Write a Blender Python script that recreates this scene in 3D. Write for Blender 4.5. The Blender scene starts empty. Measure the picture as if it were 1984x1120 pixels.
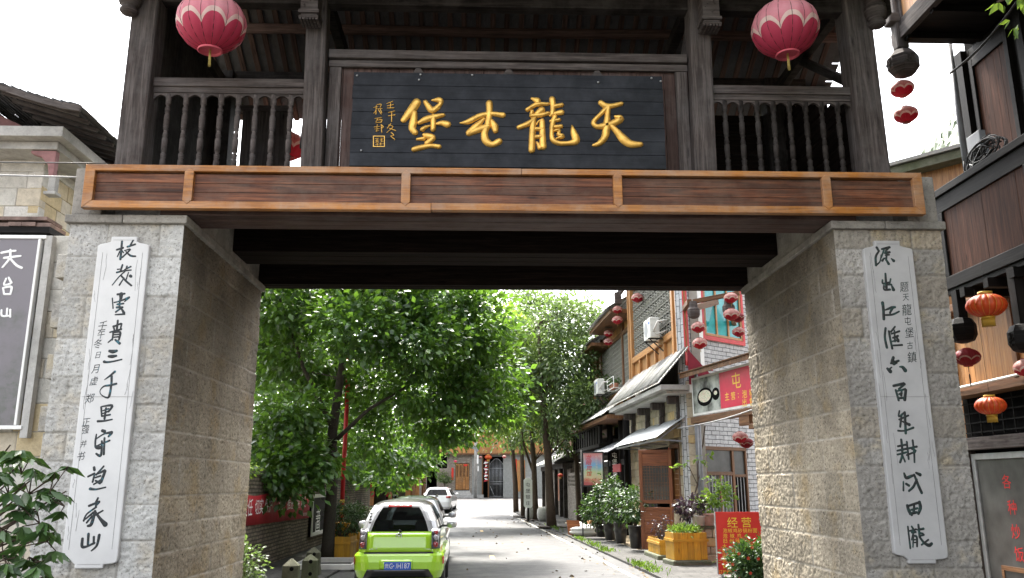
import bpy, bmesh, math, random
import numpy as np
from mathutils import Vector, Matrix

SC = bpy.context.scene
COL = SC.collection
# ------------------------------------------------------------------ camera
YAW, PITCH, ROLL, FPX = 0.0344, 0.2307, -0.0025, 1603.0
CAM = np.array([-.35, -9.742, 1.9])
_F = np.array([math.sin(YAW)*math.cos(PITCH), math.cos(YAW)*math.cos(PITCH), math.sin(PITCH)])
_R0 = np.array([math.cos(YAW), -math.sin(YAW), 0.0]); _U0 = np.cross(_R0, _F)
_R = math.cos(ROLL)*_R0 + math.sin(ROLL)*_U0
_U = -math.sin(ROLL)*_R0 + math.cos(ROLL)*_U0
cd = bpy.data.cameras.new('camera'); cam = bpy.data.objects.new('camera', cd); COL.objects.link(cam)
cd.sensor_width = 36.0; cd.lens = 36.0*FPX/1984.0; cd.clip_start = 0.05; cd.clip_end = 3000.0
cam.matrix_world = Matrix(((_R[0], _U[0], -_F[0], CAM[0]), (_R[1], _U[1], -_F[1], CAM[1]), (_R[2], _U[2], -_F[2], CAM[2]), (0, 0, 0, 1)))
SC.camera = cam
# ------------------------------------------------------------------ light
SUN_AZ, SUN_EL = math.radians(-14), math.radians(60)      # azimuth from +Y towards +X
W = bpy.data.worlds.new('World'); SC.world = W; W.use_nodes = True
wn = W.node_tree; bg = wn.nodes['Background']
sky = wn.nodes.new('ShaderNodeTexSky'); sky.sky_type = 'NISHITA'; sky.sun_disc = False
sky.sun_elevation = SUN_EL; sky.sun_rotation = SUN_AZ; sky.dust_density = 4.0; sky.air_density = 1.0; sky.ozone_density = 1.0
hs = wn.nodes.new('ShaderNodeHueSaturation'); hs.inputs['Saturation'].default_value = 0.22; hs.inputs['Value'].default_value = 1.0
wn.links.new(sky.outputs[0], hs.inputs['Color']); wn.links.new(hs.outputs[0], bg.inputs[0]); bg.inputs[1].default_value = 0.11
sd = bpy.data.lights.new('sun', 'SUN'); sd.energy = 2.0; sd.angle = math.radians(10.0); sd.color = (1.0, .95, .86)
so = bpy.data.objects.new('sun', sd); COL.objects.link(so)
so.rotation_euler = Vector((-math.sin(SUN_AZ)*math.cos(SUN_EL), -math.cos(SUN_AZ)*math.cos(SUN_EL), -math.sin(SUN_EL))).to_track_quat('-Z', 'Y').to_euler()
SC.view_settings.view_transform = 'Standard'; SC.view_settings.look = 'None'
SC.view_settings.gamma = 1.0; SC.view_settings.use_curve_mapping = False
SC.view_settings.exposure = 3.1
SC.cycles.max_bounces = 8; SC.cycles.transparent_max_bounces = 8
rnd = random.Random(7); rng = np.random.default_rng(7)

# ------------------------------------------------------------------ placing helpers (photo measurements -> metres)
def ray(u, v): return _F + _R*(u-992)/FPX - _U*(v-560)/FPX
def onY(u, v, y): d = ray(u, v); return CAM + d*(y-CAM[1])/d[1]
def onX(u, v, x): d = ray(u, v); return CAM + d*(x-CAM[0])/d[0]
def onZ(u, v, z=0.0): d = ray(u, v); return CAM + d*(z-CAM[2])/d[2]
class Plane:
    """vertical wall plane: origin, outward normal n (horizontal), u = the viewer's right"""
    def __init__(s, o, n):
        s.o = np.array([o[0], o[1], 0.0]); n = np.array([n[0], n[1], 0.0]); s.n = n/np.linalg.norm(n)
        s.u = np.cross(-s.n, [0, 0, 1])
    def pt(s, a, z, off=0.0): return s.o + s.u*a + s.n*off + np.array([0, 0, z])
    def loc(s, px, py, off=0.0):
        d = ray(px, py); t = np.dot(s.o + s.n*off - CAM, s.n)/np.dot(d, s.n)
        P = CAM + d*t; return float(np.dot(P-s.o, s.u)), float(P[2])
def gz(y):
    t = min(max((y-40)/20.0, 0), 1); return 0.75*t*t*(3-2*t)

# ------------------------------------------------------------------ mesh builder
class MB:
    def __init__(s): s.v = []; s.f = []; s.uv = []; s.sm = []; s.mi = []; s.m = 0; s.recalc = True
    def face(s, idx, uvs, smooth=False): s.f.append(idx); s.uv.append(uvs); s.sm.append(smooth); s.mi.append(s.m)
    def poly(s, pts, uvs=None, smooth=False):
        b = len(s.v); s.v += [tuple(p) for p in pts]
        s.face(list(range(b, b+len(pts))), uvs or [(0, 0)]*len(pts), smooth)
    def obox(s, c, U, V, Wv, grain=0):
        """oriented box: centre and three half vectors; grain = which axis the texture's u follows"""
        c = np.array(c, float); A = [np.array(U, float), np.array(V, float), np.array(Wv, float)]
        L = [np.linalg.norm(a) for a in A]; b = len(s.v)
        sg = [(-1, -1, -1), (1, -1, -1), (1, 1, -1), (-1, 1, -1), (-1, -1, 1), (1, -1, 1), (1, 1, 1), (-1, 1, 1)]
        for q in sg: s.v.append(tuple(c + A[0]*q[0] + A[1]*q[1] + A[2]*q[2]))
        ou, ov = rnd.uniform(0, 50), rnd.uniform(0, 50)
        for idx, ax in (((0, 3, 2, 1), (0, 1)), ((4, 5, 6, 7), (0, 1)), ((0, 1, 5, 4), (0, 2)), ((2, 3, 7, 6), (0, 2)), ((0, 4, 7, 3), (1, 2)), ((1, 2, 6, 5), (1, 2))):
            a, d = ax
            if d == grain: a, d = d, a
            elif a != grain and grain not in ax: pass
            s.face([b+i for i in idx], [(sg[i][a]*L[a]+ou, sg[i][d]*L[d]+ov) for i in idx])
    def box(s, x0, x1, y0, y1, z0, z1, grain=0):
        s.obox(((x0+x1)/2, (y0+y1)/2, (z0+z1)/2), ((x1-x0)/2, 0, 0), (0, (y1-y0)/2, 0), (0, 0, (z1-z0)/2), grain)
    def bar(s, p0, p1, w, h, up=(0, 0, 1)):
        p0 = np.array(p0, float); p1 = np.array(p1, float); d = p1-p0; L = np.linalg.norm(d); d /= L
        side = np.cross(d, up); n = np.linalg.norm(side)
        side = side/n if n > 1e-5 else np.array([1.0, 0, 0]); u2 = np.cross(side, d)
        s.obox((p0+p1)/2, d*L/2, side*w/2, u2*h/2, 0)
    def pbox(s, pl, a0, a1, z0, z1, o0, o1, grain='s'):
        s.obox(pl.pt((a0+a1)/2, (z0+z1)/2, (o0+o1)/2), pl.u*(a1-a0)/2, np.array([0, 0, (z1-z0)/2]), pl.n*(o1-o0)/2, 0 if grain == 's' else 1)
    def tube(s, pts, rad, n=8, caps=True, smooth=True):
        pts = [np.array(p, float) for p in pts]
        if not hasattr(rad, '__len__'): rad = [rad]*len(pts)
        b = len(s.v); Lc = 0; prev = None; Ls = []
        for i, p in enumerate(pts):
            t = (pts[min(i+1, len(pts)-1)] - pts[max(i-1, 0)]); t = t/(np.linalg.norm(t)+1e-9)
            if prev is None:
                a = np.cross(t, (0, 0, 1) if abs(t[2]) < .9 else (1, 0, 0))
            else: a = prev - t*np.dot(prev, t)
            a = a/(np.linalg.norm(a)+1e-9); prev = a; c = np.cross(t, a)
            if i: Lc += np.linalg.norm(p-pts[i-1])
            Ls.append(Lc)
            for k in range(n):
                th = 2*math.pi*k/n; s.v.append(tuple(p + rad[i]*(a*math.cos(th)+c*math.sin(th))))
        r0 = max(rad)
        for i in range(len(pts)-1):
            for k in range(n):
                k2 = (k+1) % n
                s.face([b+i*n+k, b+i*n+k2, b+(i+1)*n+k2, b+(i+1)*n+k], [(Ls[i], k/n*6.28*r0), (Ls[i], (k+1)/n*6.28*r0), (Ls[i+1], (k+1)/n*6.28*r0), (Ls[i+1], k/n*6.28*r0)], smooth)
        if caps:
            s.face([b+k for k in range(n)][::-1], [(0, 0)]*n); e = b+(len(pts)-1)*n
            s.face([e+k for k in range(n)], [(0, 0)]*n)
    def lathe(s, prof, c=(0, 0, 0), n=16, smooth=True, crease=0.0, nr=0, sx=1, sy=1, rot=0.0):
        """profile [(r,z)...] around z; crease/nr = lantern ribs"""
        b = len(s.v); c = np.array(c, float); m = len(prof)
        for i, (r, z) in enumerate(prof):
            for k in range(n):
                th = 2*math.pi*k/n + rot
                rr = r
                if nr: rr = r*(1-crease*abs(math.cos(th*nr/2))**3)
                s.v.append((c[0]+rr*math.cos(th)*sx, c[1]+rr*math.sin(th)*sy, c[2]+z))
        for i in range(m-1):
            for k in range(n):
                k2 = (k+1) % n
                s.face([b+i*n+k, b+i*n+k2, b+(i+1)*n+k2, b+(i+1)*n+k], [(k/n, i/(m-1)), ((k+1)/n, i/(m-1)), ((k+1)/n, (i+1)/(m-1)), (k/n, (i+1)/(m-1))], smooth)
        for i, rev in ((0, True), (m-1, False)):
            if prof[i][0] > 1e-4:
                idx = [b+i*n+k for k in range(n)]; s.face(idx[::-1] if rev else idx, [(0, 0)]*n)
    def prism(s, pts2, pl, o0, o1):
        """polygon (a,z) on a plane extruded from o0 to o1"""
        n = len(pts2); b = len(s.v)
        for o in (o0, o1): s.v += [tuple(pl.pt(a, z, o)) for a, z in pts2]
        s.face([b+n+i for i in range(n)], [pts2[i] for i in range(n)]); s.face([b+i for i in range(n)][::-1], [pts2[i] for i in range(n)][::-1])
        for i in range(n):
            j = (i+1) % n; s.face([b+i, b+j, b+n+j, b+n+i], [pts2[i], pts2[j], (pts2[j][0]+.1, pts2[j][1]), (pts2[i][0]+.1, pts2[i][1])])
    def slab(s, corners, th):
        """quad of 3D corners thickened along its normal"""
        P = [np.array(p, float) for p in corners]; nrm = np.cross(P[1]-P[0], P[3]-P[0]); nrm = nrm/np.linalg.norm(nrm)*th
        b = len(s.v); u = np.linalg.norm(P[1]-P[0]); v = np.linalg.norm(P[3]-P[0]); uv = [(0, 0), (u, 0), (u, v), (0, v)]
        s.v += [tuple(p) for p in P]; s.v += [tuple(p+nrm) for p in P]
        s.face([b, b+3, b+2, b+1], [uv[0], uv[3], uv[2], uv[1]]); s.face([b+4, b+5, b+6, b+7], uv)
        for i in range(4):
            j = (i+1) % 4; s.face([b+i, b+j, b+4+j, b+4+i], [uv[i], uv[j], (uv[j][0], uv[j][1]+th), (uv[i][0], uv[i][1]+th)])
    def add(s, o, T=None):
        b = len(s.v); s.v += [tuple(T(np.array(p))) for p in o.v] if T else o.v
        for f, uv, sm in zip(o.f, o.uv, o.sm): s.face([b+i for i in f], uv, sm)
    def build(s, name, mat, parent=None, bevel=0.0, kind=None, label=None):
        org = np.zeros(3)
        q = parent
        while q is not None: org = org + np.array(q.location); q = q.parent
        me = bpy.data.meshes.new(name)
        V = np.array(s.v, float) - org
        me.from_pydata(V.tolist(), [], s.f)
        ul = me.uv_layers.new(name='UVMap'); flat = [c for uv in s.uv for t in uv for c in t]
        ul.data.foreach_set('uv', np.array(flat, np.float32))
        me.polygons.foreach_set('use_smooth', np.array(s.sm, bool))
        if isinstance(mat, (list, tuple)):
            for m in mat: me.materials.append(m)
            me.polygons.foreach_set('material_index', np.array(s.mi, np.int32))
        else: me.materials.append(mat)
        if s.recalc:
            bm = bmesh.new(); bm.from_mesh(me); bmesh.ops.recalc_face_normals(bm, faces=bm.faces); bm.to_mesh(me); bm.free()
        me.update()
        o = bpy.data.objects.new(name, me); COL.objects.link(o); o.parent = parent
        if bevel:
            md = o.modifiers.new('bevel', 'BEVEL'); md.width = bevel; md.segments = 2; md.limit_method = 'ANGLE'; md.angle_limit = math.radians(50)
        if kind: o['kind'] = kind
        if label: o['label'] = label
        return o
def thing(name, label, cat, loc=(0, 0, 0), group=None):
    o = bpy.data.objects.new(name, None); COL.objects.link(o); o.location = Vector([float(c) for c in loc]); o.empty_display_size = .2
    o['label'] = label; o['category'] = cat
    if group: o['group'] = group
    return o
def tag(o, label, cat, group=None):
    o['label'] = label; o['category'] = cat
    if group: o['group'] = group
    return o
def copy_tree(o, parent=None):
    c = o.copy(); COL.objects.link(c)
    if parent is not None: c.parent = parent
    for ch in list(o.children): copy_tree(ch, c)
    return c
# ------------------------------------------------------------------ text and brush strokes
_TX = {}
def glyphs(txt):
    if txt not in _TX:
        cu = bpy.data.curves.new('t', 'FONT'); cu.body = txt; cu.resolution_u = 3; cu.fill_mode = 'FRONT'
        o = bpy.data.objects.new('t', cu); COL.objects.link(o); bpy.context.view_layer.update()
        me = bpy.data.meshes.new_from_object(o.evaluated_get(bpy.context.evaluated_depsgraph_get()))
        V = np.array([v.co[:] for v in me.vertices]) if len(me.vertices) else np.zeros((0, 3)); Fc = [list(p.vertices) for p in me.polygons]
        bpy.data.objects.remove(o); bpy.data.curves.remove(cu); bpy.data.meshes.remove(me); _TX[txt] = (V, Fc)
    return _TX[txt]
def ptext(mb, pl, txt, a, z, size, off, sx=1.0, slant=0.0, anchor='c', rot=0.0, th=0.0, zslope=0.0):
    """flat lettering on a wall plane; size = cap height in metres; (a,z) = its centre"""
    V, Fc = glyphs(txt)
    if not len(V): return
    mn, mx = V.min(0), V.max(0); k = size/max(mx[1]-mn[1], 1e-6); c = (mn+mx)/2; b = len(mb.v)
    for p in V:
        x = (p[0]-c[0])*k*sx; y = (p[1]-c[1])*k
        if anchor == 'l': x += (mx[0]-mn[0])/2*k*sx
        x += y*slant; y += x*zslope
        xr = x*math.cos(rot)-y*math.sin(rot); yr = x*math.sin(rot)+y*math.cos(rot)
        mb.v.append(tuple(pl.pt(a+xr, z+yr, off)))
    for f in Fc: mb.face([b+i for i in f], [(0, 0)]*len(f))
def vtext(mb, pl, txt, a, z0, z1, size, off, **kw):
    n = len(txt)
    for i, ch in enumerate(txt):
        if ch != ' ': ptext(mb, pl, ch, a, z0+(z1-z0)*(i+.5)/n, size, off, **kw)
def stroke(mb, pl, pts, off, h, k=5, flat=False):
    """brush stroke [(a,z,w)] as a low domed ribbon lying on the plane"""
    P = [np.array(p, float) for p in pts]
    if len(P) == 1: P = [P[0]-np.array([P[0][2]*.2, 0, 0]), P[0]+np.array([P[0][2]*.2, 0, 0])]
    Q = []
    for i in range(len(P)-1):                                   # Catmull-Rom
        p0, p1, p2, p3 = P[max(i-1, 0)], P[i], P[i+1], P[min(i+2, len(P)-1)]
        for j in range(k):
            t = j/k; q = .5*((2*p1)+(-p0+p2)*t+(2*p0-5*p1+4*p2-p3)*t*t+(-p0+3*p1-3*p2+p3)*t**3); Q.append(q)
    Q.append(P[-1])
    t0 = Q[1]-Q[0]; t0 = t0/(np.linalg.norm(t0[:2])+1e-9); t1 = Q[-1]-Q[-2]; t1 = t1/(np.linalg.norm(t1[:2])+1e-9)
    w0, w1 = Q[0][2], Q[-1][2]
    def end(q, t, w, e): r = q.copy(); r[:2] += t[:2]*w*.5*e; return r
    A = []
    for e, s in ((.95, .25), (.75, .66), (.4, .92)): r = end(Q[0], -t0, w0, e); r[2] = w0*s; A.append(r)
    Z = []
    for e, s in ((.4, .92), (.75, .66), (.95, .25)): r = end(Q[-1], t1, w1, e); r[2] = w1*s; Z.append(r)
    Q = A+Q+Z; b = len(mb.v); cols = (-1, -.8, -.35, .35, .8, 1); hh = (0, .55, .95, .95, .55, 0)
    for i, q in enumerate(Q):
        t = Q[min(i+1, len(Q)-1)][:2]-Q[max(i-1, 0)][:2]; t = t/(np.linalg.norm(t)+1e-9); nn_ = np.array([-t[1], t[0]])
        w = max(q[2], 1e-4)
        for c, z in zip(cols, hh):
            a = q[:2]+nn_*c*w/2; mb.v.append(tuple(pl.pt(a[0], a[1], off+(h if not flat else h)*z*min(1, w/max(w0, w1, 1e-4)))))
    m = len(cols)
    for i in range(len(Q)-1):
        for c in range(m-1):
            mb.face([b+i*m+c, b+i*m+c+1, b+(i+1)*m+c+1, b+(i+1)*m+c], [(q[0], q[1]) for q in (Q[i], Q[i], Q[i+1], Q[i+1])], True)
def strokes_px(mb, pl, data, x0, y0, sc, off, h, wk=1.0):
    """strokes measured on an enlarged crop of the photo: 'x,y,w x,y,w ; ...' -> metres on the plane"""
    for st in data.replace('\n', ' ').split(';'):
        pts = []
        for tok in st.split():
            x, y, w = [float(t) for t in tok.split(',')]
            px, py = x0+x/sc, y0+y/sc
            a, z = pl.loc(px, py, off); a2, z2 = pl.loc(px+1, py, off)
            pts.append((a, z, w/sc*abs(a2-a)*wk))
        if pts: stroke(mb, pl, pts, off, h)
# ------------------------------------------------------------------ materials
def mk(name):
    m = bpy.data.materials.new(name); m.use_nodes = True; nt = m.node_tree
    return m, nt, nt.nodes['Principled BSDF']
def nd(nt, typ, ins=None, **at):
    n = nt.nodes.new(typ)
    for k, v in at.items(): setattr(n, k, v)
    for k, v in (ins or {}).items():
        s = n.inputs[k]
        if isinstance(v, bpy.types.NodeSocket): nt.links.new(v, s)
        else: s.default_value = v
    return n
def C4(c): return (c[0], c[1], c[2], 1.0)
def uvmap(nt, sx=1, sy=1, sz=1):
    t = nd(nt, 'ShaderNodeTexCoord'); return nd(nt, 'ShaderNodeMapping', {'Vector': t.outputs['UV'], 'Scale': (sx, sy, sz)}).outputs[0]
def objco(nt, s=1): t = nd(nt, 'ShaderNodeNewGeometry'); return nd(nt, 'ShaderNodeMapping', {'Vector': t.outputs['Position'], 'Scale': (s, s, s)}).outputs[0]
def noise(nt, vec, scale, detail=4, rough=.6, dist=0.0):
    return nd(nt, 'ShaderNodeTexNoise', {'Vector': vec, 'Scale': scale, 'Detail': detail, 'Roughness': rough, 'Distortion': dist}).outputs['Fac']
def ramp(nt, fac, stops):
    r = nd(nt, 'ShaderNodeValToRGB', {'Fac': fac}); e = r.color_ramp.elements
    while len(e) < len(stops): e.new(.5)
    for el, (p, c) in zip(e, stops): el.position = p; el.color = C4(c) if hasattr(c, '__len__') else (c, c, c, 1)
    return r.outputs['Color']
def mix(nt, fac, a, b, blend='MIX'):
    n = nd(nt, 'ShaderNodeMix', data_type='RGBA', blend_type=blend); 
    for i, v in ((0, fac), (6, a), (7, b)):
        if isinstance(v, bpy.types.NodeSocket): nt.links.new(v, n.inputs[i])
        else: n.inputs[i].default_value = v if i == 0 else C4(v)
    return n.outputs[2]
def math_(nt, op, a, b=0.0):
    n = nd(nt, 'ShaderNodeMath', operation=op)
    for i, v in ((0, a), (1, b)):
        if isinstance(v, bpy.types.NodeSocket): nt.links.new(v, n.inputs[i])
        else: n.inputs[i].default_value = v
    return n.outputs[0]
def island(nt): return nd(nt, 'ShaderNodeNewGeometry').outputs['Random Per Island']
def setb(nt, b, **kw):
    for k, v in kw.items():
        k = k.replace('_', ' ')
        if isinstance(v, bpy.types.NodeSocket): nt.links.new(v, b.inputs[k])
        else: b.inputs[k].default_value = C4(v) if (k in ('Base Color', 'Coat Tint', 'Emission Color') and len(v) == 3) else v
def bump(nt, b, h, strength=.5, dist=.02):
    n = nd(nt, 'ShaderNodeBump', {'Height': h, 'Strength': strength, 'Distance': dist}); nt.links.new(n.outputs[0], b.inputs['Normal'])
def plain(name, col, rough=.6, metal=0.0, coat=0.0, var=.12, scale=6, bmp=0.0, spec=.5):
    m, nt, b = mk(name); v = objco(nt); f = noise(nt, v, scale, 5)
    d = tuple(c*(1-var*2) for c in col); l = tuple(min(1, c*(1+var)) for c in col)
    setb(nt, b, Base_Color=ramp(nt, f, [(.25, d), (.75, l)]), Roughness=rough, Metallic=metal, Coat_Weight=coat, Specular_IOR_Level=spec)
    if bmp: bump(nt, b, noise(nt, v, scale*8, 3), bmp, .01)
    return m
def stone(name, cols, pit=.6, scale=1.0, stain=(.12, .1, .075), stainamt=.5, rough=.9, moss=None, bd=.02, yellow=None, fine=30):
    m, nt, b = mk(name); v = objco(nt)
    base = ramp(nt, island(nt), [(i/(len(cols)-1), c) for i, c in enumerate(cols)])
    f1 = noise(nt, v, 1.1*scale, 5, .65); f2 = noise(nt, v, fine*scale, 6, .75); f3 = noise(nt, v, 6*scale, 5, .7)
    base = mix(nt, math_(nt, 'MULTIPLY', ramp(nt, f1, [(.45, 0.), (.72, 1.)]), stainamt), base, stain, 'MIX')
    if yellow: base = mix(nt, math_(nt, 'MULTIPLY', ramp(nt, noise(nt, v, 1.7*scale, 4, .6), [(.5, 0.), (.62, 1.)]), .7), base, yellow)
    base = mix(nt, .75, base, ramp(nt, f3, [(.2, .55), (.8, 1.25)]), 'MULTIPLY')
    pits = ramp(nt, f2, [(.3, .3), (.47, 1.)])
    base = mix(nt, pit, base, pits, 'MULTIPLY')
    if moss: base = mix(nt, math_(nt, 'MULTIPLY', ramp(nt, noise(nt, v, 2.5, 5, .7), [(.5, 0.), (.7, 1.)]), .8), base, moss)
    setb(nt, b, Base_Color=base, Roughness=rough, Specular_IOR_Level=.25)
    h = math_(nt, 'ADD', math_(nt, 'MULTIPLY', f2, .6), f3); bump(nt, b, h, .9, bd)
    return m
def roughstone(name, cols, mortar, stain, stainamt, pitcol, yellow=None, yamt=.5, soot=None):
    m, nt, b = mk(name); v = objco(nt)
    base = ramp(nt, nd(nt, 'ShaderNodeAttribute', attribute_name='tint').outputs['Fac'], [(i/(len(cols)-1), c) for i, c in enumerate(cols)])
    base = mix(nt, math_(nt, 'MULTIPLY', ramp(nt, noise(nt, v, .9, 5, .65), [(.45, 0.), (.7, 1.)]), stainamt), base, stain)
    if yellow: base = mix(nt, math_(nt, 'MULTIPLY', ramp(nt, noise(nt, v, 1.5, 4, .6), [(.52, 0.), (.66, 1.)]), yamt), base, yellow)
    base = mix(nt, .7, base, ramp(nt, noise(nt, v, 12, 7, .75), [(.25, .5), (.75, 1.3)]), 'MULTIPLY')
    sp = ramp(nt, noise(nt, v, 38, 6, .8), [(.38, .0), (.46, 1.)]); base = mix(nt, sp, pitcol, base)
    base = mix(nt, math_(nt, 'MULTIPLY', nd(nt, 'ShaderNodeAttribute', attribute_name='joint').outputs['Fac'], .8), base, mortar)
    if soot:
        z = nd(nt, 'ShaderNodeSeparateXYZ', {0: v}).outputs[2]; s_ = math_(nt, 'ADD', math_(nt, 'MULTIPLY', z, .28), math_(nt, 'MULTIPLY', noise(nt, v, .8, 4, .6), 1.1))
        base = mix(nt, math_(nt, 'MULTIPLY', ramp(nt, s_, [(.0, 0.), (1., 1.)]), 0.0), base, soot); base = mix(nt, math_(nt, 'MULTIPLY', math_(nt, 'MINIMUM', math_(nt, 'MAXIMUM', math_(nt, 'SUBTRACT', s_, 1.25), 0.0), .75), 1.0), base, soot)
    setb(nt, b, Base_Color=base, Roughness=.92, Specular_IOR_Level=.2); bump(nt, b, noise(nt, v, 60, 4, .7), .7, .008); return m
def brick(name, c1, c2, mortar, bw, bh, ms=.012, rough=.9, bd=.012, stain=.5, var=.0):
    m, nt, b = mk(name); uv = uvmap(nt); v = objco(nt)
    wob = nd(nt, 'ShaderNodeVectorMath', {0: uv, 1: mixvec(nt, v)}, operation='ADD').outputs[0]
    t = nd(nt, 'ShaderNodeTexBrick', {'Vector': wob, 'Color1': C4(c1), 'Color2': C4(c2), 'Mortar': C4(mortar), 'Scale': 1.0, 'Mortar Size': ms, 'Mortar Smooth': .2, 'Bias': 0.0, 'Brick Width': bw, 'Row Height': bh})
    t.offset = .5
    f1 = noise(nt, v, 1.3, 5, .65); f2 = noise(nt, v, 35, 5, .7); f3 = noise(nt, v, 7, 4, .6)
    c = mix(nt, stain, t.outputs['Color'], ramp(nt, f1, [(.3, .45), (.65, 1.1)]), 'MULTIPLY')
    c = mix(nt, .6, c, ramp(nt, f3, [(.3, .6), (.7, 1.3)]), 'MULTIPLY'); c = mix(nt, .5, c, ramp(nt, f2, [(.3, .5), (.6, 1.1)]), 'MULTIPLY')
    setb(nt, b, Base_Color=c, Roughness=rough, Specular_IOR_Level=.3)
    h = math_(nt, 'ADD', math_(nt, 'MULTIPLY', t.outputs['Fac'], -1.0), math_(nt, 'MULTIPLY', f2, .4)); bump(nt, b, h, .8, bd)
    return m
def mixvec(nt, v):
    n = nd(nt, 'ShaderNodeTexNoise', {'Vector': v, 'Scale': 3.0, 'Detail': 2.0}).outputs['Color']
    a = nd(nt, 'ShaderNodeVectorMath', {0: n, 1: (.5, .5, .5)}, operation='SUBTRACT').outputs[0]
    s_ = nd(nt, 'ShaderNodeVectorMath', {0: a}, operation='SCALE'); s_.inputs['Scale'].default_value = .035
    return s_.outputs[0]
def wood(name, dark, mid, light, rough=.65, coat=0.0, weather=None, wamt=.4, bd=.004, isl=.5, knots=True, gs=1.0, spec=.35):
    m, nt, b = mk(name); v = objco(nt)
    g = noise(nt, uvmap(nt, 1.2*gs, 22*gs, 1), 1.0, 5, .65, .6); g2 = noise(nt, uvmap(nt, 4*gs, 90*gs, 1), 1.0, 3, .6)
    c = ramp(nt, g, [(.28, dark), (.5, mid), (.74, light)])
    c = mix(nt, .55, c, ramp(nt, g2, [(.3, .5), (.65, 1.15)]), 'MULTIPLY')
    c = mix(nt, isl, c, ramp(nt, island(nt), [(0, .45), (1, 1.35)]), 'MULTIPLY')
    if knots:
        vo = nd(nt, 'ShaderNodeTexVoronoi', {'Vector': uvmap(nt, 1.3, 6, 1), 'Scale': 1.0, 'Randomness': 1.0})
        c = mix(nt, ramp(nt, vo.outputs['Distance'], [(.03, .85), (.12, 0.)]), c, tuple(x*.35 for x in dark))
    if weather: c = mix(nt, math_(nt, 'MULTIPLY', ramp(nt, noise(nt, v, 2.2, 6, .7), [(.42, 0.), (.68, 1.)]), wamt), c, weather)
    setb(nt, b, Base_Color=c, Roughness=rough, Coat_Weight=coat, Coat_Roughness=.3, Specular_IOR_Level=spec)
    bump(nt, b, math_(nt, 'ADD', g, math_(nt, 'MULTIPLY', g2, .7)), .6, bd)
    return m
def leafm(name, cols, rough=.38, trans=.35, tcol=(.18, .3, .03), spec=.45):
    m, nt, b = mk(name); c = ramp(nt, island(nt), [(i/(len(cols)-1), q) for i, q in enumerate(cols)])
    cl = noise(nt, objco(nt), .9, 3, .5); c = mix(nt, .7, c, ramp(nt, cl, [(.3, .5), (.7, 1.4)]), 'MULTIPLY')
    setb(nt, b, Base_Color=c, Roughness=rough, Specular_IOR_Level=spec)
    tr = nd(nt, 'ShaderNodeBsdfTranslucent', {'Color': C4(tcol)}); mx = nd(nt, 'ShaderNodeMixShader', {'Fac': trans})
    nt.links.new(b.outputs[0], mx.inputs[1]); nt.links.new(tr.outputs[0], mx.inputs[2])
    nt.links.new(mx.outputs[0], nt.nodes['Material Output'].inputs[0]); return m
def glassm(name, col=(.02, .025, .025), rough=.06, spec=.7):
    m, nt, b = mk(name); f = noise(nt, objco(nt), 3, 4)
    setb(nt, b, Base_Color=ramp(nt, f, [(.3, tuple(c*.7 for c in col)), (.7, tuple(c*1.4 for c in col))]), Roughness=rough, Specular_IOR_Level=spec); return m
def seeglass(name, tint=(.5, .55, .55), mixf=.25):
    m, nt, b = mk(name); setb(nt, b, Base_Color=(.02, .02, .02), Roughness=.03, Specular_IOR_Level=.8)
    tr = nd(nt, 'ShaderNodeBsdfTransparent', {'Color': C4(tint)}); mx = nd(nt, 'ShaderNodeMixShader', {'Fac': mixf})
    nt.links.new(tr.outputs[0], mx.inputs[1]); nt.links.new(b.outputs[0], mx.inputs[2])
    nt.links.new(mx.outputs[0], nt.nodes['Material Output'].inputs[0]); return m
def lotus(name, nrib, deep, band, pale, top, fade=.6, bw=.075):
    """printed lantern silk: deep petals below, a pale scalloped band, faded silk above"""
    m, nt, b = mk(name); t = nd(nt, 'ShaderNodeTexCoord'); sp = nd(nt, 'ShaderNodeSeparateXYZ', {0: t.outputs['UV']})
    u, v = sp.outputs[0], sp.outputs[1]
    fr = math_(nt, 'FRACT', math_(nt, 'MULTIPLY', u, nrib/2)); sn = math_(nt, 'SINE', math_(nt, 'MULTIPLY', fr, math.pi))
    hh = math_(nt, 'ADD', math_(nt, 'MULTIPLY', math_(nt, 'POWER', sn, .8), .17), .36)
    lo = math_(nt, 'SUBTRACT', hh, bw)
    above = math_(nt, 'GREATER_THAN', v, hh); below = math_(nt, 'LESS_THAN', v, lo)
    sil = ramp(nt, v, [(.3, pale), (1.0, top)])
    fd = noise(nt, objco(nt), 3.5, 4); sil = mix(nt, math_(nt, 'MULTIPLY', ramp(nt, fd, [(.4, 0.), (.75, 1.)]), fade), sil, top)
    c = mix(nt, above, band, sil); c = mix(nt, below, c, deep)
    w = noise(nt, uvmap(nt, 40, 120, 1), 1.0, 3); c = mix(nt, .25, c, ramp(nt, w, [(.3, .7), (.7, 1.15)]), 'MULTIPLY')
    setb(nt, b, Base_Color=c, Roughness=.55, Specular_IOR_Level=.3)
    tr = nd(nt, 'ShaderNodeBsdfTranslucent', {'Color': c}); mx = nd(nt, 'ShaderNodeMixShader', {'Fac': .35})
    nt.links.new(b.outputs[0], mx.inputs[1]); nt.links.new(tr.outputs[0], mx.inputs[2]); nt.links.new(mx.outputs[0], nt.nodes['Material Output'].inputs[0])
    return m
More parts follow.
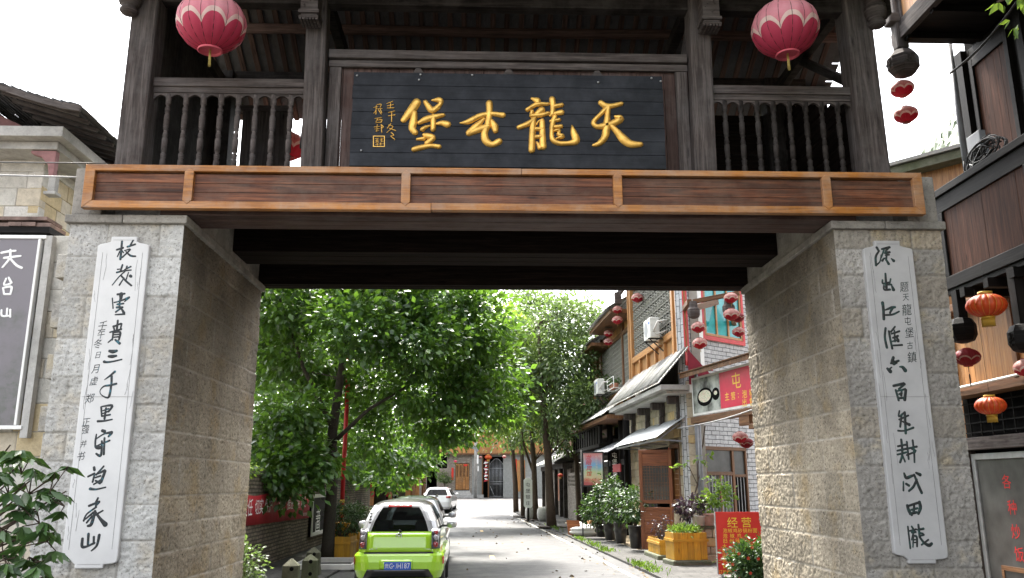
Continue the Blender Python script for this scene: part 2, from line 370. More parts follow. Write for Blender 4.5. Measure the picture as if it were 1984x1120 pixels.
def asphalt():
    m, nt, b = mk('asphalt'); v = objco(nt); f = noise(nt, v, .35, 5, .6); g = noise(nt, v, 90, 3, .7); p = noise(nt, v, 2.2, 6, .7)
    c = ramp(nt, f, [(.3, (.032, .032, .034)), (.7, (.064, .063, .062))]); c = mix(nt, .6, c, ramp(nt, g, [(.3, .6), (.7, 1.3)]), 'MULTIPLY')
    c = mix(nt, .5, c, ramp(nt, p, [(.3, .6), (.7, 1.25)]), 'MULTIPLY')
    vo = nd(nt, 'ShaderNodeTexVoronoi', {'Vector': v, 'Scale': .22, 'Randomness': 1.0}, feature='DISTANCE_TO_EDGE')
    wv = math_(nt, 'ADD', vo.outputs['Distance'], math_(nt, 'MULTIPLY', math_(nt, 'SUBTRACT', noise(nt, v, 4, 4), .5), .05))
    c = mix(nt, ramp(nt, math_(nt, 'ABSOLUTE', wv), [(.0, .7), (.006, 0.)]), c, (.035, .035, .035))
    setb(nt, b, Base_Color=c, Roughness=ramp(nt, p, [(.3, .5), (.7, .8)]), Specular_IOR_Level=.4); bump(nt, b, g, .35, .006); return m

M = {}
M['asphalt'] = asphalt()
M['ground'] = plain('earth', (.12, .105, .08), .95, scale=2, bmp=.4)
M['pavement'] = brick('pavement_slabs', (.06, .058, .055), (.08, .077, .072), (.03, .03, .028), .6, .3, .012, stain=.6)
M['tile'] = brick('beige_step_tile', (.5, .4, .27), (.46, .36, .24), (.25, .2, .15), .5, .5, .01, rough=.4, stain=.3)
M['linew'] = plain('road_paint_white', (.58, .55, .48), .8, var=.3, scale=7)
M['liney'] = plain('road_paint_yellow', (.6, .42, .2), .8, var=.3, scale=7)
M['kerb'] = stone('kerb_stone', [(.22, .21, .19), (.3, .29, .26)], moss=(.05, .07, .02))
M['pier'] = stone('pier_stone', [(.44, .43, .405), (.52, .505, .47), (.39, .375, .345), (.48, .455, .41)], pit=.7, stain=(.2, .185, .16), stainamt=.4, bd=.035, yellow=(.42, .36, .25), fine=22)
M['pier_core'] = plain('pier_mortar', (.36, .34, .30), .95, bmp=.5)
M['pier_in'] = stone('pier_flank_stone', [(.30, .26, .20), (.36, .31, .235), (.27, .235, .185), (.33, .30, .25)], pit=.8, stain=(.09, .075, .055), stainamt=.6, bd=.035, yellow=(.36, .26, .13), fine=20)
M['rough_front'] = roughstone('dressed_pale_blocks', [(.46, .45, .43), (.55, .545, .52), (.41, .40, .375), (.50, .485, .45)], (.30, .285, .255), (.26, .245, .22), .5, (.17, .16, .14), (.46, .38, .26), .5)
M['rough_front_shaded'] = roughstone('dressed_shaded_blocks', [(.31, .295, .27), (.38, .36, .33), (.27, .255, .23), (.35, .30, .23)], (.24, .225, .2), (.17, .155, .135), .6, (.11, .10, .085), (.36, .29, .17), .6)  # right pier's shade put into darker blocks, some of them browner stone
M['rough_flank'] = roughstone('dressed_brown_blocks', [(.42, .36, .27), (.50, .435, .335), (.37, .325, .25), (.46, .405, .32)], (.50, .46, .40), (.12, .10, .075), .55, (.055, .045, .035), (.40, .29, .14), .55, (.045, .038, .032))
M['capstone'] = stone('cap_stone', [(.3, .28, .25), (.38, .36, .32)], pit=.7, stain=(.08, .075, .07), stainamt=.7)
M['tablet'] = plain('dressed_grey_limestone', (.62, .615, .605), .7, var=.05, scale=3, bmp=.06)
M['tablet_shaded'] = plain('shaded_grey_limestone', (.40, .395, .39), .75, var=.08, scale=3, bmp=.06)  # darker copy of the left tablet, shade on the right put into the colour
M['crack'] = plain('tablet_crack', (.12, .115, .11), .9)
M['ink'] = None
m, nt, b = mk('carved_ink'); f = noise(nt, objco(nt), 22, 3, .5)
setb(nt, b, Base_Color=ramp(nt, f, [(.4, (.012, .014, .016)), (.58, (.014, .022, .026)), (.78, (.02, .17, .23))]), Roughness=.6); M['ink'] = m
m, nt, b = mk('carved_ink_dark'); f = noise(nt, objco(nt), 22, 3, .5)
setb(nt, b, Base_Color=ramp(nt, f, [(.45, (.012, .014, .014)), (.8, (.015, .07, .06))]), Roughness=.6); M['ink2'] = m
M['gold'] = plain('gold_leaf', (.80, .47, .10), .38, metal=.55, var=.22, scale=9, bmp=.25)
M['fascia'] = wood('fascia_boards', (.022, .010, .006), (.11, .04, .02), (.27, .10, .045), rough=.55, weather=(.17, .125, .095), wamt=.4, isl=.8, spec=.25)
M['orange'] = wood('varnished_orange_pine', (.17, .062, .014), (.38, .145, .026), (.52, .225, .05), rough=.5, coat=.12, weather=(.36, .27, .2), wamt=.6, isl=.35)
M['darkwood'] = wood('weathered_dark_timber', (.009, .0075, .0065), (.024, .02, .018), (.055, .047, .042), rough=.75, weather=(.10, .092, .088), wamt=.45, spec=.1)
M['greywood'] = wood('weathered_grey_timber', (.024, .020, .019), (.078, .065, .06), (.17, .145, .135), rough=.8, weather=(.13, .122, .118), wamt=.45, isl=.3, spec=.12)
M['brownpanel'] = wood('brown_panel_timber', (.035, .02, .016), (.075, .045, .038), (.13, .085, .072), rough=.6, weather=(.13, .11, .105), wamt=.4, isl=.4, spec=.12)
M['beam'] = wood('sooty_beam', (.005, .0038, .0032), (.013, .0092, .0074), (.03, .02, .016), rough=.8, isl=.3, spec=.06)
M['rafter'] = wood('rafter_timber', (.03, .02, .017), (.095, .062, .052), (.16, .105, .09), rough=.8, spec=.1)
M['rooftile'] = stone('grey_roof_tile', [(.045, .048, .054), (.10, .10, .105), (.07, .068, .065)], pit=.3, stainamt=.3, rough=1.0)
M['slate'] = stone('pale_slate', [(.2, .2, .19), (.4, .4, .38), (.3, .29, .27), (.5, .49, .47)], pit=.15, stain=(.12, .13, .08), stainamt=.3)
M['board'] = wood('black_lacquer_boards', (.003, .004, .007), (.006, .008, .012), (.012, .0145, .02), rough=.5, weather=(.07, .075, .088), wamt=.3, isl=.3, knots=False, spec=.2)
M['stoneblock'] = stone('buff_stone_blocks', [(.48, .42, .31), (.40, .35, .26), (.54, .48, .37), (.54, .40, .2)], pit=.35, stainamt=.35)
M['paleblock'] = stone('pale_stone_blocks', [(.60, .58, .53), (.54, .52, .47), (.66, .64, .6), (.58, .46, .26), (.6, .57, .52)], pit=.35, stainamt=.3)
M['concrete'] = stone('pale_concrete', [(.4, .39, .37), (.46, .45, .43)], pit=.4, stain=(.14, .14, .12), stainamt=.5, bd=.006)
M['greybrick'] = brick('grey_tile_brick', (.46, .47, .48), (.52, .53, .54), (.09, .095, .10), .36, .12, .0105, stain=.25, bd=.006)
M['oldbrick'] = brick('old_brick', (.17, .145, .125), (.27, .24, .2), (.1, .09, .08), .24, .075, .012, stain=.5)
M['farbrick'] = brick('far_brick', (.26, .22, .18), (.36, .32, .27), (.2, .17, .14), .26, .085, .012, stain=.4)
M['wallbrick'] = brick('street_wall_brick', (.15, .12, .09), (.25, .205, .155), (.07, .06, .045), .27, .085, .016, stain=.7)
M['honey'] = wood('honey_timber', (.22, .09, .026), (.40, .185, .058), (.54, .28, .10), rough=.5, coat=.1, weather=(.24, .16, .10), wamt=.3)
M['honeydark'] = wood('aged_honey_timber', (.07, .03, .012), (.15, .07, .03), (.24, .12, .055), rough=.6)
M['redwood'] = wood('red_brown_varnish', (.12, .036, .014), (.25, .08, .028), (.36, .14, .05), rough=.45, coat=.15, isl=.3)
M['panelwood'] = wood('dark_varnished_panel', (.020, .009, .006), (.060, .024, .014), (.13, .056, .034), rough=.6, coat=0.0, isl=.4, spec=.08)
M['blackwood'] = wood('black_stained_timber', (.003, .0025, .0025), (.007, .006, .0055), (.018, .0155, .014), rough=.6, isl=.3, spec=.12)
M['lattice'] = plain('grey_green_lattice', (.24, .235, .2), .7)
M['void'] = plain('dark_interior', (.006, .006, .006), .95, spec=.05)
M['redpaint'] = plain('red_paint', (.50, .016, .018), .5, var=.15)
M['redcloth'] = plain('red_banner_cloth', (.36, .012, .02), .6, var=.12, bmp=.1)
M['redpaper'] = plain('red_paper', (.6, .03, .015), .7)
M['signred'] = plain('sign_red', (.62, .02, .015), .45, var=.05)
M['signpink'] = plain('sign_crimson', (.58, .01, .06), .35, var=.08)
M['yellowtxt'] = plain('yellow_lettering', (.85, .6, .05), .5, var=.05)
M['white'] = plain('white_paint', (.75, .75, .73), .5, var=.06)
M['whitetxt'] = plain('white_lettering', (.8, .8, .78), .6, var=.05)
M['offwhite'] = plain('aged_white_plaster', (.6, .59, .56), .8, var=.1, scale=3)
M['maroon'] = plain('maroon_render', (.22, .012, .03), .7)
M['oldpink'] = plain('faded_pink_paint', (.30, .15, .15), .8, var=.2)
M['copingtile'] = plain('dull_red_tile', (.2, .135, .115), .85, var=.35)
M['yellowwood'] = wood('yellow_painted_slats', (.38, .19, .012), (.52, .27, .018), (.6, .34, .03), rough=.6, weather=(.2, .13, .05), wamt=.4, isl=.25)
M['grass'] = leafm('grass_blades', [(.06, .12, .02), (.13, .22, .04)])
M['leaf_cam'] = leafm('glossy_tree_leaf', [(.022, .055, .015), (.036, .088, .022), (.055, .125, .028), (.09, .175, .038)], rough=.3, trans=.34, tcol=(.17, .33, .03), spec=.55)
M['leaf_bright'] = leafm('sunlit_tree_leaf', [(.05, .11, .02), (.09, .18, .03), (.14, .25, .04)], rough=.4, trans=.45, tcol=(.28, .42, .05))
M['leaf_fine'] = leafm('street_tree_leaf', [(.035, .06, .025), (.06, .1, .035), (.1, .15, .05), (.14, .19, .08)], rough=.4, trans=.35, tcol=(.18, .28, .06))
M['leaf_dark'] = leafm('dark_shrub_leaf', [(.018, .042, .015), (.03, .068, .022), (.052, .105, .03)], rough=.5, trans=.2, tcol=(.08, .16, .02))
M['leaf_big'] = leafm('palmate_leaf', [(.03, .068, .022), (.05, .105, .03), (.085, .155, .045)], rough=.3, trans=.2, tcol=(.1, .2, .03))
M['leaf_purple'] = leafm('purple_leaf', [(.03, .02, .03), (.05, .03, .045), (.07, .08, .05)], trans=.15, tcol=(.1, .05, .08))
M['bark'] = stone('bark', [(.035, .03, .024), (.055, .046, .036)], pit=.8, scale=1.6, stainamt=.3, stain=(.04, .05, .03), bd=.02)
M['barkbrown'] = stone('brown_bark', [(.06, .042, .03), (.085, .06, .042)], pit=.8, scale=1.6, stainamt=.3, bd=.02)
M['hill'] = leafm('hill_woodland', [(.05, .075, .035), (.08, .11, .05)], trans=.1)
M['green_car'] = plain('lime_car_paint', (.34, .62, .02), .25, coat=1.0, var=.02)
M['silver'] = plain('silver_car_paint', (.52, .53, .54), .28, metal=.5, coat=1.0, var=.03)
M['white_car'] = plain('white_car_paint', (.72, .73, .74), .3, coat=1.0, var=.03)
M['blackcar'] = plain('black_trim', (.012, .012, .013), .3, coat=.4, var=.1)
M['carglass'] = glassm('tinted_glass', (.012, .016, .016), .04, .9)
M['carsee'] = seeglass('rear_window_glass', (.30, .34, .33), .22)
M['seat'] = plain('grey_seat_cloth', (.16, .165, .16), .8)
M['tyre'] = plain('tyre_rubber', (.018, .018, .018), .8, bmp=.2)
M['chrome'] = plain('chrome', (.7, .7, .7), .15, metal=1.0, var=.05)
M['lampred'] = plain('red_lamp_lens', (.30, .006, .012), .12, coat=1.0, var=.15)
M['brakered'] = plain('red_brake_lens', (.5, .012, .01), .2, coat=1.0, var=.1)
M['lamphouse'] = plain('smoked_lamp_housing', (.05, .048, .055), .12, coat=1.0, var=.2)
M['lampclear'] = plain('clear_lamp_lens', (.35, .34, .36), .1, coat=1.0, var=.25, scale=20)
M['plateblue'] = plain('plate_blue', (.02, .09, .45), .4, var=.05)
M['metal'] = plain('galvanised_metal', (.4, .41, .42), .45, metal=.6)
M['greypipe'] = plain('grey_pvc_pipe', (.22, .23, .25), .5)
M['acwhite'] = plain('air_conditioner_casing', (.6, .61, .58), .5, var=.08)
M['cable'] = plain('black_cable', (.02, .02, .02), .6)
M['palecable'] = plain('grey_cable', (.35, .35, .35), .6)
M['pot'] = plain('terracotta', (.42, .2, .13), .8)
M['blackpot'] = plain('dark_glazed_pot', (.02, .018, .018), .35)
M['pinkpot'] = plain('pale_pink_pot', (.55, .36, .32), .7)
M['moss'] = stone('mossy_concrete', [(.12, .125, .09), (.16, .16, .12)], pit=.5, stain=(.05, .065, .025), stainamt=.8, moss=(.06, .08, .025))
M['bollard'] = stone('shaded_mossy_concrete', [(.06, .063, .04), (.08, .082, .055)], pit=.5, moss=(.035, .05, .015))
M['soil'] = plain('soil', (.05, .038, .028), .95, bmp=.5)
M['glasswin'] = glassm('window_glass', (.03, .035, .035), .08, .6)
M['frosted'] = glassm('grey_frosted_glass', (.06, .06, .058), .3, .35)
M['teal'] = plain('teal_curtain', (.02, .35, .36), .6, var=.2, scale=3)
M['tealglass'] = glassm('teal_reflecting_glass', (.02, .26, .28), .1, .6)
M['lotus_big'] = lotus('faded_lotus_lantern', 16, (.52, .055, .11), (.75, .56, .5), (.66, .15, .22), (.74, .40, .42), .7)
M['lotus_small'] = lotus('red_lotus_lantern', 12, (.38, .012, .03), (.66, .52, .45), (.42, .06, .07), (.6, .42, .36), .7, .11)
M['lotus_dark'] = lotus('dark_red_lotus_lantern', 12, (.22, .01, .018), (.4, .3, .24), (.2, .012, .02), (.26, .03, .035), .3)
m, nt, b = mk('orange_lantern_silk'); t = nd(nt, 'ShaderNodeTexCoord'); sp = nd(nt, 'ShaderNodeSeparateXYZ', {0: t.outputs['UV']})
c = ramp(nt, sp.outputs[1], [(0, (.42, .045, .01)), (.5, (.62, .10, .02)), (1, (.5, .05, .012))]); setb(nt, b, Base_Color=c, Roughness=.45, Specular_IOR_Level=.5)
tr = nd(nt, 'ShaderNodeBsdfTranslucent', {'Color': c}); mx = nd(nt, 'ShaderNodeMixShader', {'Fac': .3}); nt.links.new(b.outputs[0], mx.inputs[1]); nt.links.new(tr.outputs[0], mx.inputs[2]); nt.links.new(mx.outputs[0], nt.nodes['Material Output'].inputs[0]); M['orange_silk'] = m
M['redsilk'] = plain('red_lantern_silk', (.6, .03, .02), .5)
M['pinksilk'] = plain('magenta_lantern_silk', (.65, .03, .12), .5)
M['goldtrim'] = plain('gold_trim', (.6, .36, .05), .4, metal=.3)
M['tassel'] = plain('yellow_tassel', (.55, .42, .12), .8, var=.25, scale=30)
M['darktassel'] = plain('brown_tassel', (.08, .05, .03), .8)
M['rim'] = plain('pink_lantern_rim', (.6, .1, .14), .6)
M['rimred'] = plain('red_lantern_rim', (.35, .02, .025), .6)
# ================================================================== SETTING
def sheet(name, left, right, ys, mat, dz, nx=1):
    mb = MB(); n = len(ys)
    for y in ys:
        for i in range(nx+1):
            x = left(y)+(right(y)-left(y))*i/nx; mb.v.append((x, y, gz(y)+dz))
    for j in range(n-1):
        for i in range(nx):
            a = j*(nx+1)+i; idx = [a, a+1, a+nx+2, a+nx+1]; mb.face(idx, [(mb.v[k][0], mb.v[k][1]) for k in idx])
    o = mb.build(name, mat); o['kind'] = 'structure'; return o
YS = [-400, -60, -12] + list(range(-8, 70, 2)) + [80, 120, 400]
sheet('ground', lambda y: -400, lambda y: 400, YS, M['ground'], -.012)
def roadR(y):                                    # right edge of the carriageway; it swings right at the far end
    y = max(y, -30)
    if y < 46: return 3.35 - .035*(y-4) - .0004*max(y-20, 0)**2
    return roadR(45.99) + ((y-46)/8)**2*9
def roadL(y): return -3.55 if y < 26 else (-3.55 - .03*(y-26)**1.3)
ys = [-60, -30, -12] + list(range(-8, 46, 2)) + [46, 48, 50, 52, 54, 56, 58, 60, 61.3]
sheet('road', lambda y: roadL(y) if y > 3 else -9, lambda y: min(roadR(y), 60) if y > 3 else 6.4, ys, M['asphalt'], 0.0, 3)
mb = MB()                                        # pavement on the right, with its step down to the road
ys2 = list(range(4, 48, 2))
for i, y in enumerate(ys2):
    x = roadR(y)+.0
    for (xx, z) in ((x, .003), (x, .055), (x+7.5, .06)): mb.v.append((xx, y, gz(y)+z))
for i in range(len(ys2)-1):
    for k in range(2):
        a = i*3+k; idx = [a, a+1, a+4, a+3]; mb.face(idx, [(mb.v[q][0], mb.v[q][1]) for q in idx])
mb.build('pavement', M['pavement'])['kind'] = 'structure'
mb = MB(); ys3 = [-30]+list(range(-8, 30, 2)); w = 1.85
for y in ys3:
    for (xx, z) in ((-3.55-w, .055), (-3.55, .05), (-3.55, .003)): mb.v.append((xx if y > 3 else xx-.0, y, z))
for i in range(len(ys3)-1):
    if ys3[i] < 3: continue
    for k in range(2):
        a = i*3+k; idx = [a, a+1, a+4, a+3]; mb.face(idx, [(mb.v[q][0], mb.v[q][1]) for q in idx])
mb.build('left_pavement', M['pavement'])['kind'] = 'structure'
# painted lines
mb = MB(); n = 0
for y in [5]+list(range(6, 47, 2)):
    xr = roadR(y) - .42 - max(0, (y-40))*.02
    mb.v += [(xr-.055, y, gz(y)+.004), (xr+.055, y, gz(y)+.004)]; n += 1
for i in range(n-1): mb.face([2*i, 2*i+1, 2*i+3, 2*i+2], [(0, 0)]*4)
mb.build('road_marking', M['linew'])['kind'] = 'structure'
mb = MB()
for (u, v) in ((955, 1080), (944, 1052), (934, 1029), (927, 1012), (921, 1001)):
    P = onZ(u, v); L = 1.1; mb.poly([(P[0]-.06, P[1]-L/2, gz(P[1])+.004), (P[0]+.06, P[1]-L/2, gz(P[1])+.004), (P[0]+.03, P[1]+L/2, gz(P[1])+.004), (P[0]-.09, P[1]+L/2, gz(P[1])+.004)])
mb.poly([(1.2, 53.0, gz(53)+.006), (1.35, 53.0, gz(53)+.006), (.9, 56, gz(56)+.006), (.75, 56, gz(56)+.006)])
mb.build('road_marking', M['liney'])['kind'] = 'structure'
# wooded hill beyond the houses
N_ = 250; mb = MB()
for j in range(N_):
    for i in range(N_):
        a, b_ = i/(N_-1)*2-1, j/(N_-1)*2-1
        r = math.hypot(a, b_); h = max(0, 1-r*r)**1.1*205*(.85+.25*math.sin(5*a+1)*math.sin(4*b_+2)) + (rnd.uniform(-1.2, 2.2) if r < .97 else -3)
        mb.v.append((255+a*190+rnd.uniform(-.5, .5), 330+b_*200+rnd.uniform(-.5, .5), h-.5))
for j in range(N_-1):
    for i in range(N_-1):
        q = j*N_+i; mb.face([q, q+1, q+N_+1, q+N_], [(0, 0)]*4)
mb.build('hill', M['hill'])['kind'] = 'structure'

# ================================================================== THE GATEHOUSE
G = Plane((0, 0), (0, -1))
gate = thing('gatehouse', 'timber pavilion gate on two rough stone piers spanning the road', 'gate', (0, 1.75, 0))
def masonry(mb, x0, x1, y0, y1, z0, z1, ch=.40, bl=1.0, gap=.005, jit=.005, nx=2):
    z = z0; k = 0
    while z < z1-.05:
        h = min(ch*rnd.uniform(.85, 1.12), z1-z)
        if z1-z-h < .12: h = z1-z
        y = y0; first = True
        while y < y1-1e-4:
            L = bl*rnd.uniform(.7, 1.35) if not first else (.22 if k % 2 else .34); first = False
            L = min(L, y1-y)
            if y1-y-L < .2: L = y1-y
            cuts = [x0] + sorted(rnd.uniform(.3, .7)*(x1-x0)+x0 for _ in range(nx-1)) + [x1]
            for a, b in zip(cuts, cuts[1:]):
                j = lambda: rnd.uniform(-jit, jit)
                mb.m = 0 if y < y0+.05 else 1
                mb.box(a+gap/2+(j() if a == x0 else 0), b-gap/2+(j() if b == x1 else 0), y+gap/2+(j() if y == y0 else 0), y+L-gap/2, z+gap/2, z+h-gap/2)
            y += L
        z += h; k += 1
def vnoise(x, y, seed):
    def h(i, j):
        n = (i*374761393 + j*668265263 + seed*974711) & 0xffffffff; n = ((n ^ (n >> 13))*1274126177) & 0xffffffff; return ((n ^ (n >> 16)) & 0xffff)/65535.0
    xi, yi = np.floor(x).astype(np.int64), np.floor(y).astype(np.int64); fx, fy = x-xi, y-yi; fx = fx*fx*(3-2*fx); fy = fy*fy*(3-2*fy)
    return (h(xi, yi)*(1-fx)+h(xi+1, yi)*fx)*(1-fy)+(h(xi, yi+1)*(1-fx)+h(xi+1, yi+1)*fx)*fy
def rough_face(name, pl, a0, a1, mat, parent, ch, bl, z0=-.02, z1=4.97, st=.015, edge=0):
    """hand-dressed block face as real relief: rounded joints, tool pits, uneven blocks"""
    na, nz_ = int((a1-a0)/st)+1, int((z1-z0)/st)+1
    A_, Z_ = np.meshgrid(np.linspace(a0, a1, na), np.linspace(z0, z1, nz_)); D = np.full(A_.shape, 9.0); off = np.zeros(A_.shape); tint = np.zeros(A_.shape)
    z = z0; k = 0
    wob = (vnoise(A_*6, Z_*6, 5+edge)-.5)*.012
    while z < z1-.02:
        h = min(ch*rnd.uniform(.7, 1.2), z1-z); 
        if z1-z-h < .15: h = z1-z
        a = a0; first = True
        while a < a1-1e-3:
            Lb = min(bl*rnd.uniform(.55, 1.3)*(.5 if first and k % 2 else 1), a1-a); first = False
            if a1-a-Lb < .2: Lb = a1-a
            m_ = (A_ >= a-1e-6) & (A_ <= a+Lb+1e-6) & (Z_ >= z-1e-6) & (Z_ <= z+h+1e-6)
            d = np.minimum(np.minimum(A_-a if a > a0+1e-3 else 9, a+Lb-A_ if a+Lb < a1-1e-3 else 9), np.minimum(Z_-z if z > z0+1e-3 else 9, z+h-Z_ if z+h < z1-1e-3 else 9))
            D = np.where(m_, np.minimum(D, d+wob), D); off = np.where(m_, rnd.uniform(-.006, .006), off); tint = np.where(m_, rnd.random(), tint)
            a += Lb
        z += h; k += 1
    x, y = A_, Z_; s_ = edge*31
    n = (vnoise(x*9, y*9, 1+s_)-.5)*.005 + (vnoise(x*21, y*21, 2+s_)-.5)*.006 + (vnoise(x*52, y*52, 3+s_)-.5)*.011
    pit = np.clip(.30-vnoise(x*24+3, y*24, 4+s_), 0, 1)*.045 + np.clip(.34-vnoise(x*48, y*48+7, 6+s_), 0, 1)*.045
    H = off + n - pit - .016*np.exp(-(np.clip(D, 0, 9)/.010)**2)
    e = {0: a1-A_, 1: A_-a0, 2: A_-a0, 3: a1-A_}[edge]              # smooth drafted margin along the arris
    H = H*np.clip(e/.05, 0, 1)
    V = (pl.o[None, None]+pl.u[None, None]*A_[..., None]+pl.n[None, None]*H[..., None]); V[..., 2] += Z_
    org = np.zeros(3); q = parent
    while q is not None: org = org+np.array(q.location); q = q.parent
    me = bpy.data.meshes.new(name); me.vertices.add(na*nz_); me.vertices.foreach_set('co', (V.reshape(-1, 3)-org).astype(np.float32).ravel())
    i = (np.arange(nz_-1)[:, None]*na+np.arange(na-1)[None]).ravel(); F = np.stack([i, i+1, i+na+1, i+na], 1).ravel()
    me.loops.add(len(F)); me.loops.foreach_set('vertex_index', F.astype(np.int32)); me.polygons.add(len(i)); me.polygons.foreach_set('loop_start', np.arange(len(i), dtype=np.int32)*4)
    at_ = me.attributes.new('tint', 'FLOAT', 'POINT'); at_.data.foreach_set('value', tint.ravel().astype(np.float32))
    at_ = me.attributes.new('joint', 'FLOAT', 'POINT'); at_.data.foreach_set('value', np.exp(-(np.clip(D, 0, 9)/.010)**2).ravel().astype(np.float32))
    me.materials.append(mat); me.update(calc_edges=True); me.polygons.foreach_set('use_smooth', np.ones(len(i), bool)); me.validate()
    o = bpy.data.objects.new(name, me); COL.objects.link(o); o.parent = parent; return o
for sgn in (-1, 1):
    a, b = (-5.36, -4.0) if sgn < 0 else (4.0, 5.36)
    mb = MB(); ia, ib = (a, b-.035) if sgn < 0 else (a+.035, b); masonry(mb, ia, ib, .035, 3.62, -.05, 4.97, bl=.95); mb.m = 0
    if sgn < 0:                                            # toothed stones left standing proud on the outer side
        z = .05
        for k in range(16):
            if k % 2 == 0: mb.box(-5.36-rnd.uniform(.12, .24), -5.365, .10, .55, z+.005, z+.295)
            else: mb.box(-5.36-rnd.uniform(.02, .08), -5.365, .12, .55, z+.005, z+.295)
            z += .305
    mb2 = MB(); mb2.box(a+.06, b-.06, .06, 3.6, 0, 4.96)
    p = mb.build('pier', [M['pier'], M['pier_in']], gate, bevel=.009); mb2.build('mortar', M['pier_core'], p)
    rough_face('front_masonry', Plane(((a, 0) if True else 0), (0, -1)), 0, b-a, M['rough_front' if sgn < 0 else 'rough_front_shaded'], p, .42, .7, edge=(0 if sgn < 0 else 1))
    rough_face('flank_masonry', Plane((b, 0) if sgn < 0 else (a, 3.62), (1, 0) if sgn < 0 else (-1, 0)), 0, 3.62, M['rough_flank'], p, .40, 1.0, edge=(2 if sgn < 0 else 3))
    mb = MB(); 
    xs = [a-.05, a+(b-a)*.47, b+.05]
    for q in range(2): mb.box(xs[q]+.003, xs[q+1]-.003, -.06, 3.66, 4.973, 5.075)
    mb.build('capital', M['capstone'], gate, bevel=.012)
    mb = MB()
    xa, xb = (-5.36, -5.0) if sgn < 0 else (4.95, 5.34)
    mb.box(xa, xb, -.02, 1.6, 5.08, 5.68); mb.box(xa, xb, 1.61, 3.62, 5.08, 5.68); mb.box(min(xa, xb, key=abs)*.9 if False else (-4.99 if sgn < 0 else 4.02), (-4.02 if sgn < 0 else 4.94), .3, 3.6, 5.08, 5.55)
    mb.build('impost_stone', M['capstone'], gate, bevel=.015)

# couplet tablets let into the piers
def tablet(a0, a1, z0, z1, name_sub):
    c = .075; n = 5
    def corner(cx, cz, sa, sz):        # notched, concave corner
        pts = []
        for i in range(n+1):
            t = i/n*math.pi/2; pts.append((cx+sa*(c - c*math.sin(t))*1.0 - sa*0, cz+sz*(c*(1-math.cos(t)))))
        return pts
    P = []
    P += [(a0+2*c, z0), (a1-2*c, z0), (a1-2*c, z0+c*.55)] + [(a1-2*c+c*2*math.sin(i/n*math.pi/2), z0+c*.55+c*.5*(1-math.cos(i/n*math.pi/2))+.0) for i in range(1, n)] + [(a1, z0+c*1.6)]
    P += [(a1, z1-c*1.6)] + [(a1-2*c+c*2*math.cos(i/n*math.pi/2), z1-c*1.6+c*.55*math.sin(i/n*math.pi/2)) for i in range(1, n)] + [(a1-2*c, z1-c*.85), (a1-2*c, z1), (a0+2*c, z1), (a0+2*c, z1-c*.85)]
    P += [(a0+2*c-c*2*math.sin(i/n*math.pi/2), z1-c*1.6+c*.55*math.cos(i/n*math.pi/2)) for i in range(1, n)] + [(a0, z1-c*1.6), (a0, z0+c*1.6)]
    P += [(a0+2*c-c*2*math.cos(i/n*math.pi/2), z0+c*1.6-c*.55*math.sin(i/n*math.pi/2)) for i in range(1, n)] + [(a0+2*c, z0+c*.55)]
    mb = MB(); mb.prism(P, G, -.03, .055); t = mb.build('couplet_tablet', M['tablet' if a0 < 0 else 'tablet_shaded'], gate, bevel=.012)
    mb = MB(); e = .07                                   # incised border and the joint at mid height
    f = lambda p0, p1, w=.004: mb.bar(G.pt(p0[0], p0[1], .0555), G.pt(p1[0], p1[1], .0555), w, .002, up=(0, 0, 1) if p0[1] == p1[1] else (1, 0, 0))
    for x in (a0+e, a1-e): f((x, z0+.2), (x, z1-.2))
    for z in (z0+.045, z1-.045): f((a0+2.4*c, z), (a1-2.4*c, z))
    f((a0+.02, (z0+z1)/2-.02), (a1-.02, (z0+z1)/2-.02), .006)
    for k in range(16):
        x = rnd.choice([a0+rnd.uniform(.02, .16), a1-rnd.uniform(.02, .12)]); z = rnd.uniform(z0+.3, z1-.4); l = rnd.uniform(.08, .4); q = (x, z)
        for s_ in range(4):
            q2 = (q[0]+rnd.uniform(-.012, .012), q[1]+l/4); mb.bar(G.pt(*q, .0553), G.pt(*q2, .0553), rnd.uniform(.002, .006), .0015, up=(1, 0, 0)); q = q2
    mb.build('groove', M['crack'], t)
    return t
tabL = tablet(-4.98, -4.37, 1.0, 4.80, ''); tabR = tablet(4.33, 4.95, 1.0, 4.82, '')
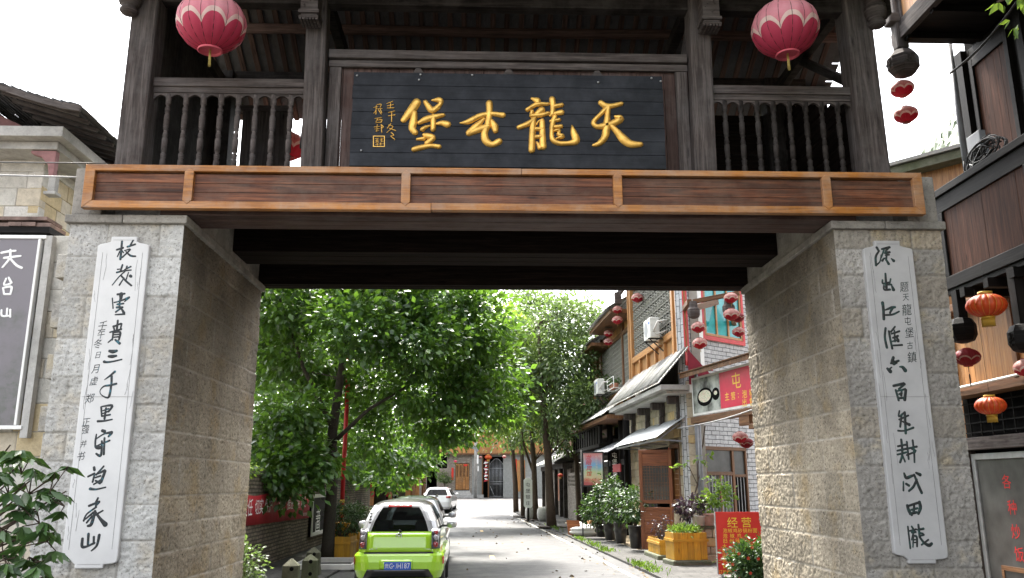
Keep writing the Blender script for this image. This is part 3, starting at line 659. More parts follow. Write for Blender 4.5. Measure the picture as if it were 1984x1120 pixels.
INK_L = [(190, 460, 5.09, '''
185,122,14 245,103,16; 236,40,15 220,215,17; 215,135,10 190,190,8; 232,125,8 250,150,10; 290,92,14 365,68,14; 345,30,12 310,90,12; 262,130,9 318,118,12 240,195,12; 275,140,9 320,180,15 368,186,12;
240,272,14 222,330,13; 192,315,10 212,312,8; 285,285,12 275,310,10; 322,288,12 262,318,9; 185,345,14 250,330,12 325,322,10; 265,335,10 205,390,9 140,470,8; 225,375,12 275,430,14 328,475,13; 255,400,9 210,470,12; 300,345,8 275,420,10; 318,380,22 325,385,20;
192,562,16 262,555,14; 228,560,30 225,600,22; 140,600,9 148,700,9; 160,642,10 225,625,12 305,592,16; 305,595,12 262,632,9; 190,660,14 250,652,13; 215,610,12 210,690,15; 185,690,16 240,690,16; 175,735,14 225,705,12 255,745,20; 170,762,10 260,756,14;
150,880,14 225,850,13; 195,820,14 185,905,16; 150,875,12 160,910,12; 232,852,12 222,895,12; 118,935,12 228,905,14; 150,935,13 140,1010,12; 155,940,10 218,935,16 205,1010,13; 160,960,10 205,955,12; 150,985,10 200,980,12; 135,1005,12 100,1035,9; 170,1010,14 212,1045,20'''),
 (170, 660, 5.09, '''
215,102,20 250,108,28 285,100,18; 208,155,18 245,155,24 280,150,16; 162,208,20 190,212,16 250,205,13 335,185,11;
268,305,16 215,350,14 165,385,6; 235,350,17 232,430,15 212,545,17 180,560,12 130,530,7 122,490,6 160,450,12 220,440,16 282,425,15;
132,655,14 138,745,12; 138,650,10 240,640,18 205,700,14; 150,690,9 205,672,12; 148,720,10 205,695,12; 180,665,13 165,770,16; 140,745,12 220,730,13; 100,795,18 160,792,14 240,777,11;
145,888,22 165,895,24; 85,925,10 75,990,14 72,1050,10; 82,970,10 160,920,12 235,905,22; 232,912,22 205,945,14; 105,1030,10 215,985,14; 165,960,14 158,1120,16; 92,1050,30 112,1055,28'''),
 (140, 820, 4.31, '''
247,150,12 243,240,13 232,272,16 200,255,12;
182,370,16 185,390,16; 132,445,12 185,420,13; 262,360,11 200,430,12; 215,420,12 270,395,16; 275,400,16 240,490,18; 185,430,11 170,490,12; 190,455,10 235,440,12; 195,480,12 230,500,16; 180,510,10 245,470,12; 150,548,18 200,552,12 278,535,9;
215,625,12 195,665,14; 140,690,14 225,655,14; 222,660,15 195,690,12; 200,700,12 120,760,10 95,815,12; 175,745,12 110,800,10; 190,735,16 160,840,20 130,858,14; 165,775,12 120,830,12; 255,730,10 185,770,12; 195,745,14 235,800,18 275,845,30;
85,965,16 82,1030,18 120,1030,13; 135,925,16 130,1025,14; 120,1030,13 185,1000,14; 180,950,14 178,1005,12; 225,935,18 205,1020,14 160,1065,9''')]
INK_R = [(1680, 465, 5.09, '''
95,75,18 110,100,16; 118,108,12 85,165,16 88,250,16; 85,250,14 125,215,10 140,150,12; 145,90,14 220,72,18; 205,80,18 180,115,12; 165,100,12 140,170,12; 175,130,14 222,120,16; 180,150,10 215,145,14; 195,115,12 188,200,14; 150,205,16 175,180,12 212,235,20; 240,185,10 262,205,22;
180,332,14 190,470,20; 152,395,12 158,430,14 225,415,12; 232,385,12 222,430,12; 165,450,12 170,490,14 225,488,16; 200,440,14 240,440,14; 245,455,14 260,490,24;
152,620,22 160,680,20 165,780,20; 180,690,10 240,668,20 275,662,16; 250,670,18 225,720,14; 185,740,14 250,735,14 315,705,12;
182,870,16 175,960,16 195,1060,18; 275,855,12 235,905,14; 215,900,15 225,960,16 248,1070,16; 240,925,12 318,900,14; 255,965,13 305,945,14; 250,1000,10 310,985,14; 268,890,12 275,1000,14; 290,950,12 305,995,22; 260,1040,13 345,1035,14'''),
 (1690, 640, 5.09, '''
208,268,20 195,310,22; 185,325,16 260,300,16; 215,320,36 235,318,22; 190,365,10 165,385,12; 150,378,18 178,405,28; 270,360,10 300,365,22 325,395,28;
210,548,18 310,525,20; 318,530,18 262,580,14; 232,590,16 260,690,16; 240,600,10 325,580,16; 330,590,20 320,685,22; 265,630,13 290,620,16; 260,670,13 310,665,16; 290,600,14 285,640,18;
268,795,12 262,850,13 310,815,12; 290,830,14 275,950,15; 265,880,12 355,840,14; 320,810,18 330,1015,18; 300,900,12 365,930,22; 255,990,14 320,990,12 405,960,16'''),
 (1715, 840, 4.664, '''
115,115,13 190,100,13; 110,155,12 200,135,13; 112,190,12 190,170,13; 145,55,15 155,180,15 135,260,14; 150,180,12 180,255,10; 195,75,13 212,230,13; 248,62,13 262,180,13 265,260,11; 185,140,12 285,118,14; 195,195,11 270,165,13; 240,140,10 275,155,14;
172,360,13 190,400,20 235,385,18 262,375,12; 165,435,10 165,515,12; 190,455,16 215,470,16; 280,355,14 315,372,22; 262,372,14 300,470,18 330,535,18; 285,415,14 255,480,16 215,518,14;
200,650,18 215,700,20 240,735,16; 205,655,14 300,625,16; 310,620,20 318,670,22 300,725,16; 235,690,12 290,675,14; 262,650,14 258,710,18; 225,725,18 285,712,16;
205,840,11 215,930,12 228,1035,12; 240,840,12 255,865,14; 225,880,12 280,865,12; 240,895,12 275,890,14; 262,870,14 240,960,10; 255,935,11 250,1025,10; 258,925,12 285,935,14 288,1020,12; 258,960,9 285,960,10; 258,985,9 285,985,10; 300,825,14 312,935,16; 295,870,11 345,860,16; 310,895,10 340,905,13; 315,925,12 350,915,12; 312,935,14 350,985,16 395,1010,22 420,995,18; 390,960,12 330,1005,12''')]
for dat, tb, mt in ((INK_L, tabL, 'ink'), (INK_R, tabR, 'ink2')):
    for x0, y0, s_, d in dat:
        for line in d.strip().split('\n'):
            mb = MB(); mb.recalc = False; strokes_px(mb, G, line, x0, y0, s_, .056, .004, 1.45); mb.build('character', M[mt], tb)
mb = MB(); mb.recalc = False
for ch, u, v, s_ in zip('壬午冬日月虚郑正强并书', (199, 196, 190, 190, 185, 182, 174, 167, 166, 162, 157), (631, 648, 666, 688, 715, 738, 772, 818, 833, 860, 884), (.11, .10, .11, .075, .10, .10, .11, .085, .085, .08, .10)):
    a, z = G.loc(u, v, .056); ptext(mb, G, ch, a, z, s_, .0565, sx=.85, slant=.14, zslope=.12)
mb.build('signature', M['ink'], tabL)
mb = MB(); mb.recalc = False
for ch, u, v, s_ in zip('题天龍屯堡古鎮', (1752, 1755, 1757, 1759, 1762, 1763, 1767), (556, 576, 600, 622, 644, 669, 692), (.12, .085, .14, .10, .12, .09, .13)):
    a, z = G.loc(u, v, .056); ptext(mb, G, ch, a, z, s_, .0565, sx=.85, slant=.1, zslope=.1)
mb.build('signature', M['ink2'], tabR)

# fascia: brown boards in an orange pine frame
mb = MB()
for k in range(3):
    z0 = 5.215+k*.118
    xs = [-5.1, -3.92, -1.31, 1.28, 3.88, 5.03]
    for a, b in zip(xs, xs[1:]): mb.box(a, b, -.15, -.03+rnd.uniform(0, .004), z0+.002, z0+.116)
fas = mb.build('fascia', M['fascia'], gate, bevel=.003)
mb = MB(); F0, F1 = -.20, -.10
mb.box(-5.15, .1, F0, F1, 5.585, 5.665); mb.box(.104, 5.08, F0, F1, 5.588, 5.662)
mb.box(-5.15, -1.0, F0, F1, 5.115, 5.205); mb.box(-.996, 5.08, F0, F1, 5.12, 5.208)
for x in (-3.92, -1.31, 1.28, 3.88): mb.prism([(x-.055, 5.215), (x, 5.165), (x+.055, 5.215), (x+.055, 5.578), (x, 5.628), (x-.055, 5.578)], G, .10, .207)
mb.prism([(-5.16, 5.11), (-5.04, 5.212), (-5.04, 5.58), (-5.16, 5.67)], G, .10, .205); mb.prism([(4.97, 5.212), (5.09, 5.115), (5.09, 5.67), (4.97, 5.58)], G, .10, .205)
fr = mb.build('frame', M['orange'], fas, bevel=.006)
for q in fr.data.polygons: pass
# lintels and soffit
for (y0, y1, zb, zt) in ((-.02, .55, 5.085, 5.5), (2.0, 2.75, 5.2, 5.56), (3.45, 3.80, 5.06, 5.56)):
    mb = MB(); n = 3
    for k in range(n): mb.box(-4.3 if k != 1 else -4.32, 4.3, y0+(y1-y0)*k/n+.003, y0+(y1-y0)*(k+1)/n-.003, zb+rnd.uniform(0, .006), zt)
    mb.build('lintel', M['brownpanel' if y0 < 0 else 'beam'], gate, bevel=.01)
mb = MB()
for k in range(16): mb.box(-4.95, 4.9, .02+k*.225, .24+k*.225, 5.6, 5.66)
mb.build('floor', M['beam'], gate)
# posts (they lean in slightly)
PY = .3; ZT = 8.6
posts = [(-4.82, -4.82, .17), (-2.55, -2.6, .135), (2.49, 2.54, .145), (4.71, 4.68, .18)]
for xb, xt, r in posts:
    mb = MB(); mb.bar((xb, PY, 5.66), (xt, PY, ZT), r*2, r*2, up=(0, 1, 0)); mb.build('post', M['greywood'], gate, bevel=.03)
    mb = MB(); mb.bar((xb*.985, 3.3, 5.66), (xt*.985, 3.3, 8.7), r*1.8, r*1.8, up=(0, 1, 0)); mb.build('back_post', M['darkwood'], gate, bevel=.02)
# carved hanging capitals beside the posts
for i, (x, z, sq) in enumerate(((-4.98, 8.03, 0), (-2.63, 7.98, 1), (2.61, 7.98, 1), (4.88, 8.02, 0))):
    mb = MB()
    if sq:
        y = .02
        mb.box(x-.11, x+.11, y-.11, y+.11, z-.12, z+.55); mb.box(x-.13, x+.13, y-.13, y+.13, z-.17, z-.125); mb.box(x-.105, x+.105, y-.105, y+.105, z-.205, z-.175); mb.box(x-.125, x+.125, y-.125, y+.125, z-.235, z-.21)
        for k in range(26): mb.lathe([(0.001, -.012), (.012, -.004), (.012, .004), (.001, .012)], (x+rnd.uniform(-.08, .08), y-.112, z+rnd.uniform(-.08, .36)), n=6)
        for k in range(6): mb.box(x-.12+k*.042, x-.09+k*.042, y-.12, y+.1, z-.262, z-.236)
    else:
        y = .05
        mb.lathe([(.02, -.21), (.09, -.19), (.12, -.15), (.10, -.12), (.085, -.09), (.12, -.07), (.145, .0), (.14, .1), (.10, .16), (.12, .18), (.12, .22), (.09, .25), (.11, .6)], (x, y, z), n=24, crease=.08, nr=12)
    mb.build('carved_pendant', M['greywood'], gate)
# balustrades
PROF = [(.022, 0), (.036, .006), (.036, .10), (.022, .115), (.036, .13), (.03, .145), (.038, .165), (.022, .18), (.022, .19), (.034, .20), (.036, .34), (.024, .36), (.036, .375), (.028, .40), (.022, .43), (.036, .45), (.026, .465), (.036, .48), (.036, .60), (.022, .625), (.034, .64), (.028, .655), (.036, .68), (.024, .70), (.024, .72), (.036, .735), (.036, .85)]
for (x0, x1) in ((-4.65, -2.69), (2.64, 4.53)):
    y = .3; mb = MB()
    mb.box(x0, x1, y-.06, y+.06, 6.93, 7.045); mb.box(x0, x1, y-.035, y+.035, 6.85, 6.932); hr = mb; mb = MB(); mb.box(x0, x1, y-.04, y+.04, 5.67, 5.735)
    n = 8; xs = [x0+(x1-x0)*(k+.85)/(n+.7) for k in range(n)]; cuts = [x0]+xs+[x1]
    for a, b in zip(cuts, cuts[1:]):                      # scalloped boards above and below the balusters
        for zz, s_ in ((6.849, -1), (5.736, 1)):
            pts = [(a, zz), (b, zz)] + [(b-(b-a)*t/8, zz+s_*(.10-.075*math.sin(math.pi*t/8))) for t in range(9)]
            (mb if s_ > 0 else hr).prism(pts, G, -(y+.02), -(y-.02))
    r = hr.build('railing', M['greywood'], gate); mb.build('bottom_rail', M['greywood'], r)
    mb = MB(); mb.lathe(PROF, (0, 1.75, 0), n=8)
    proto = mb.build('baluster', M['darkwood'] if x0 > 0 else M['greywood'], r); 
    for k, x in enumerate(xs):
        b_ = proto if k == 0 else proto.copy()
        if k: COL.objects.link(b_); b_.parent = r
        b_.location = Vector((x, y, 5.80)) - gate.location - Vector((0, 0, 0)); b_.scale = (1.05, 1.05, 1.22)
        b_.rotation_euler = (0, 0, rnd.uniform(0, 1))
# centre wall behind the name board
mb = MB(); y0 = .36
for k in range(26):
    x = -2.42+k*.186; mb.box(x+.003, x+.183, y0, y0+.03, 5.67, 7.36, grain=2)
cw = mb.build('centre_wall', M['brownpanel'], gate)
mb = MB(); mb.box(-2.42, 2.35, .26, .42, 7.38, 7.50); mb.box(-2.42, 2.36, .30, .355, 7.27, 7.365)
for x in (-2.33, 2.27): mb.box(x-.08, x+.08, .31, .358, 5.67, 7.268, grain=2)
for x in (-1.24, -.04, 1.14): mb.prism([(x-.09, 5.7), (x+.09, 5.7), (x+.09, 7.17), (x+.03, 7.268), (x-.03, 7.268), (x-.09, 7.17)], G, -.358, -.305)
mb.build('wall_frame', M['greywood'], cw, bevel=.008)
mb = MB()                                                  # back of the upper room
for k in range(13): mb.box(2.55, 4.55, 3.38-.03*(k % 2), 3.44, 5.7+k*.185, 5.87+k*.185)
for k in range(14): z = 5.7+k*.185; mb.box(4.75-.02*(k % 2), 4.80, .48+max(0, (z-6.85)/1.3*2.8), 3.3, z, z+.165, grain=1)
mb.bar((4.775, .4, 6.98), (4.775, 3.35, 8.36), .09, .16)
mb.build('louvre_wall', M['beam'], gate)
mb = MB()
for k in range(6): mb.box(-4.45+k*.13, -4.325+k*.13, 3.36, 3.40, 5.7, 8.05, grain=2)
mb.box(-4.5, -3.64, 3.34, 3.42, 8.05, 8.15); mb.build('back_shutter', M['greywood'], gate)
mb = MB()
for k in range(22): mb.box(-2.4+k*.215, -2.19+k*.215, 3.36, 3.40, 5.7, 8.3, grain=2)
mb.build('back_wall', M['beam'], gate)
mb = MB()
for k in range(14): mb.box(-4.86, -4.82, .5+k*.2, .695+k*.2, 5.66, 8.6, grain=2)
mb.build('side_wall', M['darkwood'], gate)
mb = MB()
mb.box(-5.2, 5.2, .22, .40, 8.14, 8.40); mb.box(-5.2, 5.2, 3.22, 3.38, 8.5, 8.72)
for x in (-4.8, -2.58, 2.54, 4.7): mb.box(x-.07, x+.07, -.9, 4.3, 8.42, 8.6)
mb.bar((4.72, .5, 7.2), (4.72, 2.2, 8.5), .1, .12); mb.bar((-2.6, .5, 8.5), (-3.4, 3.3, 7.4), .1, .14); mb.bar((2.54, .45, 8.45), (2.35, .45, 7.5), .1, .1)
mb.build('tie_beam', M['darkwood'], gate, bevel=.012)
# roof
RY, RZ, EYF, EZF, EYB, EZB = 1.75, 9.95, -1.25, 8.35, 4.5, 8.42
for (y0, z0, nm) in ((EYF, EZF, 0), (EYB, EZB, 1)):
    d = np.array([0, y0-RY, z0-RZ]); 
    mb = MB(); k = 0
    x = -5.75
    while x < 5.75:
        w = .085; mb.bar((x, RY, RZ), (x+rnd.uniform(-.02, .02), y0, z0), w, .05, up=(0, 0, 1)); x += .24
    mb.build('rafters', M['rafter'], gate)
    mb = MB(); off = np.array([0, 0, .03]); A0 = np.array([-5.75, RY, RZ])+off; A1 = np.array([5.75, RY, RZ])+off; B0 = np.array([-5.75, y0, z0])+off; B1 = np.array([5.75, y0, z0])+off
    mb.slab([A0, A1, B1, B0] if nm == 0 else [A0, B0, B1, A1], .012); mb.build('tile_bed', M['rooftile'], gate)
    mb = MB(); n = 17
    for j in range(n):
        p = np.array([0, RY, RZ])+d*j/n; q = np.array([0, RY, RZ])+d*(j+1.15)/n; x = -5.8
        while x < 5.8:
            ww = rnd.uniform(.25, .27); dz = rnd.uniform(.028, .036)+.024*(k % 2); k += 1
            mb.slab([(x, p[1], p[2]+dz), (x+ww*.97, p[1], p[2]+dz+rnd.uniform(-.006, .006)), (x+ww*.97, q[1], q[2]+dz+.035), (x, q[1], q[2]+dz+.035)], .014); x += .22
    mb.build('roof_tiles', M['rooftile'], gate)
mb = MB()
for t, yb, zb in ((0, RY, RZ-.13), (.38, EYB, EZB), (.72, EYB, EZB), (.38, EYF, EZF), (.72, EYF, EZF)):
    y = RY+(yb-RY)*t; z = RZ+(zb-RZ)*t-.1 if t else zb
    mb.tube([(-5.8, y, z), (-2.6, y, z+.01), (0, y, z-.012), (2.6, y, z+.01), (5.8, y, z)], .085, 10)
mb.build('purlin', M['rafter'], gate)

# the name board
nb = thing('name_board', 'black horizontal board with four gold characters over the arch', 'sign', (-.04, .12, 5.8))
mb = MB(); hts = [.185]*7; z = 5.805
B = Plane((0, .13), (0, -1))
for k in range(7):
    mb.box(-2.06+rnd.uniform(-.006, .006), 1.97+rnd.uniform(-.006, .006), .13+rnd.uniform(0, .003), .175, z+.0015, z+.1845); z += .1857
bd = mb.build('board', M['board'], nb, bevel=.004)
mb = MB()
for (u, v) in ((812, 155), (1159, 160), (700, 292), (692, 147), (815, 145), (915, 146), (1262, 152), (1280, 158)):
    a, z = B.loc(u, v); mb.lathe([(.001, -.014), (.014, -.008), (.016, .008), (.001, .014)], (a, .126, z), n=8)
mb.build('nail', M['metal'], nb)
GOLD = [(680, 140, 5.893, '''
750,345,75 700,420,80 600,545,52; 725,465,50 712,570,68 700,640,64 735,690,52; 850,340,40 905,420,58 930,440,50; 925,320,16 1010,320,58 1020,365,40 950,430,52; 945,435,48 1010,412,20; 1055,490,34 960,510,50 850,540,58 780,580,36; 942,500,44 940,580,50 938,655,46; 900,610,14 850,630,34 815,655,44; 970,590,20 1040,580,48 1100,595,66; 835,715,34 880,730,60 940,750,50 870,810,52; 755,765,22 830,760,40; 720,880,50 800,860,50 910,840,40 1005,850,44
1580,355,60 1580,470,56 1560,600,56 1525,690,60 1540,780,68 1610,825,56 1690,790,60; 1250,580,14 1340,565,50 1470,500,52 1600,475,42 1735,490,52; 1520,530,20 1440,610,60 1350,690,60; 1345,700,50 1440,660,62 1560,620,56; 1610,560,38 1640,620,66 1650,670,48'''),
 (980, 140, 5.893, '''
300,300,26 360,325,60; 245,430,40 350,370,42 480,365,32; 365,345,50 370,375,36; 300,450,36 290,480,30; 410,430,62 350,480,46; 290,500,36 400,490,46 485,470,34; 330,530,36 250,590,50 150,630,44; 315,540,52 305,680,56 296,890,58; 350,600,16 375,560,18 420,550,30; 415,560,50 418,700,54 425,850,62; 345,650,40 420,650,36; 345,740,40 420,735,36; 355,800,18 390,860,50;
530,310,56 540,400,48 530,480,44; 560,390,40 640,375,40; 505,495,22 570,470,40 635,460,54; 560,510,44 540,570,50 525,640,44; 510,560,26 610,545,34; 560,625,34 630,620,40; 525,640,36 530,760,44 600,810,44 720,810,44 800,780,70 775,690,56 755,610,14; 560,670,24 615,665,26 600,710,36 650,735,44 575,760,16
1085,350,50 1140,385,56 1210,385,46 1320,360,40; 1165,400,50 1080,480,36 1000,570,40 1040,620,46 1130,610,60 1230,580,60 1310,530,66 1250,505,26; 1170,400,46 1160,500,50 1150,640,66 1130,740,62 1070,810,50 1000,835,26; 1200,610,40 1270,680,60 1350,770,80 1430,820,70 1540,825,46'''),
 ]
for x0, y0, s_, d in GOLD:
    for line in d.strip().split('\n'):
        mb = MB(); mb.recalc = False; strokes_px(mb, B, line, x0, y0, s_, .002, .034, 1.34); mb.build('gold_character', M['gold'], nb)
mb = MB(); mb.recalc = False
SM = '''410,360,8 480,332,12; 415,385,9 490,370,11; 455,350,9 450,405,9; 415,410,10 492,408,12; 430,462,10 500,445,10; 425,500,9 505,488,12; 465,450,9 465,565,14; 455,590,12 415,640,9; 430,605,10 480,625,10 410,690,8; 440,640,9 510,668,12; 460,690,14 490,720,12 450,730,8; 460,735,9 500,768,13;
260,405,8 310,395,9; 290,380,9 285,480,11; 300,372,9 345,368,12 335,400,10; 262,470,8 290,430,8; 300,420,9 355,415,10; 315,430,9 345,480,12; 335,425,9 352,465,13; 275,530,9 350,520,11; 310,525,9 285,570,10; 295,550,9 355,545,12 340,575,10; 285,578,9 350,572,9; 265,628,9 325,620,11; 300,600,9 295,680,9; 270,650,8 325,645,9; 285,672,9 320,668,9; 345,600,10 370,625,12 345,645,8; 345,600,9 352,685,13'''
strokes_px(mb, B, SM, 680, 140, 5.893, .002, .012)
def sl(u, v): return B.loc(680+u/5.893, 140+v/5.893)
for (p, q, w) in (((252, 732), (388, 732), 9), ((252, 850), (388, 850), 9), ((257, 732), (257, 850), 10), ((383, 732), (383, 850), 9)):
    a, c_ = sl(*p), sl(*q); mb.bar(B.pt(*a, .004), B.pt(*c_, .004), w/5.893*.0064, .008, up=(1, 0, 0) if p[0] == q[0] else (0, 0, 1))
strokes_px(mb, B, '275,760,8 320,755,8; 280,780,8 318,776,8; 298,755,8 298,800,8; 275,800,8 320,798,8; 335,755,8 370,755,8; 335,775,8 368,775,8; 350,755,8 348,800,8; 340,800,8 370,790,8; 280,825,8 370,820,8; 300,812,8 300,835,8; 340,810,8 340,835,8', 680, 140, 5.893, .002, .008)
mb.build('signature', M['gold'], nb)
# ================================================================== PLANTS
def leaf_mesh(name, pts, dirs, size, mat, parent, wid=.45, var=.35, fold=.10):
    n = len(pts); D = dirs/(np.linalg.norm(dirs, axis=1, keepdims=True)+1e-9)
    r = rng.normal(size=(n, 3)); r[:, 2] += 1.4; S = np.cross(D, r); S /= (np.linalg.norm(S, axis=1, keepdims=True)+1e-9); Nn = np.cross(S, D)
    L = (size*(1+var*rng.uniform(-1, 1, n)))[:, None]; w = L*wid
    base = pts; l = pts+D*L*.42-S*w*.5; rr = pts+D*L*.42+S*w*.5; c = pts+D*L*.5-Nn*L*fold; tip = pts+D*L-Nn*L*fold*1.3
    V = np.stack([base, l, rr, c, tip], 1).reshape(-1, 3)
    org = np.zeros(3); q = parent
    while q is not None: org = org+np.array(q.location); q = q.parent
    V = V-org
    me = bpy.data.meshes.new(name); me.vertices.add(len(V)); me.vertices.foreach_set('co', V.astype(np.float32).ravel())
    k = np.arange(n)[:, None]*5; F = np.concatenate([k+[0, 2, 4, 3], k+[0, 3, 4, 1]], 1).reshape(-1)
    me.loops.add(len(F)); me.loops.foreach_set('vertex_index', F.astype(np.int32))
    me.polygons.add(n*2); me.polygons.foreach_set('loop_start', np.arange(n*2, dtype=np.int32)*4)
    me.materials.append(mat); me.update(calc_edges=True); me.validate()
    o = bpy.data.objects.new(name, me); COL.objects.link(o); o.parent = parent; return o
def clumps(blobs, per, spread, shell=.45, droop=.35, flat=.6):
    """leaf positions in sprays spread through ellipsoids (centre, radii, count)"""
    P, Dv, C = [], [], []
    for c, r, k in blobs:
        c = np.array(c, float); r = np.array(r, float)
        d = rng.normal(size=(k, 3)); d /= np.linalg.norm(d, axis=1, keepdims=True); rad = shell+(1-shell)*rng.uniform(0, 1, (k, 1))**.6
        cc = c+d*r*rad; C += [(c, q) for q in cc]
        m = rng.integers(int(per*.5), int(per*1.5)+1, k)
        for q, dd, mm in zip(cc, d, m):
            off = rng.normal(size=(mm, 3))*spread*np.array([1, 1, flat]); P.append(q+off)
            o = off/(np.linalg.norm(off, axis=1, keepdims=True)+1e-6)*.6+dd*.7+rng.normal(size=(mm, 3))*.45; o[:, 2] -= droop; Dv.append(o)
    return np.concatenate(P), np.concatenate(Dv), C
def plant(name, label, cat, base, blobs, per, spread, size, mat, bark='bark', trunk=None, branches=30, brad=.03, group=None, wid=.45, shell=.45, droop=.35, names=('trunk', 'crown'), extra=None, reach=2.4):
    t = thing(name, label, cat, base, group)
    P, Dv, C = clumps(blobs, per, spread, shell, droop)
    leaf_mesh(names[1], P, Dv, size, M[mat], t, wid=wid)
    mb = MB()
    if trunk:
        mb.tube([p for p, r in trunk], [r for p, r in trunk], 10)
        for q in extra or []: mb.tube([p for p, r in q], [r for p, r in q], 8)
    idx = rng.permutation(len(C))[:branches]
    for i in idx:
        c, q = C[i]
        s0 = np.array(base, float) if not trunk else None
        if trunk:
            tp = [np.array(p, float) for p, r in trunk]; kk = min(range(len(tp)), key=lambda j: abs(tp[j][2]-(q[2]-.8*np.linalg.norm(q[:2]-tp[j][:2])))); s0 = tp[kk]
        if trunk and np.linalg.norm(q-s0) > reach: continue
        m = (s0+q)/2+np.array([0, 0, -.08*np.linalg.norm(q-s0)])+rng.normal(size=3)*.06*np.linalg.norm(q-s0)
        mb.tube([s0, m, q], [brad, brad*.65, brad*.3], 5, caps=False)
    mb.build(names[0], M[bark], t)
    return t
# ================================================================== LANTERNS
def sph(R, h, n=11, cut=.34):
    out = []
    for i in range(n):
        t = -math.pi/2+cut+(math.pi-2*cut)*i/(n-1); out.append((R*math.cos(t), h*math.sin(t)/math.sin(math.pi/2-cut)))
    return out
def make_lantern(style):
    """unit lantern (radius 1, centre at the origin) with its cord up to z=2"""
    t = bpy.data.objects.new('lantern', None); COL.objects.link(t); mb = MB()
    if style in ('big', 'lotus', 'dark'):
        nr = 16 if style == 'big' else 12; H = .82 if style == 'big' else .66
        mb.lathe(sph(1, H), n=nr*4, crease=.035 if style == 'big' else .06, nr=nr); mb.build('shade', M[{'big': 'lotus_big', 'lotus': 'lotus_small', 'dark': 'lotus_dark'}[style]], t)
        mb = MB(); rim = 'rim' if style == 'big' else 'rimred'
        mb.lathe([(.34, -H-.015), (.36, -H-.07), (.32, -H-.09), (.29, -H-.02), (.27, -H+.04)], n=24); mb.build('collar', M[rim], t)
        mb = MB(); mb.lathe([(.33, H-.02), (.33, H+.06), (.05, H+.07)], n=24); mb.build('cap', M[rim], t)
        mb = MB()
        for k in range(nr):
            th = math.pi*2*(k)/nr; pts = [(r*.97*math.cos(th), r*.97*math.sin(th), z) for r, z in sph(1, H, 9)]; mb.tube(pts, .008, 4, caps=False)
        mb.build('rib', M['rimred'] if style != 'big' else M['brownpanel'], t)
        mb = MB()
        for k in range(10): mb.tube([(.02*math.cos(k), .02*math.sin(k), -H+.02), (.035*math.cos(k), .035*math.sin(k), -H-.55)], [.012, .006], 4)
        if style == 'dark':
            mb.tube([(0, 0, -H), (.02, 0, -H-1.6)], .018, 5); mb.lathe([(.04, -H-.7), (.06, -H-.8), (.05, -H-1.4), (.03, -H-1.7)], n=8)
        mb.build('tassel', M['darktassel' if style == 'dark' else 'tassel'], t)
    else:
        H = .6; mb.lathe(sph(1, H), n=64, crease=.10, nr=16); mb.build('shade', M[{'orange': 'orange_silk', 'red': 'redsilk', 'pink': 'pinksilk'}[style]], t)
        mb = MB(); mb.lathe([(.34, -H), (.36, -H-.1), (.30, -H-.11)], n=20); mb.build('collar', M['goldtrim'], t)
        mb = MB(); mb.lathe([(.36, H-.02), (.36, H+.13), (.05, H+.14)], n=20); mb.build('cap', M['goldtrim'], t)
        mb = MB()
        for k in range(16):
            th = math.pi*2*(k)/16+math.pi/16*0; pts = [(r*.91*math.cos(th), r*.91*math.sin(th), z) for r, z in sph(1, H, 9)]; mb.tube(pts, .012, 4, caps=False)
        mb.build('rib', M['goldtrim'], t)
        mb = MB()
        for k in range(40):
            th = k/40*6.283; mb.tube([(.30*math.cos(th), .30*math.sin(th), -H-.08), (.31*math.cos(th), .31*math.sin(th), -H-.5-.05*rnd.random())], [.03, .022], 4)
        mb.build('tassel', M['goldtrim'], t)
    mb = MB(); mb.tube([(0, 0, H+.05), (0, 0, H+1.05)], .012, 5); mb.build('cord', M['cable'], t)
    return t
LPROTO = {}
def lantern(style, name, label, P, R, cord, group, rz=0.0):
    if style not in LPROTO: t = make_lantern(style); LPROTO[style] = t
    else: t = copy_tree(LPROTO[style])
    t.name = name; t.location = Vector([float(c) for c in P]); t.scale = (R, R, R); t.rotation_euler = (rnd.uniform(-.06, .06), rnd.uniform(-.06, .06), rz)
    t['label'] = label; t['category'] = 'lantern'; t['group'] = group
    for ch in t.children:
        if ch.name.split('.')[0] == 'cord':
            H = .82 if style == 'big' else (.66 if style in ('lotus', 'dark') else .6); k = cord/R
            ch.scale = (1, 1, k); ch.location = (0, 0, (H+.05)*(1-k))
    return t
GL = 'big faded lotus lanterns hung along the gate'
lantern('big', 'lantern', 'large faded pink lotus lantern before the railing with the white shutter gap', onY(410, 45, -.5), .415, .9, GL)
lantern('big', 'lantern', 'large pink lotus lantern with bleached top, on the timber house side', onY(1521, 55, -.5), .415, .9, GL, .25)
lantern('lotus', 'lantern', 'red lantern glimpsed between balusters at the back of the upper storey', onY(560, 283, 4.2), .33, .9, GL)
# ================================================================== LEFT OF THE GATE
def wall_blocks(mb, pl, a0, a1, z0, z1, ch=.28, bl=.6, dep=.2, jit=.01, o=0.0, holes=()):
    z = z0
    while z < z1-.04:
        h = min(ch*rnd.uniform(.8, 1.2), z1-z)
        if z1-z-h < .1: h = z1-z
        a = a0
        while a < a1-1e-3:
            L = min(bl*rnd.uniform(.5, 1.5), a1-a)
            if a1-a-L < .12: L = a1-a
            segs = [(a, a+L)]
            for (h0, h1, g0, g1) in holes:
                if z+h > g0 and z < g1:
                    ns = []
                    for p, q in segs:
                        if q <= h0 or p >= h1: ns.append((p, q))
                        else:
                            if p < h0: ns.append((p, h0))
                            if q > h1: ns.append((h1, q))
                    segs = ns
            for p, q in segs:
                if q-p > .03: mb.pbox(pl, p+.004, q-.004, z+.004, z+h-.004, o-dep, o+rnd.uniform(-jit, jit))
            a += L
        z += h
LBx, LBy = -7.98, 4.0
lh = thing('stone_house', 'pale block house with curled slate roof rising behind the billboard', 'house', (-10.5, 7, 0))
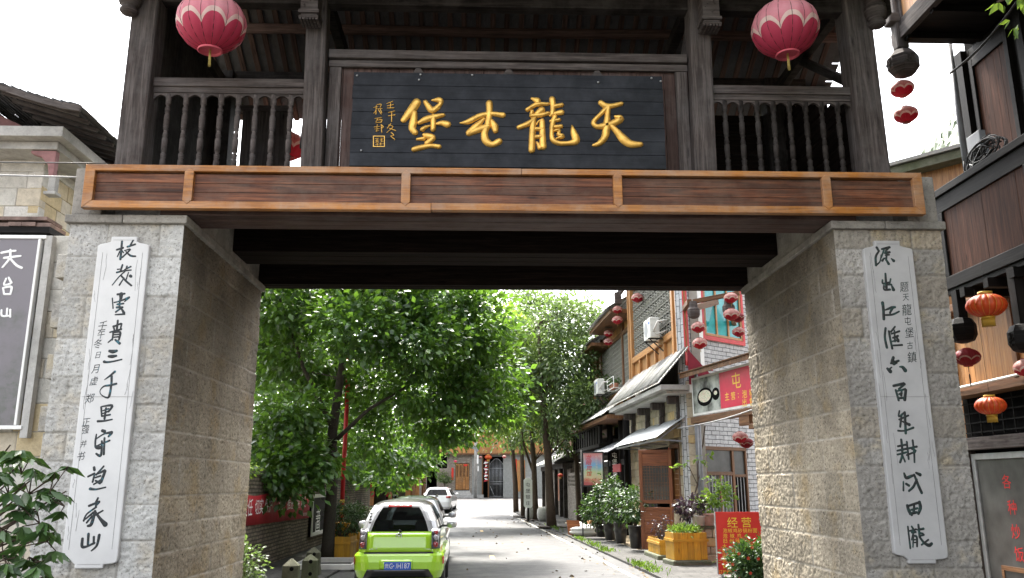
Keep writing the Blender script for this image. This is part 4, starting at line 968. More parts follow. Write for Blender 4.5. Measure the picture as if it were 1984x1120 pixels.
PF = Plane((LBx, LBy), (0, -1)); PS = Plane((LBx, LBy), (1, 0))
mb = MB(); wall_blocks(mb, PF, -5, 0, 0, 7.6, .27, .55); wall_blocks(mb, PS, .004, 6, 0, 7.6, .27, .55); mb.build('wall', M['paleblock'], lh, bevel=.012)
mb = MB(); mb.pbox(PF, -5, -.02, 0, 7.58, -6, -.012); mb.build('mortar', M['pier_core'], lh)
zE = PF.loc(60, 262, .7)[1]
mb = MB()
mb.box(LBx-5.6, LBx+.62, LBy-.72, LBy+6.5, zE-.02, zE+.16); mb.box(LBx-5.5, LBx+.45, LBy-.5, LBy+6.3, zE-.16, zE-.024); mb.box(LBx-5.4, LBx+.3, LBy-.3, LBy+6.2, zE+.164, zE+.3)
mb.build('cornice', M['concrete'], lh, bevel=.01)
mb = MB()
e0 = np.array([LBx+1.0, LBy-1.0, zE+.34]); e1 = np.array([LBx+1.0, LBy+7, zE+.34]); r0 = np.array([LBx-2.6, LBy-1.0, zE+1.75]); r1 = np.array([LBx-2.6, LBy+7, zE+1.75])
cur = lambda t: e0[2]+(r0[2]-e0[2])*(t**1.35)
for k in range(26):
    t0, t1 = k/26, (k+1.25)/26
    y = LBy-1.05
    while y < LBy+7:
        dz = rnd.uniform(-.008, .008); x0, x1 = LBx+1.0-3.6*t0, LBx+1.0-3.6*min(t1, 1)
        mb.slab([(x0, y, cur(t0)+.05+dz), (x0, y+.215, cur(t0)+.05+dz), (x1, y+.215, cur(min(t1, 1))+.075+dz), (x1, y, cur(min(t1, 1))+.075+dz)], .02); y += .22
for k in range(14):
    t0, t1 = k/14, (k+1)/14; mb.slab([(LBx-2.6-3.4*t0, LBy-1, r0[2]-1.4*t0+.08), (LBx-2.6-3.4*t0, LBy+7, r0[2]-1.4*t0+.08), (LBx-2.6-3.4*t1, LBy+7, r0[2]-1.4*t1+.08), (LBx-2.6-3.4*t1, LBy-1, r0[2]-1.4*t1+.08)], .03)
mb.build('roof', M['rooftile'], lh)
mb = MB()
for k in range(12):
    t0, t1 = k/12, (k+1)/12; mb.bar((LBx+1.02-3.6*t0, LBy-1.02, cur(t0)+.0), (LBx+1.02-3.6*t1, LBy-1.02, cur(t1)-.0), .05, .11)
for k in range(24): mb.bar((LBx+.9, LBy-.8+k*.32, cur(.03)-.02), (LBx-.4, LBy-.8+k*.32, cur(.39)-.02), .06, .06)
mb.build('bargeboard', M['greywood'], lh)
mb = MB(); mb.prism([(-5.2, zE+.3), (.2, zE+.3), (-.6, zE+.6), (-2.6, zE+1.55), (-4.6, zE+.8)], PF, -.5, -.4); mb.build('gable', M['oldpink'], lh)
mb = MB(); x, y = LBx+.42, LBy-.42
mb.prism([(.0, zE-.17), (.42, zE-.17), (.42, zE-.62), (.34, zE-.62), (.30, zE-.42), (.18, zE-.28), (.0, zE-.22)], PF, .34, .46)
mb.build('bracket', M['oldpink'], lh, bevel=.012)
mb = MB(); mb.box(x-.06, x+.06, y-.06, y+.06, zE-.9, zE-.622); mb.box(x-.1, x+.1, y-.1, y+.1, zE-.96, zE-.905); mb.build('bracket_drop', M['concrete'], lh, bevel=.01)
# yard wall with the billboard
yw = thing('yard_wall', 'block yard wall joining the stone pier, capped with red tiles', 'wall', (-7.5, .9, 0))
YW = Plane((-5.4, .75), (0, -1))
mb = MB(); wall_blocks(mb, YW, -6.5, -.0, 0, 5.05, .3, .6); mb.build('wall', M['paleblock'], yw, bevel=.012)
mb = MB(); mb.pbox(YW, -6.5, -.02, 0, 5.03, -.3, -.012); mb.build('mortar', M['pier_core'], yw)
mb = MB()
for k in range(34): mb.pbox(YW, -6.5+k*.175+.004, -6.5+k*.175+.171, 5.14, 5.19, -.32, .10+rnd.uniform(-.02, .02))
mb.pbox(YW, -6.5, -.6, 5.224, 5.27, -.3, .1); mb.build('coping', M['copingtile'], yw)
mb = MB(); mb.pbox(YW, -6.5, -.55, 5.055, 5.136, -.3, .1); mb.build('ledge', M['blackwood'], yw)
bb = thing('billboard', 'dark printed scenery billboard in a pale frame with white brush characters', 'billboard', (-6.9, .55, 2.4))
BB = Plane((-5.94, .6), (0, -1))
m, nt, b = mk('billboard_print'); v = objco(nt); f = noise(nt, v, 1.6, 8, .7); f2 = noise(nt, v, 9, 6, .75)
sx = nd(nt, 'ShaderNodeSeparateXYZ', {0: v}).outputs[2]
trees = math_(nt, 'MULTIPLY', ramp(nt, math_(nt, 'ADD', f, math_(nt, 'MULTIPLY', sx, -.12)), [(.0, 0.), (.25, 1.)]), ramp(nt, f2, [(.4, .2), (.6, 1.)]))
setb(nt, b, Base_Color=mix(nt, trees, (.15, .135, .15), (.07, .085, .06)), Roughness=.35); 
mb = MB(); mb.pbox(BB, -2.4, -.1, 2.6, 4.95, -.04, .0); mb.build('panel', m, bb)
mb = MB(); mb.pbox(BB, -2.5, 0, 4.953, 5.0, -.06, .02); mb.pbox(BB, -2.5, 0, 2.55, 2.597, -.06, .02); mb.pbox(BB, -.097, -.065, 2.6, 4.95, -.06, .02); mb.pbox(BB, -2.5, -2.403, 2.6, 4.95, -.06, .04); mb.build('frame', M['white'], bb, bevel=.006)
mb = MB(); mb.pbox(BB, -.02, .07, 2.45, 5.0, -.1, .0); mb.build('side_board', M['concrete'], bb)
mb = MB(); mb.recalc = False
strokes_px(mb, BB, '3,490,5 18,487,5 30,486,4; 8,500,5 24,498,5 40,496,4; 20,484,4 19,500,5 5,518,4; 19,500,4 32,514,5 42,519,5; 12,540,4 8,552,4 20,550,4; 17,538,4 22,548,5; 6,558,4 8,570,4; 6,558,4 22,556,5 20,570,4; 8,570,4 20,570,4; 3,601,4 4,612,4 18,612,4; 14,598,4 13,612,4; 20,600,4 20,614,4', 0, 0, 1.0, .003, .004, 1.0)
mb.build('lettering', M['whitetxt'], bb)
# cables to the pier
for i, (p, q, lab) in enumerate(((onY(0, 352, .5), onY(205, 316, -.1), 'thin grey cable sagging from the upper corner post to the left edge'), (onY(0, 357, .5), onY(152, 343, 0), 'pale cable running from the impost stone past the house bracket'), (onY(0, 361, .5), onY(152, 344, 0.05), 'lowest pale cable stretched across the block house to the impost'))):
    mb = MB(); p = p+np.array([-6, 0, .6]); pts = [p+(q-p)*t+np.array([0, 0, -.12*math.sin(math.pi*t)]) for t in np.linspace(0, 1, 14)]; mb.tube(pts, .008, 5)
    tag(mb.build('cable', M['palecable' if i else 'cable']), lab, 'cable', 'cables left of the gate')
# big-leaved shrub at the lower left
t = thing('broadleaf_shrub', 'tall dark shrub with hand-shaped leaves in front of the yard wall', 'shrub', (-5.2, -2.4, 0))
mb = MB(); LP, LD = [], []
tips = []
for k in range(30):
    a = rnd.uniform(0, 6.28); r = rnd.uniform(.1, .8); h = rnd.uniform(.6, 2.15)-r*.45
    tip = np.array([-5.35+math.cos(a)*r*.7, -2.4+math.sin(a)*r*.8, h]); base = np.array([-5.2+rnd.uniform(-.15, .15), -2.4+rnd.uniform(-.15, .15), 0])
    mid = (base+tip)/2+np.array([0, 0, .25]); mb.tube([base, mid, tip], [.022, .016, .008], 6, caps=False); tips.append(tip)
for (u, v) in ((128, 952), (100, 925), (20, 862), (80, 985), (45, 890), (20, 930), (60, 1050), (95, 1085), (15, 1000), (40, 960), (60, 930), (30, 1080), (10, 1050), (95, 1020)):
    tip = onY(u, v, -2.5); base = np.array([-5.1, -2.4, .9]); mb.tube([base, (base+tip)/2+np.array([0, 0, .1]), tip], [.016, .011, .006], 6, caps=False); tips.append(tip)
for tip in tips:
    for c in range(rnd.choice([3, 4, 4, 5])):
        ctr = tip+np.array([rnd.uniform(-.17, .11), rnd.uniform(-.2, .2), rnd.uniform(-.2, .1)]); ax = np.array([rnd.uniform(-1, 1), rnd.uniform(-1, 1), rnd.uniform(-.5, .1)]); ax /= np.linalg.norm(ax)
        mb.tube([tip-np.array([0, 0, .12]), ctr], [.006, .004], 4, caps=False)
        s_ = np.cross(ax, (0, 0, 1)); s_ /= np.linalg.norm(s_)
        for f in range(7):
            th = (f-3)*.48; LP.append(ctr); LD.append(ax*math.cos(th)+s_*math.sin(th)-np.array([0, 0, .25+.1*abs(f-3)]))
leaf_mesh('foliage', np.array(LP), np.array(LD), .16, M['leaf_big'], t, wid=.36, var=.3, fold=.05)
mb.build('stem', M['barkbrown'], t)
# ================================================================== TIMBER HOUSE RIGHT OF THE GATE
th = thing('timber_house', 'dark three-storey timber house with balcony and overhanging top floor beside the pier', 'house', (9.5, -1, 0))
RW = Plane((7.9, 0), (-1, 0)); RBp = Plane((7.0, 0), (-1, 0)); RO = Plane((6.6, 0), (-1, 0))    # viewer's right is -y
Y0, Y1 = -20.0, 4.45                         # near end, stretched out of view to shade the right pier; far end
A = lambda y: -y
mb = MB(); mb.box(7.95, 13, Y0, Y1-.05, 0, 4.85); mb.box(7.95, 13, Y0, 3.0, 4.85, 12.2); mb.build('core', M['void'], th)
# ground floor: shop front
mb = MB(); mb.pbox(RW, A(4.45), A(Y0), 2.42, 2.62, -.05, .16); mb.pbox(RW, A(4.45), A(4.2), 0, 2.42, -.05, .12, 'z'); mb.pbox(RW, A(2.2), A(2.05), 0, 2.42, -.05, .12, 'z'); mb.build('shop_beam', M['greywood'], th, bevel=.01)
mb = MB()
for k in range(80): mb.pbox(RW, A(4.45)+k*.3, A(4.45)+k*.3+.02, 2.65, 3.28, .0, .02)
for k in range(4): mb.pbox(RW, A(4.45), A(Y0), 2.7+k*.16, 2.72+k*.16, .0, .018)
mb.build('transom_lattice', M['blackwood'], th)
mb = MB(); mb.pbox(RW, A(4.5), A(Y0), 3.285, 3.36, -.02, .35); mb.build('ledge', M['honeydark'], th)
mb = MB(); mb.tube([RW.pt(A(4.6), 3.42, .36), RW.pt(A(2), 3.44, .4), RW.pt(A(-2), 3.4, .36)], .02, 6); mb.build('white_conduit', M['white'], th)
mb = MB(); n = 160
for k in range(n): mb.pbox(RW, A(4.4)+k*.15+.002, A(4.4)+k*.15+.148, 3.5, 4.72, -.02, .02+rnd.uniform(0, .004), 'z')
op = mb.build('orange_cladding', M['honey'], th)
mb = MB()
for y in (4.42, 2.72, 1.0): mb.pbox(RW, A(y), A(y)+.12, 3.45, 4.76, -.01, .07, 'z')
mb.pbox(RW, A(4.3), A(Y0), 3.40, 3.498, -.01, .07); mb.pbox(RW, A(4.3), A(Y0), 4.725, 4.85, -.01, .3); mb.build('cladding_frame', M['honeydark'], th, bevel=.008)
# balcony
mb = MB(); mb.box(7.0, 7.94, Y0, 2.88, 4.78, 4.93)
for y in np.arange(Y0, 2.8, .6): mb.box(6.9, 7.94, y, y+.12, 4.64, 4.776)
mb.build('balcony_floor', M['blackwood'], th)
mb = MB(); yy = 2.86
mb.pbox(RBp, A(2.9), A(Y0), 6.38, 6.5, -.09, .06); mb.pbox(RBp, A(2.86), A(Y0), 4.86, 5.06, -.06, .03)
mb.pbox(RBp, A(2.86), A(Y0), 6.12, 6.378, -.06, .02)
for y in (2.86, .62, -1.6, -3.8, -6, -8.2, -10.4, -12.6, -14.8, -17): mb.pbox(RBp, A(y), A(y)+.2, 5.06, 6.12, -.06, .025, 'z')
mb.box(7.03, 7.9, 2.80, 2.86, 4.94, 6.45)
bal = mb.build('balcony_rail', M['blackwood'], th, bevel=.01)
mb = MB()
for y in (2.66, .42, -1.8, -4.0, -6.2, -8.4, -10.6, -12.8, -15):
    for k in range(10): mb.pbox(RBp, A(y)+.0+k*.202, A(y)+k*.202+.199, 5.06, 6.12, -.045, -.01+rnd.uniform(0, .003), 'z')
mb.build('balcony_panel', M['panelwood'], th)
# second-floor wall
mb = MB()
for k in range(138): mb.pbox(RW, A(3.0)+k*.165+.002, A(3.0)+k*.165+.163, 4.95, 9.1, -.03, .0+rnd.uniform(0, .004), 'z')
mb.build('upper_boarding', M['blackwood'], th)
for y0, y1 in ((2.78, 1.75), (1.2, .1), (-.5, -1.6)):
    mb = MB(); n = 5
    for k in range(n): mb.pbox(RW, A(y0)+.1+(y0-y1-.2)*k/n+.002, A(y0)+.1+(y0-y1-.2)*(k+1)/n-.002, 5.2, 8.7, .006, .03+rnd.uniform(0, .003), 'z')
    pn = mb.build('shutter', M['panelwood'], th)
    mb = MB(); mb.pbox(RW, A(y0), A(y0)+.098, 5.05, 8.85, .006, .07, 'z'); mb.pbox(RW, A(y1)-.098, A(y1), 5.05, 8.85, .006, .07, 'z'); mb.pbox(RW, A(y0)+.1, A(y1)-.1, 8.703, 8.85, .006, .068); mb.build('frame', M['blackwood'], pn, bevel=.006)
mb = MB(); mb.pbox(RW, A(3.1), A(2.9), 4.95, 9.12, -.02, .1, 'z'); mb.pbox(RW, A(1.5), A(1.35), 4.95, 9.12, -.02, .1, 'z'); mb.build('wall_post', M['blackwood'], th)
mb = MB(); p0 = onX(1848, 105, 7.6); mb.tube([(7.6, 2.84, 6.5), (7.6, 2.86, 9.2)], .05, 10); mb.build('drainpipe', M['greypipe'], th)
# overhanging top floor
mb = MB(); mb.box(6.62, 13, Y0, 2.78, 9.18, 9.32)
for y in np.arange(Y0, 2.7, .8): mb.box(6.63, 7.9, y, y+.1, 9.06, 9.176)
mb.build('overhang_floor', M['blackwood'], th)
mb = MB(); mb.pbox(RO, A(2.82), A(Y0), 9.12, 9.34, -.08, .03); mb.pbox(RO, A(2.82), A(Y0), 9.36, 9.48, -.08, .0)
for y in (2.6, 1.6, .6, -.4, -1.4): mb.pbox(RO, A(y), A(y)+.12, 9.48, 11.2, -.08, .0, 'z')
mb.build('overhang_beam', M['greywood'], th, bevel=.01)
mb = MB()
for k in range(124): mb.pbox(RO, A(2.7)+k*.18+.002, A(2.7)+k*.18+.178, 9.48, 12.2, -.075, -.04+rnd.uniform(0, .003), 'z')
for k in range(30): mb.box(6.66+k*.2, 6.66+k*.2+.197, 2.70, 2.74+rnd.uniform(0, .003), 9.34, 12.2, grain=2)
mb.build('top_cladding', M['honey'], th)
mb = MB(); mb.slab([(5.9, Y0-.4, 12.1), (5.9, 3.5, 12.1), (9.6, 3.5, 13.6), (9.6, Y0-.4, 13.6)], .1); mb.slab([(13.4, Y0-.4, 12.1), (13.4, 3.5, 12.1), (9.6, 3.5, 13.6), (9.6, Y0-.4, 13.6)], .1); mb.build('roof', M['rooftile'], th)
mb = MB(); mb.bar((6.62, 2.62, 8.95), (6.62, 2.62, 10.4), .2, .2, up=(0, 1, 0)); mb.box(6.42, 6.62, 2.5, 2.74, 9.42, 9.6); mb.build('hanging_post', M['greywood'], th, bevel=.03)
mb = MB(); c = (6.62, 2.62, 8.71)
mb.lathe([(.06, -.24), (.17, -.2), (.25, -.09), (.25, .09), (.17, .2), (.08, .25)], c, n=8, smooth=False, rot=.39)
for k in range(20):
    th_ = k*1.3; mb.lathe([(.001, -.02), (.022, 0), (.001, .02)], (c[0]-.235, c[1]+.1*math.sin(th_)*rnd.random(), c[2]+.1*math.cos(th_)*rnd.random()), n=6)
    mb.lathe([(.001, -.02), (.022, 0), (.001, .02)], (c[0]+.1*math.sin(th_)*rnd.random(), c[1]-.235, c[2]+.1*math.cos(th_)*rnd.random()), n=6)
pend = mb.build('carved_pendant', M['greywood'], th)
for px, py, xx in ((1865, 640, 7.0), (1984, 655, 7.0)):
    c = onX(px, py, xx); mb = MB(); mb.lathe([(.06, -.2), (.15, -.17), (.2, -.08), (.2, .08), (.15, .17), (.06, .2)], c, n=8, smooth=False, rot=.39); mb.bar(c+np.array([0, 0, .18]), (c[0], c[1], 4.8), .14, .14, up=(0, 1, 0))
    for k in range(20): th_ = k*1.3; mb.lathe([(.001, -.02), (.02, 0), (.001, .02)], (c[0]-.185, c[1]+.1*math.sin(th_)*rnd.random(), c[2]+.1*math.cos(th_)*rnd.random()), n=6)
    mb.build('carved_pendant', M['blackwood'], th)
# shop glass door with red characters
gd = thing('glass_door', 'grey sliding glass shop door with red food lettering under the timber house', 'door', (7.8, 3.2, 0))
mb = MB(); mb.pbox(RW, A(4.08), A(2.4), .15, 2.26, .012, .03); mb.build('pane', M['frosted'], gd)
mb = MB(); mb.pbox(RW, A(4.18), A(4.08), .05, 2.36, .0, .06, 'z'); mb.pbox(RW, A(2.4), A(2.3), .05, 2.36, .0, .06, 'z'); mb.pbox(RW, A(4.08), A(2.4), 2.262, 2.36, .0, .06); mb.pbox(RW, A(4.08), A(2.4), .05, .148, .0, .06)
mb.build('door_frame', M['metal'], gd, bevel=.006)
mb = MB()
for ch, u, v in zip('各种炒饭', (1950, 1961, 1968, 1975), (933, 983, 1030, 1074)): 
    a, z = RW.loc(u, v, .033); ptext(mb, RW, ch, a, z, .22, .034)
mb.build('lettering', M['redpaint'], gd)
mb = MB(); mb.pbox(RW, A(3.75), A(2.5), .55, .62, .032, .045); mb.pbox(RW, A(3.75), A(3.69), .15, .55, .032, .045); mb.build('wood_ledge', M['honeydark'], gd)
# meter box and cable tangle on the balcony rail
mt = thing('meter_box', 'small grey junction box fixed above the balcony rail', 'junction box', (7.2, 2.1, 6.7))
c = onX(1892, 275, 7.2); mb = MB(); mb.box(c[0]-.05, c[0]+.05, c[1]-.17, c[1]+.17, c[2]-.13, c[2]+.13); mb.build('box', M['greypipe'], mt, bevel=.01)
mb = MB(); mb.tube([c+np.array([.02, .1, -.12]), (c[0]+.02, c[1]+.1, 6.48)], .03, 8); mb.tube([c+np.array([.02, -.2, -.05]), (c[0]+.02, c[1]-.2, 6.48)], .025, 8); mb.build('conduit', M['greypipe'], mt)
mb = MB(); c = onX(1905, 298, 7.05)
for k in range(26):
    a0 = rnd.uniform(0, 6.28); R_ = rnd.uniform(.18, .42); pts = []
    o = np.array([rnd.uniform(-.04, .06), rnd.uniform(-.15, .15), rnd.uniform(-.06, .08)])
    for s_ in range(10): t_ = a0+s_*.45; pts.append(c+o+np.array([rnd.uniform(-.01, .01), -R_*math.cos(t_), R_*.45*math.sin(t_)-.05*s_*(k % 4 == 0)]))
    mb.tube(pts, .012, 5)
tag(mb.build('cable_tangle', M['cable']), 'tangled coil of black cables lying over the balcony rail', 'cables')
mb = MB(); p, q = onX(1841, 142, 6.9), onX(1980, -10, 6.9); pts = [p+(q-p)*t+np.array([0, 0, -.1*math.sin(math.pi*t)]) for t in np.linspace(0, 1.6, 12)]; mb.tube(pts, .018, 6)
tag(mb.build('cable', M['cable']), 'black cable climbing diagonally in front of the overhanging top floor', 'cable')
RL = 'lanterns hanging from the timber house'
lantern('lotus', 'lantern', 'upper of two red lotus lanterns below the carved pendant against the sky', onX(1748, 172, 6.6), .19, .3, RL, .2)
lantern('lotus', 'lantern', 'lower of two red lotus lanterns against the sky, nearest the hill', onX(1755, 222, 6.6), .195, .3, RL, .5)
lantern('orange', 'lantern', 'larger orange lantern with gold tassel just under the balcony floor', onX(1911, 592, 6.6), .26, .5, RL)
lantern('orange', 'lantern', 'smaller orange lantern with gold tassel hanging low before the shop transom', onX(1919, 786, 6.6), .2, 1.5, RL, .1)
lantern('dark', 'lantern', 'dark maroon lotus lantern with long tassel under the black pendant', onX(1874, 692, 7.0), .19, .25, RL, .3)
lantern('lotus', 'lantern', 'pale red lotus lantern cut by the edge of the view beside a black pendant', onX(1990, 712, 7.0), .17, .25, RL, .3)
# a tree stands out of frame on the right and reaches in with one branch
bt = thing('overhanging_tree', 'leafy branch with broad bright leaves reaching in at the top corner', 'tree', (6.3, -4.6, 0))
mb = MB(); E1 = onY(1950, 5, -2.2)
mb.tube([(6.2, -4.6, 0), (6.15, -4.5, 3), (5.9, -4.2, 5.2), (6.2, -5.2, 8.2)], [.16, .13, .11, .08], 10); mb.tube([(5.9, -4.2, 5.2), E1+np.array([.9, -.6, .4]), E1+np.array([.3, -.1, .15]), E1+np.array([-.1, 0, 0])], [.07, .04, .025, .01], 8); mb.build('trunk', M['barkbrown'], bt)
LP, LD = [], []
for k in range(60):
    t_ = rnd.uniform(0, 1); p = E1+np.array([-.12+.5*t_, -.25*t_+rnd.uniform(-.1, .1), rnd.uniform(-.02, .16)]); LP.append(p); LD.append([rnd.uniform(-1, .5), rnd.uniform(-.6, .6), rnd.uniform(-1.1, .1)])
for (u, v) in ((1963, 55), (1975, 60), (1957, 40), (1972, 48)):
    p = onY(u, v, -2.2)
    for k in range(2): LP.append(p); LD.append([rnd.uniform(-1, .3), rnd.uniform(-.6, .6), rnd.uniform(-1, -.2)])
for k in range(9000):  # large unseen crown, added to keep sky light off the right pier
    d = rng.normal(size=3); d /= np.linalg.norm(d); LP.append(np.array([5.7, -7.2, 8.3])+d*np.array([3.0, 2.8, 2.4])*rnd.uniform(.5, 1)); LD.append(d+[0, 0, -.5])
leaf_mesh('crown', np.array(LP), np.array(LD), .13, M['leaf_bright'], bt, wid=.42)
# low timber house glimpsed behind, over the gate's shoulder
q = thing('back_house', 'low plank building with a mossy eave seen beyond the right pier', 'house', (12, 9, 0))
BH = Plane((10.2, 8.0), (-.75, -.66))
a0, z0 = BH.loc(1720, 350); a1, z1 = BH.loc(1860, 290); zt_ = (z0+z1)/2-.15; print('back house', a0, z0, a1, z1)
mb = MB()
for k in range(40): mb.pbox(BH, a0-.3+k*.15, a0-.3+k*.15+.147, 0, zt_, -.2, -.1+rnd.uniform(0, .004), 'z')
mb.build('wall', M['honey'], q)
mb = MB(); mb.pbox(BH, a0-1, a0+6, zt_+.002, zt_+.2, -.3, .3); mb.build('eave', M['moss'], q)
mb = MB(); mb.slab([BH.pt(a0-1, zt_+.21, .4), BH.pt(a0+6, zt_+.21, .4), BH.pt(a0+6, zt_+.7, -2.6), BH.pt(a0-1, zt_+.7, -2.6)], .08); mb.build('roof', M['slate'], q)
# ================================================================== STREET PLANES
O1 = np.array([5.17, 12.7, 0.0])
aS = np.array([-0.03347805, 0.99943945, 0.0]); nS = np.array([-aS[1], aS[0], 0]); nF = np.array([0.60755177, -0.79428008, 0])
S = Plane(O1, nS); FP = Plane(O1, nF)                  # street side (a<0 runs away from us), alley side (a>0 runs right)
# ------------------------------------------------------------------ corner shop
cs = thing('corner_shop', 'corner shop with buff stone ground floor, lattice upper storey and grey brick side', 'shop', (7, 16, 0))
mb = MB(); zz = .0
wall_blocks(mb, S, -7.6, -.001, 0, 4.62, .26, .42, .22, .008, 0, holes=((-2.05, -1.0, 1.3, 3.0), (-6.0, -2.2, 0, 3.02)))
mb.build('stone_wall', M['stoneblock'], cs, bevel=.01)
mb = MB(); mb.pbox(FP, 0.012, 4.6, 0, 9.2, -.25, 0); mb.build('brick_wall', M['greybrick'], cs)
mb = MB(); c0 = S.pt(-7.6, 0, -.24); 
mb.prism([(-7.6, 3.03), (-.16, 3.03), (-.16, 9.2), (-7.6, 9.2)], S, -.5, -.26); mb.prism([(-2.17, 0), (-.16, 0), (-.16, 3.028), (-2.17, 3.028)], S, -.5, -.26)
mb.build('backing', M['pier_core'], cs)
mb = MB(); mb.prism([(-6.1, 0), (-2.1, 0), (-2.1, 3.02), (-6.1, 3.02)], S, -2.6, -2.5); mb.prism([(-2.2, 1.2), (-.9, 1.2), (-.9, 3.0), (-2.2, 3.0)], S, -.258, -.25); mb.build('dark_room', M['void'], cs)
# narrow lattice window in the stone wall
wf = MB(); wf.pbox(S, -2.04, -1.94, 1.32, 2.98, -.2, .015, 'z'); wf.pbox(S, -1.11, -1.01, 1.32, 2.98, -.2, .015, 'z'); wf.pbox(S, -1.94, -1.11, 1.32, 1.42, -.2, .013); wf.pbox(S, -1.94, -1.11, 2.88, 2.98, -.2, .013); wf.pbox(S, -1.94, -1.11, 2.3, 2.36, -.2, .01)
w_ = wf.build('window', M['honeydark'], cs)
mb = MB(); mb.pbox(S, -1.94, -1.11, 1.42, 2.88, -.12, -.11); mb.build('pane', M['glasswin'], w_)
mb = MB()
for k in range(6): mb.pbox(S, -1.90+k*.14, -1.875+k*.14, 1.43, 2.28, -.105, -.06, 'z')
for k in range(5): mb.pbox(S, -1.93, -1.12, 1.55+k*.15, 1.57+k*.15, -.1, -.065)
mb.build('lattice', M['honey'], w_)
# tiled canopy above, on carved brackets
mb = MB(); cz = 4.46
mb.pbox(S, -7.3, .30, cz-.12, cz+.02, -.02, .78); mb.pbox(S, -7.2, .16, cz-.2, cz-.124, -.02, .6); mb.build('canopy_slab', M['concrete'], cs, bevel=.012)
mb = MB()
for k in range(9):
    t0, t1 = k/9, (k+1.25)/9; a = -7.35
    while a < .3:
        P = lambda aa, t: S.pt(aa, cz+.05+(.95-.0)*t + .03*(t == t1), .82-.84*t)
        mb.slab([P(a, t0), P(a+.235, t0), P(a+.235, min(t1, 1.05)), P(a, min(t1, 1.05))], .018); a += .24
a = -7.35
while a < .32:
    mb.tube([S.pt(a, cz+.10, .84), S.pt(a, cz+1.07, -.0)], .045, 6); a += .24
mb.build('canopy_tiles', M['slate'], cs)
mb = MB(); mb.prism([(.0, cz+.02), (.82, cz+.03), (.0, cz+.98)], Plane(S.pt(.31, 0, 0), S.u), 0.0, .05); mb.build('gable_end', M['maroon'], cs)
mb = MB(); mb.pbox(FP, .02, .9, cz-.16, cz+.06, .0, .1); mb.build('white_band', M['offwhite'], cs)
for a in (-6.6, -4.4, -2.5, -.55):
    mb = MB(); mb.pbox(S, a-.09, a+.09, cz-.62, cz-.205, .0, .14); mb.pbox(S, a-.09, a+.09, cz-.42, cz-.21, .14, .4); mb.pbox(S, a-.07, a+.07, cz-.86, cz-.62, .2-.18, .16); mb.pbox(S, a-.1, a+.1, cz-.93, cz-.862, .0, .19); mb.build('bracket', M['greywood'], cs, bevel=.02)
# corrugated awning
mb = MB(); n = 90; a0, a1 = -6.2, -.05
b_ = len(mb.v)
for j, (o, z) in enumerate(((.02, 3.66), (.42, 3.42), (.86, 3.11))):
    for k in range(n+1): 
        a = a0+(a1-a0)*k/n; mb.v.append(tuple(S.pt(a, z+.022*math.sin(k*2*math.pi/3.0), o)))
for j in range(2):
    for k in range(n):
        q = j*(n+1)+k; mb.face([q, q+1, q+n+2, q+n+1], [(0, 0)]*4, True)
aw = mb.build('awning', plain('corrugated_sheet', (.34, .36, .37), .4, metal=.3, var=.2, scale=3), cs)
mb = MB(); mb.pbox(S, a0+.05, a1-.05, 3.02, 3.07, .72, .78)
for a in (-6.0, -4.2, -2.3, -.25): mb.bar(S.pt(a, 3.05, .76), S.pt(a, 3.0, .0), .03, .04); mb.bar(S.pt(a, 3.05, .76), S.pt(a, 3.6, .0), .03, .04)
mb.build('awning_frame', M['greypipe'], aw)
# open door leaf
dr = thing('shop_door', 'open red-brown door leaf with fret lattice standing beside the stone wall', 'door', tuple(S.pt(-2.3, .1, .1)))
h0 = onZ(1302, 1062, .12); DP = Plane((h0[0]-.9, h0[1]-.25), (-.25, -.97))
e0 = onY(1242, 1000, h0[1]-.25); DW = .92
def dbox(mb, x0, x1, z0, z1, o0, o1, g='s'): mb.pbox(DP, x0, x1, z0, z1, o0, o1, g)
mb = MB(); zb = .12; zt = 2.82
dbox(mb, 0, .1, zb, zt, -.05, 0, 'z'); dbox(mb, DW-.1, DW, zb, zt, -.05, 0, 'z')
for z in (zb, zb+.42, zb+1.02, zb+1.22, zb+2.25, zt-.1): dbox(mb, .1, DW-.1, z, z+.1, -.049, -.002)
dbox(mb, .1, DW-.1, zb+.1, zb+.42, -.035, -.02); dbox(mb, .1, DW-.1, zb+.52, zb+1.02, -.035, -.016); dbox(mb, .1, DW-.1, zt-.35, zt-.1, -.035, -.018)
mb.build('leaf_frame', M['redwood'], dr, bevel=.008)
mb = MB(); L0, L1, Z0, Z1 = .1, DW-.1, zb+1.32, zb+2.25
for k in range(9): x = L0+(L1-L0)*(k+.5)/9; dbox(mb, x-.008, x+.008, Z0 if k % 2 else Z0+.0, Z1, -.04, -.018, 'z')
for k in range(11): z = Z0+(Z1-Z0)*(k+.5)/11; dbox(mb, L0, L1 if k % 3 else L0+.3, z-.008, z+.008, -.042, -.02)
mb.build('lattice', M['honeydark'], dr)
mb = MB(); dbox(mb, .1, DW-.1, Z0, Z1, -.046, -.044); mb.build('pane', M['glasswin'], dr)
mb = MB(); mb.tube([DP.pt(.03, 1.12, .0), DP.pt(.03, 1.12, .08), DP.pt(.16, 1.12, .08)], .012, 6); mb.build('handle', M['chrome'], dr)
mb = MB(); mb.pbox(S, -2.2, -2.07, .9, 2.9, .003, .008, 'z'); tag(mb.build('paper_strip', M['redpaper']), 'narrow red paper couplet strip pasted between the door leaf and lattice window', 'paper strip')
